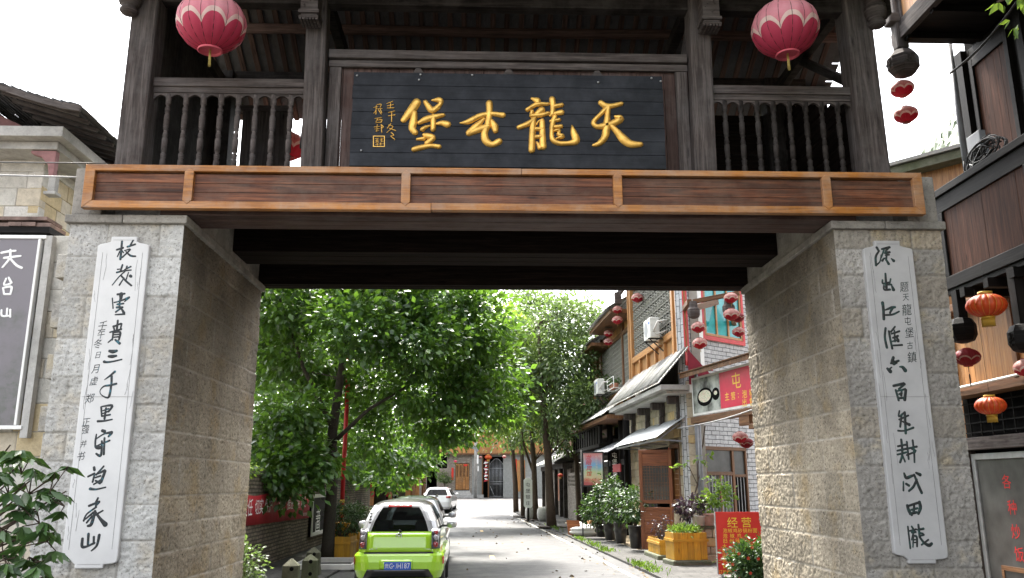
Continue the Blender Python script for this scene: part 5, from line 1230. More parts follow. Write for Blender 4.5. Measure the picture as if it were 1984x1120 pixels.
# upper storey: lattice front in honey timber
mb = MB(); uo = .03
for a in (-7.0, -6.65, -.95, -.5): mb.pbox(S, a, a+.2, 5.38, 9.2, -.25, uo+.05, 'z')
mb.pbox(S, -6.44, -.95, 6.0, 6.2, -.25, uo+.04); mb.pbox(S, -6.44, -.95, 5.38, 5.5, -.25, uo+.04); mb.pbox(S, -6.44, -.95, 8.7, 9.0, -.25, uo+.04)
for k in range(5): mb.pbox(S, -6.44+k*1.12+1.0, -6.44+k*1.12+1.12, 5.5, 6.0, -.2, uo+.035, 'z')
up = mb.build('upper_frame', M['honey'], cs, bevel=.01)
mb = MB()
for k in range(36): mb.pbox(S, -6.44+k*.1525+.002, -6.44+k*.1525+.15, 5.5, 6.0, -.1, -.03+rnd.uniform(0, .004), 'z')
for k in range(4): mb.pbox(S, -.76+k*.19+.002 if k < 1 else -.3+(k-1)*.1, -.76+k*.19+.26 if k < 1 else -.205+(k-1)*.1, 5.4, 9.2, -.1, -.02, 'z')
mb.build('plank_infill', M['honey'], up)
mb = MB(); mb.pbox(S, -6.44, -.95, 6.2, 8.7, -.2, -.19); mb.build('lattice_backing', M['glasswin'], up)
mb = MB(); a0, a1, z0, z1 = -6.44, -.95, 6.2, 8.7
c_ = .34
for i in range(int((a1-a0)/c_)+1):
    for j in range(int((z1-z0)/c_)+1):
        a, z = a0+i*c_, z0+j*c_; w = .012
        if a+c_ > a1+.05 or z+c_ > z1+.05: continue
        for (p, q) in (((0, .5), (.34, .5)), ((.5, 0), (.5, .34)), ((.66, .5), (1, .5)), ((.5, .66), (.5, 1)), ((.34, .34), (.34, .66)), ((.66, .34), (.66, .66)), ((.34, .34), (.66, .34)), ((.34, .66), (.66, .66)), ((0, 0), (0, .34)), ((0, 0), (.34, 0)), ((0, .75), (.2, .75)), ((.8, .2), (.8, .0))):
            x0, x1 = a+c_*p[0], a+c_*q[0]; y0, y1 = z+c_*p[1], z+c_*q[1]
            mb.pbox(S, x0-w, x1+w, y0-w, y1+w, -.06+.001*(p[0] == q[0]), -.02+.001*(p[0] == q[0]))
for k in range(1, 7): mb.pbox(S, a0, a1, z0+k*c_-.006, z0+k*c_+.006, -.055, -.017)
mb.build('lattice', M['lattice'], up)
mb = MB(); mb.pbox(S, -7.2, .12, 9.2, 9.3, -.3, .3); mb.slab([S.pt(-7.4, 9.3, .6), S.pt(.4, 9.3, .6), S.pt(.4, 10.4, -2.6), S.pt(-7.4, 10.4, -2.6)], .12); mb.build('roof', M['slate'], cs)
mb = MB(); mb.pbox(FP, .012, .2, 5.05, 9.15, .003, .03); mb.pbox(FP, .2, 1.2, 5.0, 5.12, .003, .03); mb.build('red_trim', M['redpaint'], cs)
mb = MB(); mb.pbox(FP, .62, .80, 4.9, 9.15, .003, .06); mb.build('white_pilaster', M['white'], cs)
# windows in the grey brick
wz0, wz1 = 6.0, 8.3
mb = MB(); mb.pbox(FP, .80, .9, wz0-.14, wz1, .003, .06); mb.pbox(FP, 2.7, 2.8, wz0-.14, wz1, .003, .06); mb.pbox(FP, .9, 2.7, wz0-.14, wz0-.02, .003, .06)
wr = mb.build('window', M['redpaint'], cs)
mb = MB(); mb.pbox(FP, .9, 2.7, wz0-.02, wz1, .004, .012); mb.build('pane', M['tealglass'], wr)
mb = MB()
for a in (.92, 1.45, 2.0, 2.62): mb.pbox(FP, a, a+.07, wz0-.01, wz1, .014, .05, 'z')
mb.pbox(FP, .99, 2.62, wz0-.01, wz0+.06, .014, .048); mb.build('sash', M['honey'], wr, bevel=.006)
mb = MB(); mb.prism([(1.05, wz0+.1), (1.95, wz0+.08), (1.9, wz0+.5), (1.6, wz0+.85), (1.5, wz0+1.15), (1.35, wz0+.8)], FP, .0125, .0135); mb.build('curtain', M['teal'], wr)
mb = MB(); mb.pbox(FP, .56, 2.5, 2.78, 2.88, .003, .06)
for a, b, z0, z1 in ((.56, .66, 1.0, 2.78), (1.8, 1.9, 1.0, 2.78), (2.42, 2.5, 1.0, 2.78), (1.18, 1.27, 1.1, 2.1)): mb.pbox(FP, a, b, z0, z1, .003, .055, 'z')
mb.pbox(FP, .66, 1.8, 2.1, 2.2, .003, .052); mb.pbox(FP, .66, 1.8, 1.0, 1.1, .003, .052); mb.pbox(FP, 1.9, 2.42, 2.05, 2.13, .003, .052); mb.pbox(FP, 1.9, 2.42, 1.0, 1.06, .003, .052)
w2 = mb.build('window', M['honeydark'], cs, bevel=.008)
mb = MB(); mb.pbox(FP, .66, 2.42, 1.06, 2.78, .002, .008); mb.build('pane', M['frosted'], w2)
mb = MB(); mb.pbox(FP, 1.9, 2.42, 1.06, 2.05, .009, .012); mb.build('dark_pane', M['void'], w2)
mb = MB()
for k in range(12): mb.pbox(FP, .72+k*.145, .735+k*.145, 1.1, 2.1, .0125, .03, 'z')
mb.build('bar', M['metal'], w2)
mb = MB(); P0 = FP.pt(.2, 0, .12); mb.tube([P0+[0, 0, .1], P0+[0, 0, 5.2]], .055, 10); mb.build('drainpipe', M['greypipe'], cs)
# tiled step in front of the shops
mb = MB(); mb.pbox(S, -18, -2.0, -.02, .11, -.3, 1.05); o = mb.build('shop_step', M['tile'], None, bevel=.01); o['kind'] = 'structure'
# ------------------------------------------------------------------ air conditioners
def aircon(P, n, lab):
    t = thing('air_conditioner', lab, 'air conditioner', tuple(P), 'air conditioners on the timber fronts'); pl = Plane(P, n)
    z = P[2]
    mb = MB(); mb.pbox(pl, -.42, .42, z, z+.62, -.3, 0); mb.build('casing', M['acwhite'], t, bevel=.025)
    mb = MB(); mb.prism([(-.1+.23*math.cos(k*math.pi/12), z+.31+.23*math.sin(k*math.pi/12)) for k in range(24)], pl, -.01, .006)
    mb.build('fan_grille', M['greypipe'], t)
    mb = MB(); mb.pbox(pl, .2, .36, z+.42, z+.5, .001, .005); mb.build('label_sticker', M['plateblue'], t)
    mb = MB()
    for s_ in (-.3, .3): mb.bar(pl.pt(s_, z-.02, -.45), pl.pt(s_, z-.02, .04), .04, .04); mb.bar(pl.pt(s_, z-.4, -.42), pl.pt(s_, z-.04, -.02), .03, .03)
    mb.build('bracket', M['cable'], t)
    mb = MB(); mb.tube([pl.pt(.42, z+.2, -.1), pl.pt(.55, z+.25, -.1), pl.pt(.58, z+.45, -.2), pl.pt(.6, z+.5, -.5)], .03, 8); mb.tube([pl.pt(.42, z+.14, -.15), pl.pt(.52, z+.1, -.2), pl.pt(.55, z+.2, -.5)], .02, 8); mb.build('hose', M['offwhite'], t)
aircon(S.pt(-2.3, 6.15, .48), nS, 'white air conditioner unit on a black bracket below the fret lattice')
aircon(S.pt(-11.7, 5.45, .5), nS, 'shaded air conditioner unit on the far timber front, half behind leaves')
# ------------------------------------------------------------------ timber inn behind the corner shop
inn = thing('timber_inn', 'honey timber inn with lattice windows above a dark open shopfront', 'inn', (7, 26, 0))
mb = MB(); mb.prism([(-17.6, 0), (-8.0, 0), (-8.0, 8.3), (-17.6, 8.3)], S, -3, -1.6); mb.build('core', M['void'], inn)
mb = MB()
for k in range(64): mb.pbox(S, -17.4+k*.15+.002, -17.4+k*.15+.148, 4.75, 8.2, -.35, -.30+rnd.uniform(0, .004), 'z')
mb.build('cladding', M['honey'], inn)
mb = MB()
for a in (-17.4, -15.6, -14.4, -9.6, -8.1): mb.pbox(S, a, a+.2, 4.7, 8.2, -.32, -.2, 'z')
for z in (4.7, 5.3, 7.55): mb.pbox(S, -17.4, -7.9, z, z+.16, -.32, -.21)
mb.build('timber_frame', M['honeydark'], inn, bevel=.01)
for a0, a1 in ((-14.15, -11.95), (-11.85, -9.65), (-9.3, -8.2)):
    mb = MB(); mb.pbox(S, a0, a1, 5.48, 7.52, -.29, -.28); w_ = mb.build('window', M['glasswin'], inn); mb = MB()
    k = 0; a = a0
    while a < a1: mb.pbox(S, a, a+.03, 5.48+.1*(k % 3), 7.52, -.275, -.24, 'z'); a += .13; k += 1
    for j in range(12): mb.pbox(S, a0+.1*(j % 2), a1, 5.55+j*.17, 5.575+j*.17, -.272, -.243)
    mb.build('lattice', M['lattice'], w_)
mb = MB()
def eave(mb, pl, a0, a1, z, o, rise, run, n=8, st=.25, over=.3):
    for k in range(n):
        t0, t1 = k/n, min((k+1.2)/n, 1); a = a0
        while a < a1-1e-3:
            P = lambda aa, t, d: pl.pt(aa, z+rise*t+d, o-run*t)
            e = rnd.uniform(-.01, .01); mb.slab([P(a, t0, e), P(min(a+st*.97, a1), t0, e), P(min(a+st*.97, a1), t1, .03+e), P(a, t1, .03+e)], .02); a += st
for ar in ((-17.9, -12.3, 7.75, .65, 1.2, 2.0), (-12.2, -7.3, 8.2, .75, 1.2, 2.2), (-17.9, -7.7, 4.35, .9, .75, 1.1)): mb = MB(); eave(mb, S, *ar); mb.build('roof_tiles', M['slate'], inn)
mb = MB(); mb.pbox(S, -17.9, -12.3, 7.6, 7.74, -.25, .55); mb.pbox(S, -12.2, -7.4, 8.03, 8.18, -.25, .62); mb.pbox(S, -17.9, -7.7, 4.18, 4.33, -.3, .8); mb.build('eave_board', M['honeydark'], inn)
mb = MB(); mb.pbox(S, -18.2, -10.9, 3.45, 4.12, .42, .5)
for k in range(12): mb.pbox(S, -18.2+k*.66, -18.1+k*.66, 3.4, 4.16, .5, .54, 'z')
mb.pbox(S, -18.2, -10.9, 3.3, 3.44, -.3, .56); mb.pbox(S, -18.2, -10.9, 4.12, 4.18, .4, .58); mb.build('gallery_rail', M['blackwood'], inn)
mb = MB()
for a in (-17.8, -14.6, -11.0, -8.6, -7.75): mb.tube([S.pt(a, 0, .1), S.pt(a, 4.2, .1)], .12, 10)
mb.pbox(S, -17.8, -7.7, 2.55, 2.75, .02, .18); mb.build('post', M['blackwood'], inn)
mb = MB(); eave(mb, S, -12, -6.4, 2.95, 1.0, .45, 1.0, 4, .2); mb.build('lower_awning', M['greypipe'], inn)
mb = MB()
for k in range(30): mb.pbox(S, -17.4+k*.32, -17.4+k*.32+.3, 0, 2.5, -1.0, -.95, 'z')
mb.build('shop_panel', M['blackwood'], inn)
mb = MB(); mb.pbox(S, -8.0, -6.6, 2.28, 2.55, .55, .58); tag(mb.build('red_plaque', M['redcloth']), 'dark red plaque hanging in the open shopfront', 'plaque')
# flower shelf on the lattice window
fs = thing('flower_shelf', 'white wire shelf with potted plants hung from the lattice window', 'shelf', tuple(S.pt(-9.3, 5.4, .1)))
mb = MB()
for a in (-10.0, -8.7): mb.tube([S.pt(a, 5.42, -.2), S.pt(a, 5.42, .32), S.pt(a, 5.85, .32)], .018, 6)
for z in (5.42, 5.62, 5.85): mb.tube([S.pt(-10, z, .32), S.pt(-8.7, z, .32)], .014, 6)
mb.tube([S.pt(-10, 5.42, .05), S.pt(-8.7, 5.42, .05)], .014, 6); mb.build('wire_frame', M['white'], fs)
for i, a in enumerate((-9.8, -9.35, -8.95)):
    P = S.pt(a, 5.43, .18); p = thing('flower_pot', ['small terracotta pot at the far end of the wire shelf', 'middle terracotta pot on the wire shelf', 'small terracotta pot at the near end of the wire shelf'][i], 'flower pot', tuple(P), 'pots on the wire shelf')
    mb = MB(); mb.lathe([(.07, 0), (.1, .16), (.11, .18), (.09, .18)], P, 12); mb.build('pot', M['pot'], p)
    Q, Dv, _ = clumps([(P+[0, 0, .32], (.13, .13, .15), 8)], 8, .05); leaf_mesh('foliage', Q, Dv, .1, M['leaf_dark'], p)
# vertical signs and the guest-house sign
vs = thing('vertical_sign', 'black upright plank sign with white characters by the shopfront post', 'sign', tuple(S.pt(-9.1, 1.4, .4)))
c = onY(1192, 930, 21.6); VP_ = Plane((c[0], 21.6), (-.5, -.87)); mb = MB(); mb.pbox(VP_, -.17, .17, 1.55, 3.1, -.03, 0); mb.build('board', M['blackwood'], vs)
mb = MB(); vtext(mb, VP_, '屯堡如意银楼', 0, 3.03, 1.6, .2, .004, sx=.95); mb.build('lettering', M['whitetxt'], vs)
gs = thing('guesthouse_sign', 'hanging sign in rainbow print with red characters and telephone number', 'sign', tuple(onY(1150, 910, 20)))
GP = Plane(onY(1149, 910, 20.0), (-.28, -.96)); z0g, z1g = onY(1149, 940, 20)[2], onY(1149, 878, 20)[2]; hw = .34
m, nt, b = mk('printed_sign_face'); t = nd(nt, 'ShaderNodeTexCoord'); 
gco = nd(nt, 'ShaderNodeSeparateXYZ', {0: nd(nt, 'ShaderNodeNewGeometry').outputs['Position']}).outputs[2]
fac = math_(nt, 'DIVIDE', math_(nt, 'SUBTRACT', gco, z0g), z1g-z0g)
setb(nt, b, Base_Color=ramp(nt, math_(nt, 'ADD', fac, math_(nt, 'MULTIPLY', math_(nt, 'SUBTRACT', noise(nt, objco(nt), 3, 2), .5), .3)), [(.05, (.45, .10, .10)), (.22, (.6, .5, .3)), (.42, (.45, .55, .3)), (.62, (.18, .38, .6)), (.9, (.6, .25, .25))]), Roughness=.4)
mb = MB(); mb.pbox(GP, -hw, hw, z0g, z1g, -.06, 0); mb.build('panel', m, gs)
mb = MB(); mb.pbox(GP, -hw-.05, hw+.05, z1g+.003, z1g+.05, -.08, .015); mb.pbox(GP, -hw-.05, hw+.05, z0g-.05, z0g-.003, -.08, .015); mb.pbox(GP, -hw-.05, -hw-.003, z0g, z1g, -.08, .015); mb.pbox(GP, hw+.003, hw+.05, z0g, z1g, -.08, .015); mb.tube([GP.pt(-hw-.07, z1g+.12, -.02), GP.pt(-hw-.07, -0.0+.1, -.02)], .025, 6); mb.build('frame', M['cable'], gs)
mb = MB(); mb.recalc = False; dz = z1g-z0g
for i, ch in enumerate('龙眼宾馆'): ptext(mb, GP, ch, -.14, z1g-dz*(.13+.17*i), .17, .006, slant=.25, sx=1.1)
ptext(mb, GP, '0853-4296061', 0, z0g+dz*.17, .075, .006); mb.build('lettering', M['signred'], gs)
mb = MB(); vtext(mb, GP, '屯堡住宿餐饮茶楼', .13, z1g-.08, z0g+dz*.28, .075, .006); ptext(mb, GP, '店', .25, z1g-.1, .1, .006)
for k in range(22):
    for s_ in (-1, 1): mb.pbox(GP, s_*(hw-.03)-.02, s_*(hw-.03)+.02, z0g+.25+k*(dz-.3)/22, z0g+.25+(k+.5)*(dz-.3)/22, .001, .004)
mb.build('small_print', M['offwhite'], gs)
# ------------------------------------------------------------------ food sign on posts before the grey brick
sg = thing('food_sign', 'crimson food banner with bowl picture and yellow characters under a small plank roof', 'sign', (5.6, 10.6, 0))
p0 = onY(1341, 768, 12.25); p1 = onY(1470, 760, 8.9)
dv = p1-p0; dv[2] = 0; dv /= np.linalg.norm(dv); SG = Plane(p0, (-(-dv[1]) if False else dv[1], -dv[0]))
SL = float(np.dot(p1-p0, dv))+1.6; zt = SG.loc(1341, 733)[1]; zb_ = SG.loc(1347, 806)[1]
mb = MB(); mb.pbox(SG, .0, SL, zb_, zt, -.06, -.0); mb.build('white_border', M['white'], sg)
au = lambda u: SG.loc(u, 768)[0]
a_mid = au(1396)
mb = MB(); mb.pbox(SG, a_mid, SL-.05, zb_+.06, zt-.06, .002, .006); mb.build('banner', M['signpink'], sg)
m, nt, b = mk('printed_food_photo'); f = noise(nt, objco(nt), 2.5, 5, .6)
setb(nt, b, Base_Color=ramp(nt, f, [(.35, (.03, .03, .03)), (.5, (.25, .27, .25)), (.65, (.45, .47, .44))]), Roughness=.35)
mb = MB(); mb.pbox(SG, .07, a_mid-.002, zb_+.06, zt-.06, .002, .006); mb.build('photo', m, sg)
def disc(mb, a, z, r, ry, o0, o1): mb.prism([(a+r*math.cos(k*math.pi/14), z+ry*math.sin(k*math.pi/14)) for k in range(28)], SG, o0, o1)
ab, zbw = SG.loc(1366, 769); ac_, zc_ = SG.loc(1387, 763); kx = abs(SG.loc(1367, 769)[0]-ab); kz = abs(SG.loc(1366, 770)[1]-zbw)
mb = MB(); disc(mb, ab, zbw, 15*kx, 18*kz, .0065, .009); disc(mb, ac_, zc_, 7*kx, 12*kz, .0065, .009); mb.build('bowl_print', M['void'], sg)
m, nt, b = mk('printed_noodles'); f = noise(nt, objco(nt), 22, 4, .7); setb(nt, b, Base_Color=ramp(nt, f, [(.35, (.12, .3, .06)), (.48, (.7, .66, .55)), (.6, (.6, .5, .4)), (.68, (.4, .1, .05))]), Roughness=.4)
mb = MB(); disc(mb, ab, zbw+1.5*kz, 12*kx, 12*kz, .0095, .011); disc(mb, ac_, zc_+2*kz, 3*kx, 4*kz, .0095, .011); mb.build('noodle_print', m, sg)
mb = MB(); mb.recalc = False
for tx, u, v, s_ in (('屯', 1427, 737, 30), ('堡', 1466, 729, 30), ('主', 1409, 768, 15), ('营', 1421, 767, 15), (':', 1431, 766, 9), ('泡', 1443, 763, 15), ('椒', 1457, 761, 15), ('出', 1443, 780, 15), ('售', 1457, 778, 15)):
    a, z = SG.loc(u, v); ptext(mb, SG, tx, a, z, s_*kz*.95, .008, sx=1.15 if tx != ':' else 1)
mb.build('lettering', M['yellowtxt'], sg)
mb = MB(); n = int(SL/.13)
for k in range(n+3): mb.slab([SG.pt(-.15+k*.13, zt+.12, .32), SG.pt(-.15+k*.13+.125, zt+.12, .32), SG.pt(-.15+k*.13+.125, zt+.2, -.2), SG.pt(-.15+k*.13, zt+.2, -.2)], .025)
mb.pbox(SG, -.12, SL, zt+.02, zt+.11, .2, .26)
for k in range(n): mb.pbox(SG, -.1+k*.13, -.1+k*.13+.125, zt+.0, zt+.118, .262, .285, 'z')
mb.build('plank_roof', M['honeydark'], sg)
mb = MB(); mb.pbox(SG, -.05, SL, zb_-.2, zb_-.03, -.1, .06); mb.pbox(SG, au(1432), au(1452), zb_-.42, zb_-.2, -.06, .05); mb.pbox(SG, au(1450), SL, zb_-.52, zb_-.4, -.1, .05); mb.build('beam', M['honeydark'], sg, bevel=.01)
mb = MB(); mb.tube([SG.pt(.1, .05, -.1), SG.pt(.1, zt+.1, -.1)], .05, 8); mb.tube([SG.pt(SL-.2, .0, -.1), SG.pt(SL-.2, zt+.1, -.1)], .05, 8); mb.build('post', M['greypipe'], sg)
mb = MB(); p = SG.pt(-.6, zb_-.28, .2); q = SG.pt(SL, zb_+.02, .3); mb.tube([p+(q-p)*t-np.array([0, 0, .1*math.sin(math.pi*t)]) for t in np.linspace(0, 1, 9)], .018, 5); tag(mb.build('cable', M['palecable']), 'pale cable slung below the crimson food banner', 'cable')
# bracket arms with lanterns over the food sign
br = thing('lantern_bracket', 'timber bracket arms with carved drum ends projecting from the grey brick', 'bracket', tuple(FP.pt(.5, 6.6, .5)))
mb = MB(); c1 = onY(1344, 606, 11.6); c2 = onY(1412, 600, 11.2); 
mb.bar(c1+np.array([0, .0, .12]), FP.pt(1.6, c1[2]+.75, 0), .12, .16); mb.bar(c1+np.array([-.1, 0, .3]), FP.pt(.1, c1[2]+.35, 0), .12, .14); mb.bar(c2+np.array([0, 0, .1]), FP.pt(2.4, c2[2]+.2, 0), .12, .14); mb.bar(c1+np.array([.0, 0, .3]), c2+np.array([.3, 0, .45]), .09, .12); mb.build('arm', M['honeydark'], br, bevel=.01)
mb = MB()
for c in (c1, c2): mb.lathe([(.05, -.16), (.14, -.12), (.17, -.04), (.17, .08), (.12, .15), (.1, .3)], c, 8, smooth=False)
mb.build('carved_drum', M['greywood'], br)
ST = 'red lotus lanterns over the street shops'
for (u, v, r, y, c, lab, sty) in ((1353, 634, 21, 11.5, .25, 'upper lotus lantern of the pair under the carved drum end, before the white pilaster', 'lotus'), (1356, 665, 22, 11.5, .2, 'lower lotus lantern of the pair under the carved drum end, just above the plank roof', 'lotus'),
        (1416, 577, 21, 11.0, .4, 'topmost lotus lantern of the cluster before the teal window, touching the beam', 'lotus'), (1417, 609, 24, 11.0, .2, 'largest lotus lantern of the cluster before the teal window', 'lotus'),
        (1430, 615, 19, 12.0, .3, 'dark lotus lantern half hidden behind the largest lantern at the teal window', 'dark'), (1431, 643, 19, 12.0, .2, 'lowest lotus lantern before the teal window with a long cord', 'lotus'),
        (1434, 847, 22, 10.2, .2, 'pale-topped lotus lantern under the food banner beam', 'lotus'), (1446, 858, 20, 10.6, .25, 'dark lotus lantern tucked behind the pale one under the food banner', 'dark'),
        (1235, 577, 18, 17.5, .4, 'single lotus lantern with long yellow tassel in front of the fret lattice', 'lotus'), (1196, 600, 15, 20.0, .25, 'upper lotus lantern of the nearer pair by the inn roof', 'lotus'), (1196, 620, 16, 20.0, .2, 'lower lotus lantern of the nearer pair by the inn roof', 'lotus'),
        (1179, 646, 14, 23.0, .2, 'upper lotus lantern of the farther pair under the inn eave', 'lotus'), (1179, 662, 14, 23.0, .2, 'lower lotus lantern of the farther pair under the inn eave', 'lotus'),
        (1132, 786, 8, 28.0, .5, 'small pale lantern, upper of two in the tree shade by the gallery rail', 'lotus'), (1132, 796, 8, 28.0, .15, 'small pale lantern, lower of two in the tree shade by the gallery rail', 'lotus')):
    d = (y-CAM[1]); lantern(sty, 'lantern', lab, onY(u, v, y), r/FPX*d*.68, c, ST, rnd.uniform(0, 1))
dk = thing('roof_bracket', 'carved dark roof bracket above the nearer lantern pair', 'bracket', tuple(onY(1205, 580, 18.6)))
mb = MB(); c = onY(1197, 580, 20); mb.box(c[0]-.12, c[0]+.12, c[1]-.12, c[1]+.12, c[2]-.18, c[2]+.25); mb.bar(c+np.array([0, 0, .15]), S.pt(-7.0, c[2]+.6, 0), .12, .16); mb.build('arm', M['greywood'], dk)
dk = thing('roof_bracket', 'carved dark roof bracket above the farther lantern pair', 'bracket', tuple(onY(1180, 628, 23)))
mb = MB(); c = onY(1179, 628, 23); mb.box(c[0]-.14, c[0]+.14, c[1]-.12, c[1]+.12, c[2]-.15, c[2]+.2); mb.bar(c+np.array([0, 0, .1]), S.pt(-10.5, c[2]+.3, -.2), .12, .16); mb.build('arm', M['greywood'], dk)
# ------------------------------------------------------------------ menu board, planters, pots
mn = thing('menu_board', 'red standing menu board with yellow dish names behind the round bush', 'sign', tuple(onY(1430, 1118, 7.6)))
MP = Plane(onY(1389, 1050, 7.6), (-.10, -1)); W_ = .0
mz1 = onY(1389, 992, 7.6)[2]; mz0 = onY(1389, 1113, 7.6)[2]; MW = 1.05
mb = MB(); mb.pbox(MP, 0, MW, mz0, mz1, -.03, 0); mb.build('board', M['signred'], mn)
mb = MB(); mb.pbox(MP, -.02, -.001, mz0, mz1, -.035, .006, 'z'); mb.pbox(MP, MW+.001, MW+.02, mz0, mz1, -.035, .006, 'z'); mb.pbox(MP, .05, .1, .02, mz0, -.03, -.0, 'z'); mb.pbox(MP, MW-.1, MW-.05, .02, mz0, -.03, 0, 'z'); mb.build('frame', M['metal'], mn)
mb = MB(); mb.recalc = False; kk = abs(MP.loc(1400, 1050)[1]-MP.loc(1400, 1051)[1])
def mtx(tx, u, v, s_, **kw): a, z = MP.loc(u, v); ptext(mb, MP, tx, a, z, s_*kk, .004, **kw)
mtx('经', 1419, 1012, 20); mtx('营', 1446, 1012, 20)
for i, ch in enumerate('泡椒鸡砂锅粉面'): mtx(ch, 1405+i*9.6, 1028, 8.5)
for i, ch in enumerate('泡椒鸡'): mtx(ch, 1405+i*13.5, 1038, 8.5)
for i, ch in enumerate('旧州辣'): mtx(ch, 1405+i*12, 1048, 8.5)
for ch, v in zip('大红肉各馄', (1058, 1068, 1078, 1088, 1097)): mtx(ch, 1404, v, 8.5)
for i, ch in enumerate('订餐电话'): mtx(ch, 1396+i*8, 1108, 7)
mtx('鸡', 1425, 1058, 8)
mb.build('lettering', M['yellowtxt'], mn)
def shrub(name, label, cat, c, r, k, per, size, mat, group=None, base=None):
    c = np.array(c, float); b_ = base if base is not None else (c[0], c[1], 0)
    return plant(name, label, cat, b_, [(c, r, k)], per, .07+.12*max(r), size, mat, 'barkbrown', None, 22, .012, group, wid=.5, shell=.3, droop=.1, names=('stem', 'foliage'))
c = onY(1458, 1092, 5.6); t = shrub('round_bush', 'round clipped bush dotted with red flowers in front of the menu board', 'bush', c, (.33, .33, .36), 200, 16, .085, 'leaf_dark', base=(c[0], c[1], 0))
mb = MB()
for k in range(34):
    d = rng.normal(size=3); d[1] = -abs(d[1]); d /= np.linalg.norm(d); P = c+d*np.array([.5, .48, .52])
    for j in range(5): mb.poly([P, P+np.array([math.cos(j*1.26)*.03, -.012, math.sin(j*1.26)*.03]), P+np.array([math.cos(j*1.26+.7)*.03, -.012, math.sin(j*1.26+.7)*.03])])
mb.build('flower', M['redpaper'], t)
def planter(label, P, U, L, Wd, h, group, mat='yellowwood', base=.0, soil=True):
    t = thing('planter_box', label, 'planter', tuple(P), group); U = np.array([U[0], U[1], 0.0]); U /= np.linalg.norm(U); V = np.array([-U[1], U[0], 0]); mb = MB(); P = np.array(P, float)
    n1 = max(2, int(L/.14)); n2 = max(2, int(Wd/.14))
    for k in range(n1):
        for s_ in (-1, 1): mb.obox(P+U*(-L/2+L*(k+.5)/n1)+V*s_*Wd/2+[0, 0, h/2+rnd.uniform(-.01, .01)], U*(L/n1/2-.003), V*.012, np.array([0, 0, h/2]), 2)
    for k in range(n2):
        for s_ in (-1, 1): mb.obox(P+V*(-Wd/2+Wd*(k+.5)/n2)+U*s_*L/2+[0, 0, h/2+rnd.uniform(-.01, .01)], U*.012, V*(Wd/n2/2-.003), np.array([0, 0, h/2]), 2)
    for s_ in (-1, 1):
        mb.obox(P+V*s_*(Wd/2+.024)+[0, 0, h*.72], U*(L/2+.04), V*.011, np.array([0, 0, .03])); mb.obox(P+U*s_*(L/2+.024)+[0, 0, h*.72], U*.011, V*(Wd/2+.03), np.array([0, 0, .028]))
    mb.build('slat_box', M[mat], t)
    mb = MB(); mb.obox(P+[0, 0, h*.45], U*(L/2-.02), V*(Wd/2-.02), np.array([0, 0, h*.43])); mb.build('soil', M['soil'], t)
    return t
PG = 'yellow slatted planters along the street'
P = onY(1331, 1093, 10.4); P[2] = .17
planter('tall yellow slatted planter with weedy top on a stone base by the corner shop', P, (1, .12), .78, .6, .60, PG)
mb = MB(); mb.obox(P+[0, 0, -.1], (.46, .05, 0), (-.05, .38, 0), (0, 0, .095)); tag(mb.build('stone_block', M['moss'], None, bevel=.03), 'mossy stone block under the tall yellow planter', 'stone block')
Q, Dv, _ = clumps([(P+[0, 0, .64], (.36, .28, .06), 50)], 14, .06); Dv[:, 2] += 1.2; o = leaf_mesh('weeds', Q, Dv, .08, M['grass'], None, wid=.3); tag(o, 'short bright weeds filling the tall yellow planter', 'weeds')
P2 = onY(1283, 1070, 12.2); P2[2] = .17
planter('low yellow slatted planter behind the tall one, along the shop step', P2, tuple(-aS[:2]), 1.3, .4, .36, PG)
mb = MB(); mb.obox(P2+[0, 0, -.1], aS*.8, nS*.3, (0, 0, .095)); tag(mb.build('stone_block', M['moss'], None, bevel=.03), 'long mossy kerb block under the low yellow planter', 'stone block')
t = thing('dry_shrub', 'sparse dry purplish shrub growing from the low planter', 'shrub', tuple(P2+[0, 0, .35])); Q, Dv, CC = clumps([(P2+[0, 0, .62], (.16, .5, .3), 26)], 6, .08); leaf_mesh('foliage', Q, Dv, .07, M['leaf_purple'], t); mb = MB()
for q in CC: mb.tube([P2+[0, q[1][1]-P2[1], .3], q[1]], [.008, .004], 4, caps=False)
mb.build('stem', M['barkbrown'], t)
# rubble wall with pots and a vine by the corner
rw = thing('rubble_wall', 'knee-high rubble stone wall behind the tall yellow planter', 'wall', (5.2, 10.6, 0)); RWp = Plane((4.62, 10.9), (-.2, -.98))
mb = MB(); wall_blocks(mb, RWp, 0, 1.6, 0, .82, .2, .35, .4, .02); mb.build('stones', M['stoneblock'], rw, bevel=.02)
mb = MB(); mb.pbox(RWp, -.05, 1.65, .823, .9, -.42, .05); mb.build('coping', M['moss'], rw, bevel=.015)
for i, (u, v, r, lab, mt, lm, bl) in enumerate(((1375, 1022, .16, 'pale pink flowerpot with a spreading green plant on the rubble wall', 'pinkpot', 'leaf_bright', [((.0, 0, .5), (.26, .2, .26), 22), ((.28, .1, .75), (.3, .2, .4), 20)]), (1358, 1012, .13, 'small white pot tucked behind the pink one on the rubble wall', 'offwhite', 'leaf_purple', [((-.22, .0, .42), (.3, .2, .28), 36)]))):
    P = onY(u, v+8, 10.8); P[2] = .9; t = thing('potted_plant', lab, 'potted plant', tuple(P), 'potted plants on the rubble wall')
    mb = MB(); mb.lathe([(r*.65, 0), (r, r*1.5), (r*1.12, r*1.55), (r*1.12, r*1.8), (r*.9, r*1.8), (r*.85, r*1.5)], P, 18); mb.build('pot', M[mt], t)
    Q, Dv, _ = clumps([(P+np.array(c), rr, k) for c, rr, k in bl], 10, .07); leaf_mesh('foliage', Q, Dv, .11, M[lm], t, wid=.6)
vn = thing('climbing_vine', 'thin bare vine with a few pale leaves climbing the grey drainpipe', 'vine', tuple(FP.pt(.1, .8, .25)))
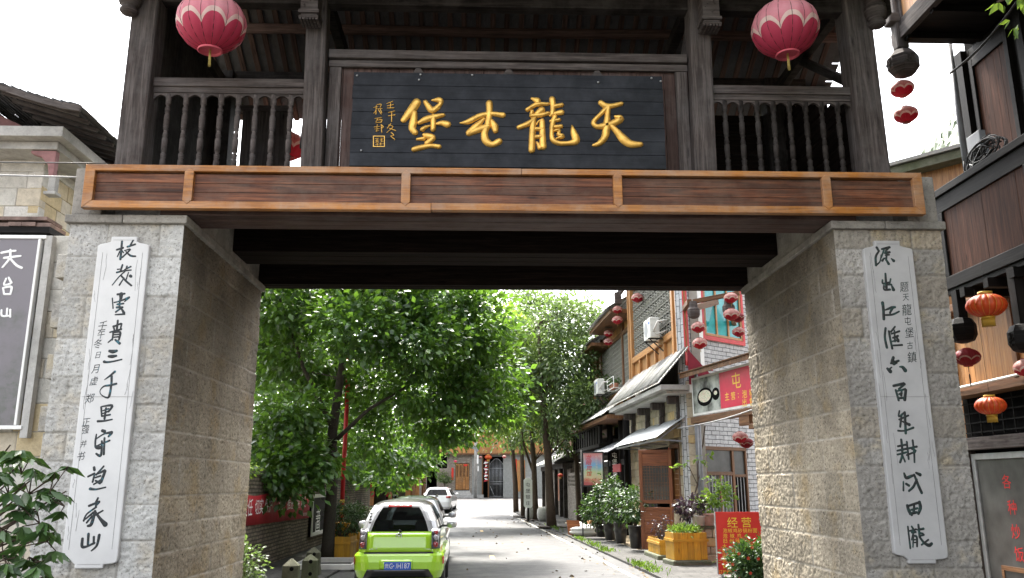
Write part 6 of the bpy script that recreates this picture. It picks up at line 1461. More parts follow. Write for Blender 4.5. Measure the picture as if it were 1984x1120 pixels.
mb = MB(); pts = [onY(1330, 1010, 11.6), onY(1340, 975, 11.8), onY(1352, 940, 12.2), onY(1352, 900, 12.4), onY(1362, 860, 12.5), onY(1366, 825, 12.5)]; mb.tube(pts, .02, 6); mb.tube([onY(1335, 1000, 11.5), onY(1345, 960, 12), onY(1356, 920, 12.3)], .016, 6); mb.tube([onY(1352, 940, 12.2), onY(1335, 905, 12), onY(1312, 895, 11.8)], .01, 5); mb.build('stem', M['barkbrown'], vn)
LP, LD = [], []
for (u, v) in ((1312, 897), (1320, 902), (1330, 895), (1345, 890), (1360, 893), (1366, 898), (1372, 880), (1380, 876), (1308, 905), (1352, 885)):
    for k in range(4): LP.append(onY(u+rnd.uniform(-4, 4), v+rnd.uniform(-3, 3), 11.8)); LD.append([rnd.uniform(-1, 1), rnd.uniform(-.5, .5), rnd.uniform(-.9, .2)])
leaf_mesh('foliage', np.array(LP), np.array(LD), .13, M['leaf_bright'], vn)
# dark pots with shrubs before the shopfront
for i, (u, v, y, r, h, lab, bl) in enumerate(((1233, 1066, 14.4, .2, .62, 'tall black ribbed pot holding a leafy shrub next to the open door leaf', ((0, 0, 1.25), (.42, .4, .55), 46)), (1203, 1050, 16.6, .2, .6, 'black pot holding the middle leafy shrub by the shopfront', ((0, 0, 1.15), (.5, .45, .55), 52)), (1183, 1040, 18.2, .22, .55, 'black pot with the tallest leafy shrub below the guesthouse sign', ((-.1, 0, 1.3), (.6, .5, .85), 70)), (1165, 1028, 19.6, .2, .4, 'black pot with a low spreading shrub, farthest along the step', ((-.15, 0, .85), (.5, .5, .5), 46)))):
    P = onZ(u, v, .12) if False else onY(u, v, y); P[2] = .11
    t = thing('potted_shrub', lab, 'potted shrub', tuple(P), 'dark potted shrubs along the shop step')
    mb = MB(); mb.lathe([(r*.75, 0), (r*.8, h*.1), (r*.95, h*.5), (r*.97, h*.55), (r*.95, h*.6), (r*1.05, h*.95), (r*1.12, h*.96), (r*1.12, h), (r*.95, h), (r*.9, h*.9)], P, 20); mb.build('pot', M['blackpot'], t)
    c, rr, k = bl; Q, Dv, CC = clumps([(P+np.array(c), rr, k)], 15, .1, .3); leaf_mesh('foliage', Q, Dv, .125, M['leaf_dark'], t, wid=.5)
    mb = MB()
    for q in CC[:14]: mb.tube([P+[0, 0, h*.9], (P+[0, 0, h]+q[1])/2+[0, 0, .1], q[1]], [.018, .012, .006], 5, caps=False)
    mb.build('stem', M['barkbrown'], t)
# heap of sacks at the foot of the tree
hp = thing('junk_heap', 'heap of rusty tray and pale sacks dumped at the pavement edge', 'rubbish heap', tuple(onZ(1130, 1040)))
c = onZ(1133, 1042); 
mb = MB()
for dx, dy, r, sz in ((0, 0, .45, .3), (.35, .2, .36, .26), (-.2, .3, .3, .34)):
    prof = [(.02, 0)]+[(r*math.sin(math.pi*(.12+.8*i/9))*(1+.12*math.sin(i*2.3)), sz*1.6*i/9) for i in range(10)]+[(.02, sz*1.62)]; mb.lathe(prof, c+np.array([dx, dy, 0]), 14, crease=.12, nr=5, sx=1.2, sy=.8, rot=dx*3)
mb.build('sack', M['offwhite'], hp)
mb = MB(); mb.slab([c+np.array([-.55, .2, .1]), c+np.array([-.1, -.2, .05]), c+np.array([-.2, -.1, .6]), c+np.array([-.6, .3, .6])], .03); mb.build('tray', M['redwood'], hp)
mb = MB(); mb.obox(c+np.array([.35, .2, .62]), (.2, .05, .1), (-.03, .12, 0), (0, 0, .04)); mb.build('plank', M['honey'], hp)
# ================================================================== STREET WALL, BANNER, BOLLARDS
LW = Plane((-5.4, 0), (1, 0))                          # a = y
sw = thing('street_wall', 'long mossy brick wall running along the left side of the street', 'wall', (-5.6, 16, 0))
mb = MB()
for k in range(8):
    y0 = 3.75+k*3.1; mb.pbox(LW, y0, y0+3.1, -.05, 2.08+.05*math.sin(k*2.1), -.35, 0)
mb.build('brickwork', M['wallbrick'], sw)
mb = MB()
for k in range(100): mb.pbox(LW, 3.75+k*.248, 3.75+k*.248+.24, 2.06+.05*math.sin(int(k/12.5)*2.1), 2.17+rnd.uniform(0, .03), -.42, .05)
mb.build('coping', M['moss'], sw)
Q, Dv, _ = clumps([((-5.5, y, 2.2), (.25, 1.6, .12), 46) for y in (8, 12, 17, 21, 25)], 12, .09); o = leaf_mesh('wall_creeper', Q, Dv, .09, M['leaf_bright'], None); tag(o, 'bright creeper leaves trailing along the top of the street wall', 'creeper')
bn = thing('slogan_banner', 'long red cloth banner with pale slogan tied along the street wall', 'banner', (-5.38, 9, 1.3))
a0, z0 = LW.loc(463, 1021, .05); a1, z1 = LW.loc(598, 1003, .05); zt0 = LW.loc(475, 958, .05)[1]; zt1 = LW.loc(598, 953, .05)[1]
mb = MB(); n = 40
for k in range(n+1):
    t = k/n; a = a0+(a1-a0)*t; mb.v += [tuple(LW.pt(a, z0+(z1-z0)*t, .05+.02*math.sin(t*40))), tuple(LW.pt(a, zt0+(zt1-zt0)*t-.04*math.sin(math.pi*t*3)**2, .05))]
for k in range(n): mb.face([2*k, 2*k+2, 2*k+3, 2*k+1], [(0, 0)]*4, True)
o = mb.build('cloth', M['redcloth'], bn); md = o.modifiers.new('thick', 'SOLIDIFY'); md.thickness = .006
mb = MB(); mb.recalc = False; zc = (z0+zt0)/2+.05
for tx, u, s_ in (('责任', 480, .36), ('切实', 502, .33), ('保护', 520, .32), ('深入', 546, .31), ('推进', 562, .31), ('文明', 575, .3), ('建设', 587, .3)): ptext(mb, LW, tx, LW.loc(u, 990, .08)[0], zc, s_, .078, sx=1.0)
ptext(mb, LW, '天龙屯堡古镇', a1-.7, z1+.12, .09, .078); mb.build('lettering', M['whitetxt'], bn)
wb = thing('wall_notice', 'black notice panel with white characters leaning in a pale frame behind the tree trunk', 'notice board', (-5.2, 19.5, .9))
a0, z0 = LW.loc(604, 1040, .12); a1, _ = LW.loc(641, 1000, .12); zt = LW.loc(609, 958, .12)[1]
mb = MB(); mb.pbox(LW, a0, a1, z0, zt, .02, .08); mb.build('panel', M['blackwood'], wb)
mb = MB(); mb.pbox(LW, a0, a0+.12, z0, zt, .081, .11, 'z'); mb.pbox(LW, a1-.12, a1, z0, zt, .081, .11, 'z'); mb.pbox(LW, a0+.12, a1-.12, zt-.1, zt, .081, .11); mb.pbox(LW, a0+.12, a1-.12, z0, z0+.1, .081, .11); mb.build('frame', M['offwhite'], wb)
mb = MB(); mb.recalc = False; vtext(mb, LW, '书画', (a0*.66+a1*.34), zt-.5, z0+.15, .42, .084, sx=1.6); mb.build('lettering', M['whitetxt'], wb)
for i, (u, y, h, lab) in enumerate(((565, 5.5, .58, 'nearest mossy concrete bollard with two round holes by the pier'), (601, 6.9, .54, 'second mossy concrete bollard, half hidden behind the nearest one'), (607, 8.6, .55, 'third bollard whose cap shows against the tree trunk'))):
    P = onY(u, 1090, y); P[2] = 0.05; t = thing('bollard', lab, 'bollard', tuple(P), 'concrete bollards on the left pavement')
    mb = MB(); mb.lathe([(.19, 0), (.165, h*.35), (.16, h*.78), (.165, h*.8), (.02, h)], P, 6, smooth=False, rot=.5); mb.build('body', M['bollard'], t, bevel=.02)
    mb = MB()
    for z in (.2, .42): mb.prism([(.035*math.cos(k*.524), z+.05+.035*math.sin(k*.524)) for k in range(12)], Plane(P, (.25, -.97)), .135, .158)
    mb.build('hole', M['void'], t)
# red flag pole on a yellow pedestal
P = onY(659, 1060, 13.5); P[2] = .05; fp = thing('flag_pole', 'tall red pole with yellow bands on a yellow pedestal', 'pole', tuple(P))
zt = onY(664, 1012, 13.5)[2]; mb = MB()
mb.box(P[0]-.14, P[0]+.14, P[1]-.14, P[1]+.14, .05, zt-.2); mb.lathe([(.2, zt-.2), (.3, zt-.05), (.32, zt-.04), (.32, zt)], (P[0], P[1], 0), 4, smooth=False, rot=math.pi/4); mb.box(P[0]-.22, P[0]+.22, P[1]-.22, P[1]+.22, .04, .2); mb.build('pedestal', plain('ochre_paint', (.5, .27, .02), .6), fp, bevel=.01)
mb = MB(); mb.tube([(P[0], P[1], zt), (P[0]+.02, P[1], 5.6)], .058, 12); mb.build('pole', M['redpaint'], fp)
mb = MB()
for v0, v1 in ((982, 996), (968, 974)):
    za, zb2 = onY(664, v1, 13.5)[2], onY(664, v0, 13.5)[2]; mb.tube([(P[0]+.001, P[1], za), (P[0]+.001, P[1], zb2)], .061, 12)
mb.build('band', M['yellowtxt'], fp)
for (u, v, y, L, Wd, h, lab) in ((661, 1062, 12.4, .8, .6, .55, 'yellow slatted planter with a dark shrub at the foot of the red pole'), (684, 1050, 15.2, 1.5, .6, .5, 'yellow slatted planter with a dense shrub between the red pole and the green car')):
    P = onY(u, v, y); P[2] = .06; planter(lab, P, (.05, 1), L, Wd, h, PG)
    Q, Dv, CC = clumps([(P+[0, 0, h+.42], (.45, L*.5, .42), 90)], 14, .09); t = thing('shrub', lab.replace('yellow slatted planter with a ', '').replace(' at the', ' growing in the planter at the').replace(' between', ' growing in the planter between'), 'shrub', tuple(P+[0, 0, h])); leaf_mesh('foliage', Q, Dv, .08, M['leaf_dark'], t)
    mb = MB()
    for q in CC[:16]: mb.tube([P+[0, 0, h*.85], q[1]], [.015, .006], 5, caps=False)
    mb.build('stem', M['barkbrown'], t)
mb = MB(); P = onY(641, 1100, 10.2); P[2] = 0
for (a, b) in (((-.75, -.5), (.55, -.5)), ((.55, -.5), (.55, 1.2)), ((-.75, 1.2), (.55, 1.2)), ((-.75, -.5), (-.75, 1.2))): mb.bar(P+[a[0], a[1], .1], P+[b[0], b[1], .1], .09, .12)
o = mb.build('tree_pit_kerb', M['offwhite'], None, bevel=.01); o['kind'] = 'structure'
c = onY(474, 1080, 4.6); shrub('green_shrub', 'fresh green shrub peeping out at the foot of the left pier', 'shrub', (c[0], 4.6, .62), (.22, .22, .36), 60, 13, .075, 'leaf_fine', base=(c[0], 4.6, 0))

# ================================================================== TREES
def B(u, v, y, rx, rv=None, k=30, ry=None):
    """crown blob from its place in the photo and its real depth"""
    c = onY(u, v, y); m = (y-CAM[1])/FPX; return (c, (rx*m, (ry or rx*m), (rv or rx)*m), k)
LT = (-4.22, 11.9)
plant('broadleaf_tree', 'big dark broad-leaved tree spreading over the parked cars', 'tree', (LT[0], LT[1], 0),
      [B(540, 590, 12, 75, 60, 32), B(640, 570, 12.5, 80, 60, 36), B(740, 570, 12, 90, 60, 40), B(845, 580, 12.5, 80, 60, 34), B(690, 640, 11, 80, 60, 34), B(800, 660, 11.5, 85, 65, 40), B(880, 670, 12.5, 75, 70, 36),
       B(600, 680, 13, 80, 60, 30), B(540, 690, 13.5, 60, 60, 18), B(730, 730, 13.5, 80, 55, 34), B(830, 755, 12.5, 85, 55, 38), B(905, 765, 13, 60, 55, 26), B(770, 810, 14, 60, 40, 20), B(850, 825, 13, 50, 32, 16), B(560, 760, 14, 70, 50, 22),
       B(545, 850, 11.5, 75, 50, 30), B(520, 900, 10.5, 55, 40, 24), B(590, 890, 11, 50, 40, 18), B(565, 945, 10.5, 28, 22, 9), B(560, 800, 11, 60, 40, 22), B(660, 780, 15, 70, 50, 26), B(700, 850, 15, 50, 34, 16), B(650, 690, 14, 70, 50, 24), B(930, 620, 12.5, 60, 60, 30), B(945, 720, 13, 50, 50, 24), B(960, 790, 13.5, 40, 35, 14), B(720, 880, 17, 50, 30, 14), B(790, 880, 18, 60, 32, 20),  B(760, 925, 19, 35, 18, 8), B(895, 825, 16, 40, 30, 14), B(510, 590, 13, 50, 50, 20), B(500, 690, 14, 45, 60, 18), B(560, 640, 14, 60, 50, 22), B(640, 860, 16, 45, 40, 16), B(620, 500, 12, 110, 60, 30), B(790, 500, 12, 110, 60, 30)],
      44, .27, .185, 'leaf_cam', 'bark', [((LT[0], LT[1], -.05), .19), ((LT[0]+.02, LT[1], .5), .155), ((LT[0]+.05, LT[1], 1.8), .14), ((LT[0]-.02, LT[1]+.1, 3.2), .125), ((LT[0]+.1, LT[1]+.2, 4.6), .1), ((LT[0]+.3, LT[1]+.2, 6.5), .06)], 60, .022, wid=.62, droop=.3, reach=2.0,
      extra=[[((LT[0], LT[1], 2.9), .06), ((LT[0]+.9, LT[1]-.1, 3.75), .045), ((LT[0]+2.6, LT[1]+.5, 4.9), .02)], [((LT[0], LT[1], 3.3), .08), ((LT[0]-.9, LT[1]+.3, 4.9), .06), ((LT[0]-1.6, LT[1], 6.8), .03)], [((LT[0], LT[1], 2.4), .07), ((LT[0]-1.0, LT[1]-.4, 3.0), .045), ((LT[0]-1.8, LT[1]-.8, 3.4), .02)]])
plant('roadside_tree', 'thick dark-trunked tree standing behind the flag pole', 'tree', (-4.65, 26, 0),
      [B(700, 830, 27, 60, 50, 26), B(770, 850, 26, 60, 40, 26), B(640, 850, 27, 60, 60, 24), B(740, 900, 26, 45, 32, 18), B(800, 890, 25, 40, 25, 14), B(820, 800, 26, 70, 50, 26), B(700, 740, 27, 90, 60, 36), B(860, 720, 27, 80, 70, 34), B(830, 590, 28, 90, 60, 34), B(760, 560, 28, 90, 50, 34), B(600, 740, 28, 80, 70, 26), B(560, 640, 28, 80, 80, 26), B(700, 640, 28, 100, 80, 30), B(900, 650, 28, 80, 80, 30)],
      30, .42, .26, 'leaf_cam', 'bark', [((-4.65, 26, -.05), .32), ((-4.65, 26, 1), .26), ((-4.6, 26, 3), .22), ((-4.5, 26.1, 5.5), .15), ((-4.3, 26, 8), .08)], 40, .05, wid=.58, droop=.35, reach=3.5)
plant('yard_tree', 'yellowish leafy tree behind the street wall', 'tree', (-9.5, 19, 0),
      [B(500, 800, 19, 70, 70, 26), B(580, 830, 20, 70, 60, 26), B(510, 640, 19, 70, 90, 26), B(690, 880, 22, 45, 40, 18), B(620, 900, 21, 50, 40, 18), B(480, 900, 18, 60, 50, 18), B(560, 700, 20, 80, 80, 34), B(590, 600, 20, 90, 60, 36), B(680, 560, 21, 90, 60, 34), B(500, 560, 19, 70, 50, 30), B(700, 680, 22, 70, 60, 26), B(640, 790, 22, 70, 60, 26)],
      44, .4, .22, 'leaf_cam', 'bark', [((-9.5, 19, 0), .2), ((-9.3, 19.1, 3), .15), ((-9, 19, 7), .08)], 40, .04, wid=.5)
plant('lit_fringe_tree', 'added yellow-green tree standing in for the sunlit fringe of the big dark crown', 'tree', (-4.5, 33, 0),  # lit fringe of the big crown as an extra tree, sunlight in the leaf colour
      [B(950, 640, 29, 45, 50, 34), B(985, 690, 30, 45, 45, 34), B(960, 740, 28, 50, 45, 34), B(1010, 745, 30, 42, 38, 28), B(1025, 790, 30, 30, 26, 14), B(965, 800, 29, 45, 32, 24), B(930, 700, 29, 45, 50, 26), B(990, 640, 31, 35, 35, 18), B(900, 790, 30, 45, 40, 22), B(860, 700, 32, 60, 60, 30)],
      42, .36, .22, 'leaf_bright', 'bark', [((-4.5, 33, 0), .24), ((-4.4, 33, 2.5), .2), ((-3.6, 32.5, 5), .16), ((-2, 31.5, 7), .1), ((-.3, 30.5, 8.5), .06)], 50, .04, wid=.55, reach=4)
RTG = 'slender street trees on the right'
plant('kerb_tree', 'street tree farthest along the right edge, at the bend before the barred gate', 'tree', (1.75, 44.7, .04),
      [B(960, 640, 44, 70, 50, 40), B(990, 700, 43, 60, 60, 40), B(950, 740, 43, 60, 50, 34), B(1000, 780, 43, 50, 40, 28), B(940, 800, 44, 50, 40, 24), B(1020, 650, 44, 50, 60, 30), B(985, 840, 44, 40, 30, 16), B(930, 690, 44, 50, 60, 26)],
      44, .5, .28, 'leaf_fine', 'barkbrown', [((1.75, 44.7, 0), .19), ((1.7, 44.7, 2), .16), ((1.55, 44.8, 4), .13), ((1.4, 44.7, 8), .07)], 50, .04, wid=.5)
for i, (u, y, tilt, kd, lab, bl) in enumerate((
        (1069, 27.3, -.5, 1.0, 'nearest leaning street tree with the thickest trunk beside the brick shed', [B(1060, 640, 28, 60, 55, 30), B(1100, 700, 27, 60, 50, 30), B(1050, 720, 28, 50, 50, 24), B(1150, 770, 26, 45, 35, 18), B(1075, 800, 27, 55, 40, 24), B(1110, 620, 28, 45, 45, 20)]),
        (1039, 34.3, -.4, .8, 'forked street tree beside the white plank sign', [B(1040, 610, 35, 45, 45, 22), B(1030, 760, 34, 50, 45, 24), B(1080, 830, 34, 45, 30, 16), B(1010, 840, 35, 40, 30, 14), B(1070, 590, 35, 45, 40, 18)]),
        (1015, 38.95, -.3, .75, 'slim street tree third along the white edge line', [B(1020, 800, 39, 45, 40, 18), B(1000, 590, 40, 40, 35, 16), B(1060, 680, 39, 50, 50, 20)]),
        (1124, 31.0, -.5, .7, 'thin dark street tree standing next to the guesthouse sign', [B(1140, 720, 31, 50, 50, 24), B(1170, 790, 30, 40, 25, 14), B(1120, 780, 31, 45, 40, 20), B(1100, 850, 31, 35, 25, 12), B(1130, 640, 32, 45, 50, 20)]))):
    x = onY(u, 1010, y)[0]; h0 = bl[0][0][2]
    plant('street_tree', lab, 'tree', (x, y, gz(y)), [(c, r, int(k*1.5)) for c, r, k in bl], 44, .36, .21, 'leaf_fine', 'barkbrown', [((x, y, gz(y)-.05), .24*kd), ((x-.05, y, 1), .19*kd), ((x+tilt*.25, y, 3), .17*kd), ((x+tilt*.7, y, 5.5), .12*kd), ((x+tilt, y, 9), .05*kd)], 44, .035, RTG, wid=.5,
          extra=[[((x+tilt*.1, y, 2.2), .1*kd), ((x-.6, y+.2, 3.8), .07*kd), ((x-.9, y, 6), .03)]] if i == 1 else None)
    pit = MB(); gzz = gz(y)+.058; pit.box(x-.6, x+.6, y-.6, y+.6, gzz, gzz+.04); o = pit.build('tree_pit', M['soil']); o['kind'] = 'structure'

# ================================================================== CARS
def car(label, loc, rz, lv, paint, upper, roof, group, zwin=(1.03, 1.43), plate=True, green=False):
    t = thing('parked_car', label, 'car', tuple(loc), group); cr, sr = math.cos(rz), math.sin(rz); loc = np.array(loc, float)
    T = lambda p: loc+np.array([p[0]*cr-p[1]*sr, p[0]*sr+p[1]*cr, p[2]])
    def at(z):
        for a, b in zip(lv, lv[1:]):
            if a[0] <= z <= b[0]:
                k = (z-a[0])/(b[0]-a[0]+1e-9); return tuple(a[i]+(b[i]-a[i])*k for i in range(1, 5))
        return lv[-1][1:]
    def ring(z):
        hw, yr, yf, r = at(z); P = []
        for k in range(12): P.append((-(hw-r)+2*(hw-r)*k/12, yr))
        for k in range(6): th = -math.pi/2+math.pi/2*k/6; P.append((hw-r+r*math.cos(th), yr+r+r*math.sin(th)))
        for k in range(18): P.append((hw, yr+r+(yf-yr-2*r)*k/18))
        for k in range(6): th = math.pi/2*k/6; P.append((hw-r+r*math.cos(th), yf-r+r*math.sin(th)))
        for k in range(12): P.append((hw-r-2*(hw-r)*k/12, yf))
        for k in range(6): th = math.pi/2+math.pi/2*k/6; P.append((-(hw-r)+r*math.cos(th), yf-r+r*math.sin(th)))
        for k in range(18): P.append((-hw, yf-r-(yf-yr-2*r)*k/18))
        for k in range(6): th = math.pi+math.pi/2*k/6; P.append((-(hw-r)+r*math.cos(th), yr+r+r*math.sin(th)))
        return P
    zs = sorted(set([l[0] for l in lv]+[zwin[0], zwin[1]])); n = len(ring(zs[0])); mb = MB(); GLS = [('rear_window', 0, 12), ('side_window', 21, 29), ('side_window', 30, 39), ('windscreen', 42, 54), ('side_window', 57, 66), ('side_window', 67, 75)]; gls = [MB() for _ in GLS]; up = MB(); rf = MB()
    rings = [[T((x, y, z)) for x, y in ring(z)] for z in zs]
    for i in range(len(zs)-1):
        win = zs[i] >= zwin[0]-1e-6 and zs[i+1] <= zwin[1]+1e-6
        hw, yr, yf, r = at((zs[i]+zs[i+1])/2)
        tgt = mb if zs[i+1] <= zwin[0]+1e-6 else (up if zs[i+1] <= zwin[1]+.045 else rf)
        for k in range(n):
            k2 = (k+1) % n; hole = False
            if win: hole = (0 <= k < 12) or (21 <= k < 29) or (30 <= k < 39) or (42 <= k < 54) or (57 <= k < 66) or (67 <= k < 75)
            q = [rings[i][k], rings[i][k2], rings[i+1][k2], rings[i+1][k]]
            ([g for g, e in zip(gls, GLS) if e[1] <= k < e[2]][0] if hole else tgt).poly(q, None, True)
    rf.poly(rings[-1]); 
    mb.poly(rings[0][::-1])
    mb.build('body', M[paint], t); up.build('pillars', M[upper], t); rf.build('roof', M[roof], t)
    for g, e in zip(gls, GLS): g.build(e[0], M['carsee'], t)
    def rear(x, z, e=.006):
        hw, yr, yf, r = at(z); d = max(abs(x)-(hw-r), 0); d = min(d, r*.999); return T((x, yr+r-math.sqrt(r*r-d*d)-e, z)) if d > 0 else T((x, yr-e, z))
    def patch(name, x0, x1, z0, z1, mat, e=.008, parent=None, nx=8, nz=4):
        m_ = MB()
        for j in range(nz+1):
            z = z0+(z1-z0)*j/nz; a, b = (x0(z), x1(z)) if callable(x0) else (x0, x1)
            for i in range(nx+1): m_.v.append(tuple(rear(a+(b-a)*i/nx, z, e)))
        for j in range(nz):
            for i in range(nx): q = j*(nx+1)+i; m_.face([q, q+1, q+nx+2, q+nx+1], [(0, 0)]*4, True)
        o = m_.build(name, M[mat], parent or t); md = o.modifiers.new('thick', 'SOLIDIFY'); md.thickness = .012; md.offset = 0; return o
    L = lv[3][3]
    m_ = MB()
    for (x, y) in ((-.34, 1.35), (.34, 1.35), (-.36, .62), (.36, .62)):
        z0 = .45; m_.obox(T((x, y, .75)), T((.24, 0, 0))-loc, T((0, .07, .0))-loc, np.array([0, 0, .28])); m_.obox(T((x, y-.02, 1.13)), T((.12, 0, 0))-loc, T((0, .04, 0))-loc, np.array([0, 0, .08]))
    m_.build('seat', M['seat'], t, bevel=.03)
    m_ = MB(); m_.obox(T((0, L*.45, .55)), T((.6, 0, 0))-loc, T((0, L*.36, 0))-loc, np.array([0, 0, .04])); m_.build('floor', M['blackcar'], t)
    for sx_ in (-1, 1):
        for wy in (.58, L-.72):
            m_ = MB(); hw = at(.4)[0]; pr = [(.17, -.09), (.26, -.095), (.285, -.06), (.285, .06), (.26, .095), (.17, .09)]
            b0 = len(m_.v); m_.lathe(pr, (0, 0, 0), 24)
            m_.v = [tuple(T((sx_*(hw-.085)+p[2], wy+p[0], .285+p[1]))) for p in m_.v]; w_ = m_.build('wheel', M['tyre'], t)
            m_ = MB(); m_.lathe([(.02, .03), (.08, .05), (.15, .03), (.18, .06), (.18, -.06), (.02, -.06)], (0, 0, 0), 20); m_.v = [tuple(T((sx_*(hw-.085+p[2]*1.2), wy+p[0], .285+p[1]))) for p in m_.v]; m_.build('rim', M['metal'], w_)
        m_ = MB(); m_.lathe([(.02, -.075), (.09, -.06), (.11, 0), (.09, .06), (.02, .075)], (0, 0, 0), 14, sx=.95, sy=.75); m_.v = [tuple(T((sx_*(at(1.0)[0]+.17)+p[0], L*.56+p[1], zwin[0]+.04+p[2]))) for p in m_.v]; mr = m_.build('mirror', M[upper if green else paint], t)
        m_ = MB(); m_.obox(T((sx_*(at(1.0)[0]+.04), L*.56, zwin[0]+.01)), T((.07, 0, 0))-loc, T((0, .03, 0))-loc, np.array([0, 0, .02])); m_.build('mirror_arm', M['blackcar'], mr)
    return t, T, rear, patch, at
SG_ = 'cars parked along the left kerb'
GX = onY(774, 1000, 5.3)[0]
lvg = [(.22, .66, .12, 3.35, .26), (.29, .735, .03, 3.46, .28), (.42, .782, -.03, 3.54, .29), (.56, .792, -.03, 3.56, .29), (.66, .785, .01, 3.54, .25), (.70, .76, .05, 3.5, .2), (.715, .715, .08, 3.42, .17), (.88, .712, .105, 3.25, .17), (1.01, .695, .13, 2.75, .17), (1.06, .685, .15, 2.6, .18), (1.24, .635, .215, 2.3, .19), (1.40, .565, .30, 1.98, .2), (1.468, .53, .345, 1.85, .21), (1.505, .505, .37, 1.8, .21), (1.545, .45, .45, 1.7, .21), (1.578, .355, .60, 1.5, .19), (1.60, .2, .9, 1.3, .15)]
car1, T, rear, patch, at = car('lime green small hatchback with silver pillars seen from behind', (GX, 5.3, .02), .012, lvg, 'green_car', 'silver', 'blackcar', SG_, zwin=(1.06, 1.468), green=True)
patch('tailgate', -.575, .575, .725, 1.035, 'green_car', .012)
patch('tailgate_gap', -.6, .6, .695, .722, 'blackcar', .0)
patch('bumper_insert', lambda z: -.52-(.45-z)*.6, lambda z: .52+(.45-z)*.6, .30, .445, 'blackcar', .012)
bl = patch('brake_light', -.23, .19, 1.472, 1.520, 'brakered', .018)
for s_ in (-1, 1):
    lo, hi = (.56, .705)
    a_, b_2 = (lo, hi) if s_ > 0 else (-hi, -lo)
    h_ = patch('tail_light', a_, b_2, .77, 1.10, 'lamphouse', .02, nx=10)
    for z, r, m_ in ((.84, .052, 'lampred'), (.955, .05, 'lampclear'), (1.04, .045, 'lampred' if s_ > 0 else 'lampclear')):
        c = rear(s_*.628, z, .028); q = MB(); q.lathe([(.001, -.02), (r*.7, -.014), (r, 0), (r*.7, .014), (.001, .02)], (0, 0, 0), 20); q.v = [tuple(c+np.array([p[0], p[2]*.9, p[1]])) for p in q.v]; q.build('lens', M[m_], h_)
    q = MB(); c = rear(s_*.77, .58, .008); q.obox(c, (.014, .03*s_, 0), (.0, .012, 0), (0, 0, .06)); q.build('reflector', M['brakered'], car1)
CP = Plane(T((0, -.03, 0)), (math.sin(.012), -math.cos(.012)))
pl_ = patch('plate_recess', -.32, .25, .45, .60, 'green_car', .014)
q = MB(); q.pbox(CP, -.235, .225, .455, .59, .016, .026); pt_ = q.build('number_plate', M['plateblue'], car1, bevel=.006)
q = MB(); q.recalc = False; ptext(q, CP, '贵', -.19, .523, .075, .0275); ptext(q, CP, 'G', -.118, .523, .085, .0275, sx=.75); ptext(q, CP, '·', -.072, .523, .02, .0275)
for i, ch in enumerate('JH187'): ptext(q, CP, ch, -.03+i*.053, .523, .085, .0275, sx=.75)
q.build('plate_lettering', M['whitetxt'], pt_)
q = MB(); c = rear(-.01, .985, .016); q.tube([c+np.array([.05*math.cos(k*math.pi/10), 0, .05*math.sin(k*math.pi/10)]) for k in range(21)], .009, 6); q.tube([c+np.array([-.04, -.002, .03]), c+np.array([0, -.004, .0]), c+np.array([.0, -.004, -.035]), c+np.array([0, -.004, 0]), c+np.array([.04, -.002, .02])], .009, 6); q.build('emblem', M['chrome'], car1)
q = MB(); c = rear(-.01, 1.022, .016); q.lathe([(.001, -.015), (.02, 0), (.001, .015)], c, 10); q.build('lock', M['blackcar'], car1)
q = MB()
for k in range(7): c = rear(-.50+k*.022, .762+.006*(k % 2), .014); q.obox(c, (.008, 0, 0), (0, .003, 0), (0, 0, .010+.004*(k % 3)))
for k in range(7): c = rear(.42+k*.020, .765, .014); q.obox(c, (.007, 0, 0), (0, .003, 0), (0, 0, .009))
q.build('badge', M['chrome'], car1)
q = MB(); a, b_ = rear(-.1, 1.06, .02), rear(.22, 1.10, .02); q.tube([rear(0, 1.06, .02), rear(.02, 1.08, .03)], .03, 8); q.build('wiper', M['blackcar'], car1)
q = MB(); q.recalc = True
for k in range(4): c = rear(-.53, 1.36-k*.05, .004); q.obox(c, (.02, 0, 0), (0, .006, 0), (0, 0, .012))
q.build('vent', M['blackcar'], car1)
sc = lambda lv, a, b, c: [(l[0]*c, l[1]*a, l[2]*b, l[3]*b, l[4]) for l in lv]
lvs = sc(lvg, 1.0, 1.15, 1.0)
car2, T2, rear2, patch2, at2 = car('silver estate with roof rails parked just ahead of the green hatchback', (onY(801, 980, 10.0)[0], 9.9, .02), .02, lvs, 'silver', 'silver', 'silver', SG_, zwin=(1.06, 1.468))
q = MB()
for s_ in (-1, 1): q.tube([T2((s_*.5, .6, 1.56)), T2((s_*.5, .7, 1.61)), T2((s_*.5, 1.6, 1.61)), T2((s_*.5, 1.7, 1.56))], .015, 6)
q.build('roof_rail', M['blackcar'], car2)
q = MB(); q.tube([T2((.3, .6, 1.58)), T2((.32, .45, 1.85))], .006, 5); q.build('aerial', M['blackcar'], car2)
lvw = [(.25, .80, .06, 4.2, .3), (.4, .88, -.03, 4.4, .3), (.7, .9, -.03, 4.45, .28), (.95, .885, .05, 4.3, .2), (1.05, .87, .08, 3.5, .18), (1.10, .85, .1, 3.3, .16), (1.45, .68, .38, 2.4, .16), (1.52, .64, .42, 2.3, .16), (1.57, .5, .6, 2.0, .16), (1.59, .3, .9, 1.7, .14)]
car3, T3, rear3, patch3, at3 = car('white car at the bend with red tail lamps and dark rear window', (onY(846, 980, 44)[0], 44, gz(44)), -.06, lvw, 'white_car', 'white_car', 'white_car', SG_, zwin=(1.10, 1.45))
for s_ in (-1, 1):
    a_, b_2 = (.58, .86) if s_ > 0 else (-.86, -.58); patch3('tail_light', a_, b_2, .93, 1.06, 'lampred', .02)

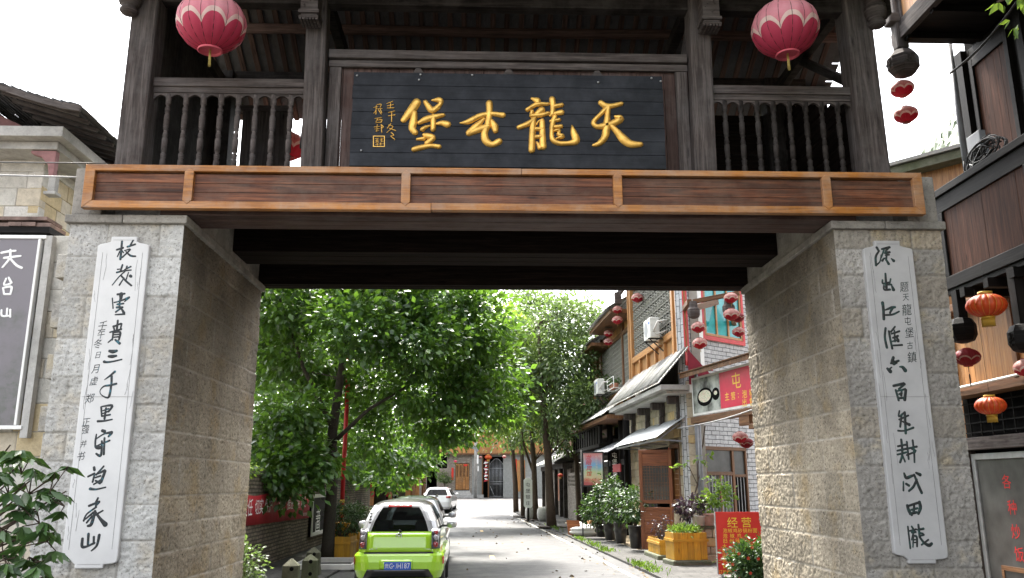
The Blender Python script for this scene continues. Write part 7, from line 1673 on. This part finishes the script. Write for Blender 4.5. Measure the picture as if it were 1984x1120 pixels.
# ================================================================== HOUSES AT THE BEND
FY = 62.0; FA = Plane((0, FY), (0, -1)); zg = gz(FY)
L = lambda u, v: FA.loc(u, v)
fh = thing('far_house', 'brick house with orange plank upper floor and varnished double door closing the street', 'house', (-3, FY+3, zg))
x0, x1 = L(780, 960)[0], L(1075, 960)[0]; zt = L(900, 881)[1]
mb = MB(); mb.pbox(FA, x0, L(846, 960)[0], 0, zt, -.5, 0); mb.pbox(FA, L(846, 0)[0], L(880, 0)[0], 0, L(0, 909)[1], -.5, 0); mb.pbox(FA, L(880, 0)[0], L(894, 0)[0], 0, zt, -.5, 0); mb.pbox(FA, L(894, 0)[0], L(918, 0)[0], L(0, 899)[1], zt, -.5, 0); mb.pbox(FA, L(918, 0)[0], L(922, 0)[0], 0, zt, -.5, 0); mb.build('brick_wall', M['farbrick'], fh)
mb = MB(); mb.pbox(FA, L(922, 0)[0], L(941, 0)[0], 0, zt, -.5, -.02); mb.pbox(FA, L(975, 0)[0], x1, 0, zt, -.5, 0); mb.pbox(FA, L(951, 0)[0], L(975, 0)[0], L(0, 886)[1], zt, -.4, -.05); mb.build('grey_wall', plain('grey_render', (.26, .265, .25), .9), fh)
mb = MB(); mb.pbox(FA, L(846, 0)[0], L(880, 0)[0], L(0, 909)[1], zt, -.55, -.5); mb.pbox(FA, L(941, 0)[0], L(975, 0)[0], 0, zt, -1.2, -.9); mb.pbox(FA, x0, x1, 0, zt+3, -4, -1.3); mb.build('dark_opening', M['void'], fh)
mb = MB(); n = int((x1-x0)/.2)
for k in range(n): mb.pbox(FA, x0+k*.2+.003, x0+k*.2+.197, zt+.12, zt+3.2, -.2, .35+rnd.uniform(0, .01), 'z')
mb.build('plank_storey', M['honey'], fh)
mb = MB(); mb.pbox(FA, x0, x1, zt, zt+.118, -.3, .45); mb.build('floor_beam', M['honeydark'], fh)
mb = MB(); eave(mb, FA, x0-.5, x1+.5, zt+3.2, .9, 1.6, 3.2, 10, .3); mb.build('roof', M['rooftile'], fh)
d_ = MB(); a0, a1 = L(894.5, 0)[0], L(917.5, 0)[0]; zb, zd = L(0, 951)[1], L(0, 900)[1]
for k in range(4):
    p, q2 = a0+(a1-a0)*k/4, a0+(a1-a0)*(k+1)/4; d_.pbox(FA, p+.01, p+.06, zb, zd, -.12, -.04, 'z'); d_.pbox(FA, q2-.06, q2-.01, zb, zd, -.12, -.04, 'z')
    for z in (zb, zb+.75, zb+.95, zd-.12): d_.pbox(FA, p+.06, q2-.06, z, z+.08, -.12, -.045)
    d_.pbox(FA, p+.06, q2-.06, zb, zd, -.12, -.09)
dd = d_.build('double_door', M['honey'], fh)
mb = MB()
for k in range(4):
    p, q2 = a0+(a1-a0)*k/4+.07, a0+(a1-a0)*(k+1)/4-.07
    for j in range(4): mb.pbox(FA, p+(q2-p)*j/4+.01, p+(q2-p)*j/4+.03, zb+1.05, zd-.13, -.089, -.06, 'z')
mb.build('lattice', M['honeydark'], dd)
mb = MB(); mb.pbox(FA, L(908, 0)[0], L(914, 0)[0], L(0, 905)[1], L(0, 901)[1], -.038, -.03); mb.build('red_notice', M['redpaper'], dd)
for (u0, u1, v0, v1) in ((887.5, 891, 908, 932), (925.5, 930, 906, 931), (991, 998, 891, 936), (1002, 1006, 893, 930)):
    mb = MB(); mb.pbox(FA, L(u0, 0)[0], L(u1, 0)[0], L(0, v1)[1], L(0, v0)[1], .003, .03); mb.build('red_couplet', M['redpaper'], fh)
mb = MB(); mb.pbox(FA, L(998, 0)[0], L(1012, 0)[0], L(0, 955)[1], L(0, 893)[1], .0, .06, 'z'); mb.build('side_door', M['honey'], fh)
mb = MB(); mb.pbox(FA, L(887, 0)[0], L(921, 0)[0], zg-.3, L(0, 957)[1], 0, .9); mb.pbox(FA, L(890, 0)[0], L(919, 0)[0], L(0, 957)[1], L(0, 953)[1], 0, .5); mb.pbox(FA, L(880, 0)[0], L(942, 0)[0], zg-.3, L(0, 961)[1], .9, 1.6); mb.build('door_step', M['concrete'], fh)
mb = MB()
for u in (940, 950): mb.pbox(FA, L(u-1, 0)[0], L(u+1, 0)[0], zg, zt, .0, .15, 'z')
mb.build('porch_post', M['honeydark'], fh)
ig = thing('iron_gate', 'grey barred metal gate with arched top set in the far grey wall', 'gate', tuple(FA.pt(L(964, 0)[0], zg, -.2)))
mb = MB(); a0, a1 = L(952, 0)[0], L(975, 0)[0]; zb, zd = zg, L(0, 890)[1]
for k in range(11): a = a0+(a1-a0)*k/10; h = zd-.5+.5*math.sin(math.pi*k/10); mb.tube([FA.pt(a, zb+.05, -.15), FA.pt(a, h if 0 < k < 10 else zd, -.15)], .02, 5)
for z in (zb+.08, zb+1.1, zb+1.3, zd-.8): mb.tube([FA.pt(a0, z, -.15), FA.pt(a1, z, -.15)], .025, 5)
mb.tube([FA.pt(a0+(a1-a0)*k/12, zd-.5+.5*math.sin(math.pi*k/12), -.15) for k in range(13)], .025, 5); mb.tube([FA.pt(a0+.05, zb+.9, -.1), FA.pt(a0+.4, zb+.1, -.1)], .025, 5); mb.build('bar', M['metal'], ig)
up_ = thing('utility_pole', 'pale concrete utility pole standing before the varnished double door', 'pole', tuple(onY(921, 962, 59)))
c = onY(921, 962, 59.5); c[2] = gz(59.5); mb = MB(); mb.tube([c, c+np.array([.02, 0, 9])], [.15, .10], 12); mb.build('shaft', M['concrete'], up_)
mb = MB(); p = onY(925.5, 890, 59.3); mb.box(p[0]-.07, p[0]+.07, p[1]-.05, p[1]+.05, p[2]-.35, p[2]+.35); p = onY(926.5, 908, 59.3); mb.box(p[0]-.05, p[0]+.05, p[1]-.05, p[1]+.05, p[2]-.2, p[2]+.2); mb.build('white_tube', M['white'], up_)
mb = MB()
for dx, dz in ((-.2, 4.0), (.25, 4.1), (.1, 3.8)): mb.box(c[0]+dx-.12, c[0]+dx+.12, c[1]-.15, c[1]+.05, c[2]+dz-.1, c[2]+dz+.15)
mb.build('insulator_box', M['greypipe'], up_)
FL = 'lanterns at the houses on the bend'
for sty, u, v, r, y, lab in (('orange', 946, 886, 7, 61.3, 'wide orange lantern above the striped ribbon at the far porch'), ('pink', 882.5, 894, 3.2, 61.4, 'small magenta lantern beside the dark opening in the far brick wall'), ('lotus', 931, 886, 3.3, 60.5, 'tiny pale lantern next to the utility pole'), ('lotus', 977, 885, 4, 59, 'small pale lantern with yellow tail before the far barred gate'), ('red', 1035, 890, 5, 40, 'small red lantern among the forked street trees'), ('red', 1013, 904, 4, 46, 'small red lantern left of the white plank sign'), ('red', 1086, 921, 5.5, 36, 'flattened red lantern on the brick shed front')):
    lantern(sty, 'lantern', lab, onY(u, v, y), r/FPX*(y-CAM[1]), .3, FL)
rb = MB(); a = L(946, 0)[0]
for k in range(13):
    z1, z0 = L(0, 893+k*3.2)[1], L(0, 893+(k+1)*3.2)[1]; w = .11+.05*math.sin(k*1.7); dx = .06*math.sin(k*2.2); rb.m = k % 2
    rb.v += [tuple(FA.pt(a+dx-w, z1, .55)), tuple(FA.pt(a+dx+w, z1-.05, .58)), tuple(FA.pt(a-dx+w, z0, .55)), tuple(FA.pt(a-dx-w, z0-.05, .58))]; b0 = len(rb.v)-4; rb.face([b0, b0+1, b0+2, b0+3], [(0, 0)]*4)
o = rb.build('ribbon', [M['redcloth'], M['whitetxt']]); md = o.modifiers.new('t', 'SOLIDIFY'); md.thickness = .03; tag(o, 'twisted red and white ribbon hanging under the wide orange lantern', 'ribbon')
P = FA.pt(L(877, 0)[0], zg, 1.0); t = thing('potted_tree', 'round little grey-green tree in a square pot before the far brick wall', 'potted tree', tuple(P))
mb = MB(); mb.lathe([(.32, 0), (.42, .5), (.45, .52), (.45, .6), (.36, .6)], P, 4, smooth=False, rot=.785); mb.build('pot', M['pot'], t)
mb = MB(); mb.tube([P+[0, 0, .5], P+[0, 0, 1.2]], .04, 6); mb.build('trunk', M['barkbrown'], t)
Q, Dv, _ = clumps([(P+[0, 0, 1.6], (.48, .45, .52), 60)], 14, .14); leaf_mesh('crown', Q, Dv, .14, M['leaf_fine'], t)
mb = MB(); P = FA.pt(L(854, 0)[0], zg, .8); mb.box(P[0]-.5, P[0]+.5, P[1]-.2, P[1]+.2, P[2]+.3, P[2]+.38); mb.box(P[0]-.42, P[0]-.34, P[1]-.15, P[1]+.15, P[2], P[2]+.3); mb.box(P[0]+.34, P[0]+.42, P[1]-.15, P[1]+.15, P[2], P[2]+.3); tag(mb.build('bench', M['blackwood']), 'low dark bench against the far brick wall', 'bench')
# little shop under the trees on the left
ls = thing('tree_shop', 'small open shop with orange posts under the trees beyond the cars', 'shop', (-8.5, 50, .3))
LS = Plane((-4.6, 52), (.45, -.9)); mb = MB(); mb.pbox(LS, -7, 0, 0, 3.6, -4, -1); mb.build('core', M['void'], ls)
mb = MB()
for k in range(9): mb.pbox(LS, -6.9+k*.85, -6.7+k*.85, 0, 3.2, -.3, 0, 'z')
mb.build('post', M['honeydark'], ls)
mb = MB(); mb.pbox(LS, -1.9, -.2, .3, 2.9, -.6, -.5); mb.pbox(LS, -4.6, -3.2, .3, 2.9, -.6, -.5); mb.build('door', M['honey'], ls)
mb = MB(); mb.pbox(LS, -6.9, -2.3, 1.0, 1.9, -.55, -.45); mb.build('red_panel', M['redcloth'], ls)
mb = MB(); eave(mb, LS, -7.5, .5, 3.2, .9, 1.5, 3, 8, .3); mb.build('roof', M['rooftile'], ls)
# brick shed and white plank sign on the right
sh = thing('brick_shed', 'low brick shed with pale slate roof and pierced wall behind the street trees', 'shed', tuple(S.pt(-30, 0, -1)))
mb = MB(); mb.pbox(S, -24.2, -18.2, 0, 1.75, -.3, .1); mb.pbox(S, -36, -26, 0, 3.0, -3, .1); mb.pbox(S, -25.9, -24.3, 0, 3.0, -3, -.1); mb.build('wall', M['oldbrick'], sh)
mb = MB()
for k in range(15):
    for j in range(3): mb.pbox(S, -24.1+k*.4, -24.0+k*.4+.12, 1.76+j*.2, 1.76+j*.2+.12, -.2, .05)
for j in range(4): mb.pbox(S, -24.2, -18.2, 1.88+j*.2-.12*(j == 3), 1.955+j*.2-.12*(j == 3), -.22, .07)
mb.build('pierced_coping', M['oldbrick'], sh)
mb = MB(); eave(mb, S, -36.5, -24.0, 3.0, .9, 1.3, 2.6, 8, .3); eave(mb, S, -24.2, -18.5, 4.6, .2, .9, 1.8, 8, .3); mb.build('roof', M['slate'], sh)
mb = MB(); mb.pbox(S, -36, -24.1, 2.7, 2.98, -.2, .35)
for a in (-35.8, -31.5, -28.5, -26.1, -24.3): mb.pbox(S, a, a+.2, 0, 2.7, .1, .3, 'z')
mb.build('timber', M['darkwood'], sh)
mb = MB(); mb.pbox(S, -27.9, -27.1, .9, 2.3, .101, .16); mb.pbox(S, -33.5, -32, 0.1, 2.4, .101, .16); mb.build('door', M['redwood'], sh)
mb = MB(); mb.pbox(S, -40, -18, 3.4, 7.5, -4, -1.6); mb.build('upper_core', M['void'], sh)
mb = MB()
for k in range(90): mb.pbox(S, -40+k*.24+.003, -40+k*.24+.237, 4.2, 7.3, -1.55, -1.5+rnd.uniform(0, .01), 'z')
mb.build('upper_cladding', M['honeydark'], sh)
mb = MB(); eave(mb, S, -40.5, -17.8, 7.3, -.6, 1.3, 2.6, 8, .3); mb.pbox(S, -40, -18, 3.2, 4.0, -1.6, -.6); mb.build('upper_roof', M['rooftile'], sh)
ws = thing('plank_sign', 'white upright plank sign with black characters leaning by the forked tree', 'sign', tuple(onY(1023, 985, 33)))
c = onY(1023, 950, 33); WS = Plane((c[0], 33), (-.25, -.97)); z0, z1 = onY(1023, 984, 33)[2], onY(1022, 926, 33)[2]; hw = .22
mb = MB(); mb.prism([(-hw, z0+.08), (-hw+.08, z0), (hw-.08, z0), (hw, z0+.08), (hw, z1-.12), (hw-.1, z1), (-hw+.1, z1), (-hw, z1-.12)], WS, -.04, 0); mb.build('board', M['white'], ws, bevel=.01)
mb = MB(); mb.recalc = False; vtext(mb, WS, '屯堡银庄', .0, z1-.18, z0+.08, .2, .004, sx=1.15); mb.build('lettering', M['cable'], ws)
mb = MB(); mb.pbox(WS, -.05, .05, gz(33)+.05, z0, -.06, -.0, 'z'); mb.build('foot', M['blackwood'], ws)
for i, (u, v, y, r, lab) in enumerate(((1029, 998, 34.5, .3, 'round stone drum at the foot of the plank sign'), (1055, 1000, 33, .36, 'larger stone drum by the brick shed door'))):
    P = onY(u, v, y); P[2] = gz(y)+.06; mb = MB(); mb.lathe([(r*.7, 0), (r, .15), (r*1.05, .35), (r, .55), (r*.8, .68), (.02, .7)], P, 18); tag(mb.build('stone_drum', M['concrete']), lab, 'stone drum')
# left background house roof so that the street is closed behind the trees
bh = thing('yard_house', 'grey-roofed yard house mostly hidden behind the street wall trees', 'house', (-13, 26, 0))
mb = MB(); mb.box(-17, -10.5, 22, 40, 0, 4.2); mb.build('wall', M['paleblock'], bh)
mb = MB(); YH = Plane((-10.5, 31), (1, 0)); eave(mb, YH, -9.5, 9.5, 4.2, .6, 1.6, 3.4, 10, .3); mb.build('roof', M['rooftile'], bh)

# fallen leaves and kerbside weeds
n = 420; ys_ = rng.uniform(4, 40, n); xs_ = np.where(rng.random(n) < .6, np.array([roadR(y) for y in ys_])-np.abs(rng.normal(0, .5, n)), rng.uniform(-3.4, 3, n))
P = np.stack([xs_, ys_, np.array([gz(y) for y in ys_])+.012], 1); Dv = np.stack([rng.normal(size=n), rng.normal(size=n), rng.uniform(-.02, .06, n)], 1)
o = leaf_mesh('fallen_leaves', P, Dv, .09, plain('dry_leaf', (.13, .085, .03), .8, var=.3), None, wid=.6, fold=.02); o['kind'] = 'stuff'; o['label'] = 'dry fallen leaves scattered over the road and kerb'; o['category'] = 'leaves'
PP, DD = [], []
for k in range(520):
    y = rnd.choice([rnd.gauss(9.2, .5), rnd.gauss(14.5, .35), rnd.gauss(16.4, .7), rnd.gauss(10.2, .3), rnd.gauss(19.5, .8), rnd.gauss(27, 1.5)]); x = roadR(y)+abs(rnd.gauss(.05, .16)); PP.append((x, y, gz(y)+.04)); DD.append((rnd.gauss(0, .5), rnd.gauss(0, .5), 1))
o = leaf_mesh('kerb_grass', np.array(PP), np.array(DD), .13, M['grass'], None, wid=.16, fold=.2); o['kind'] = 'stuff'; o['label'] = 'tufts of green weeds growing along the right kerb'; o['category'] = 'grass'
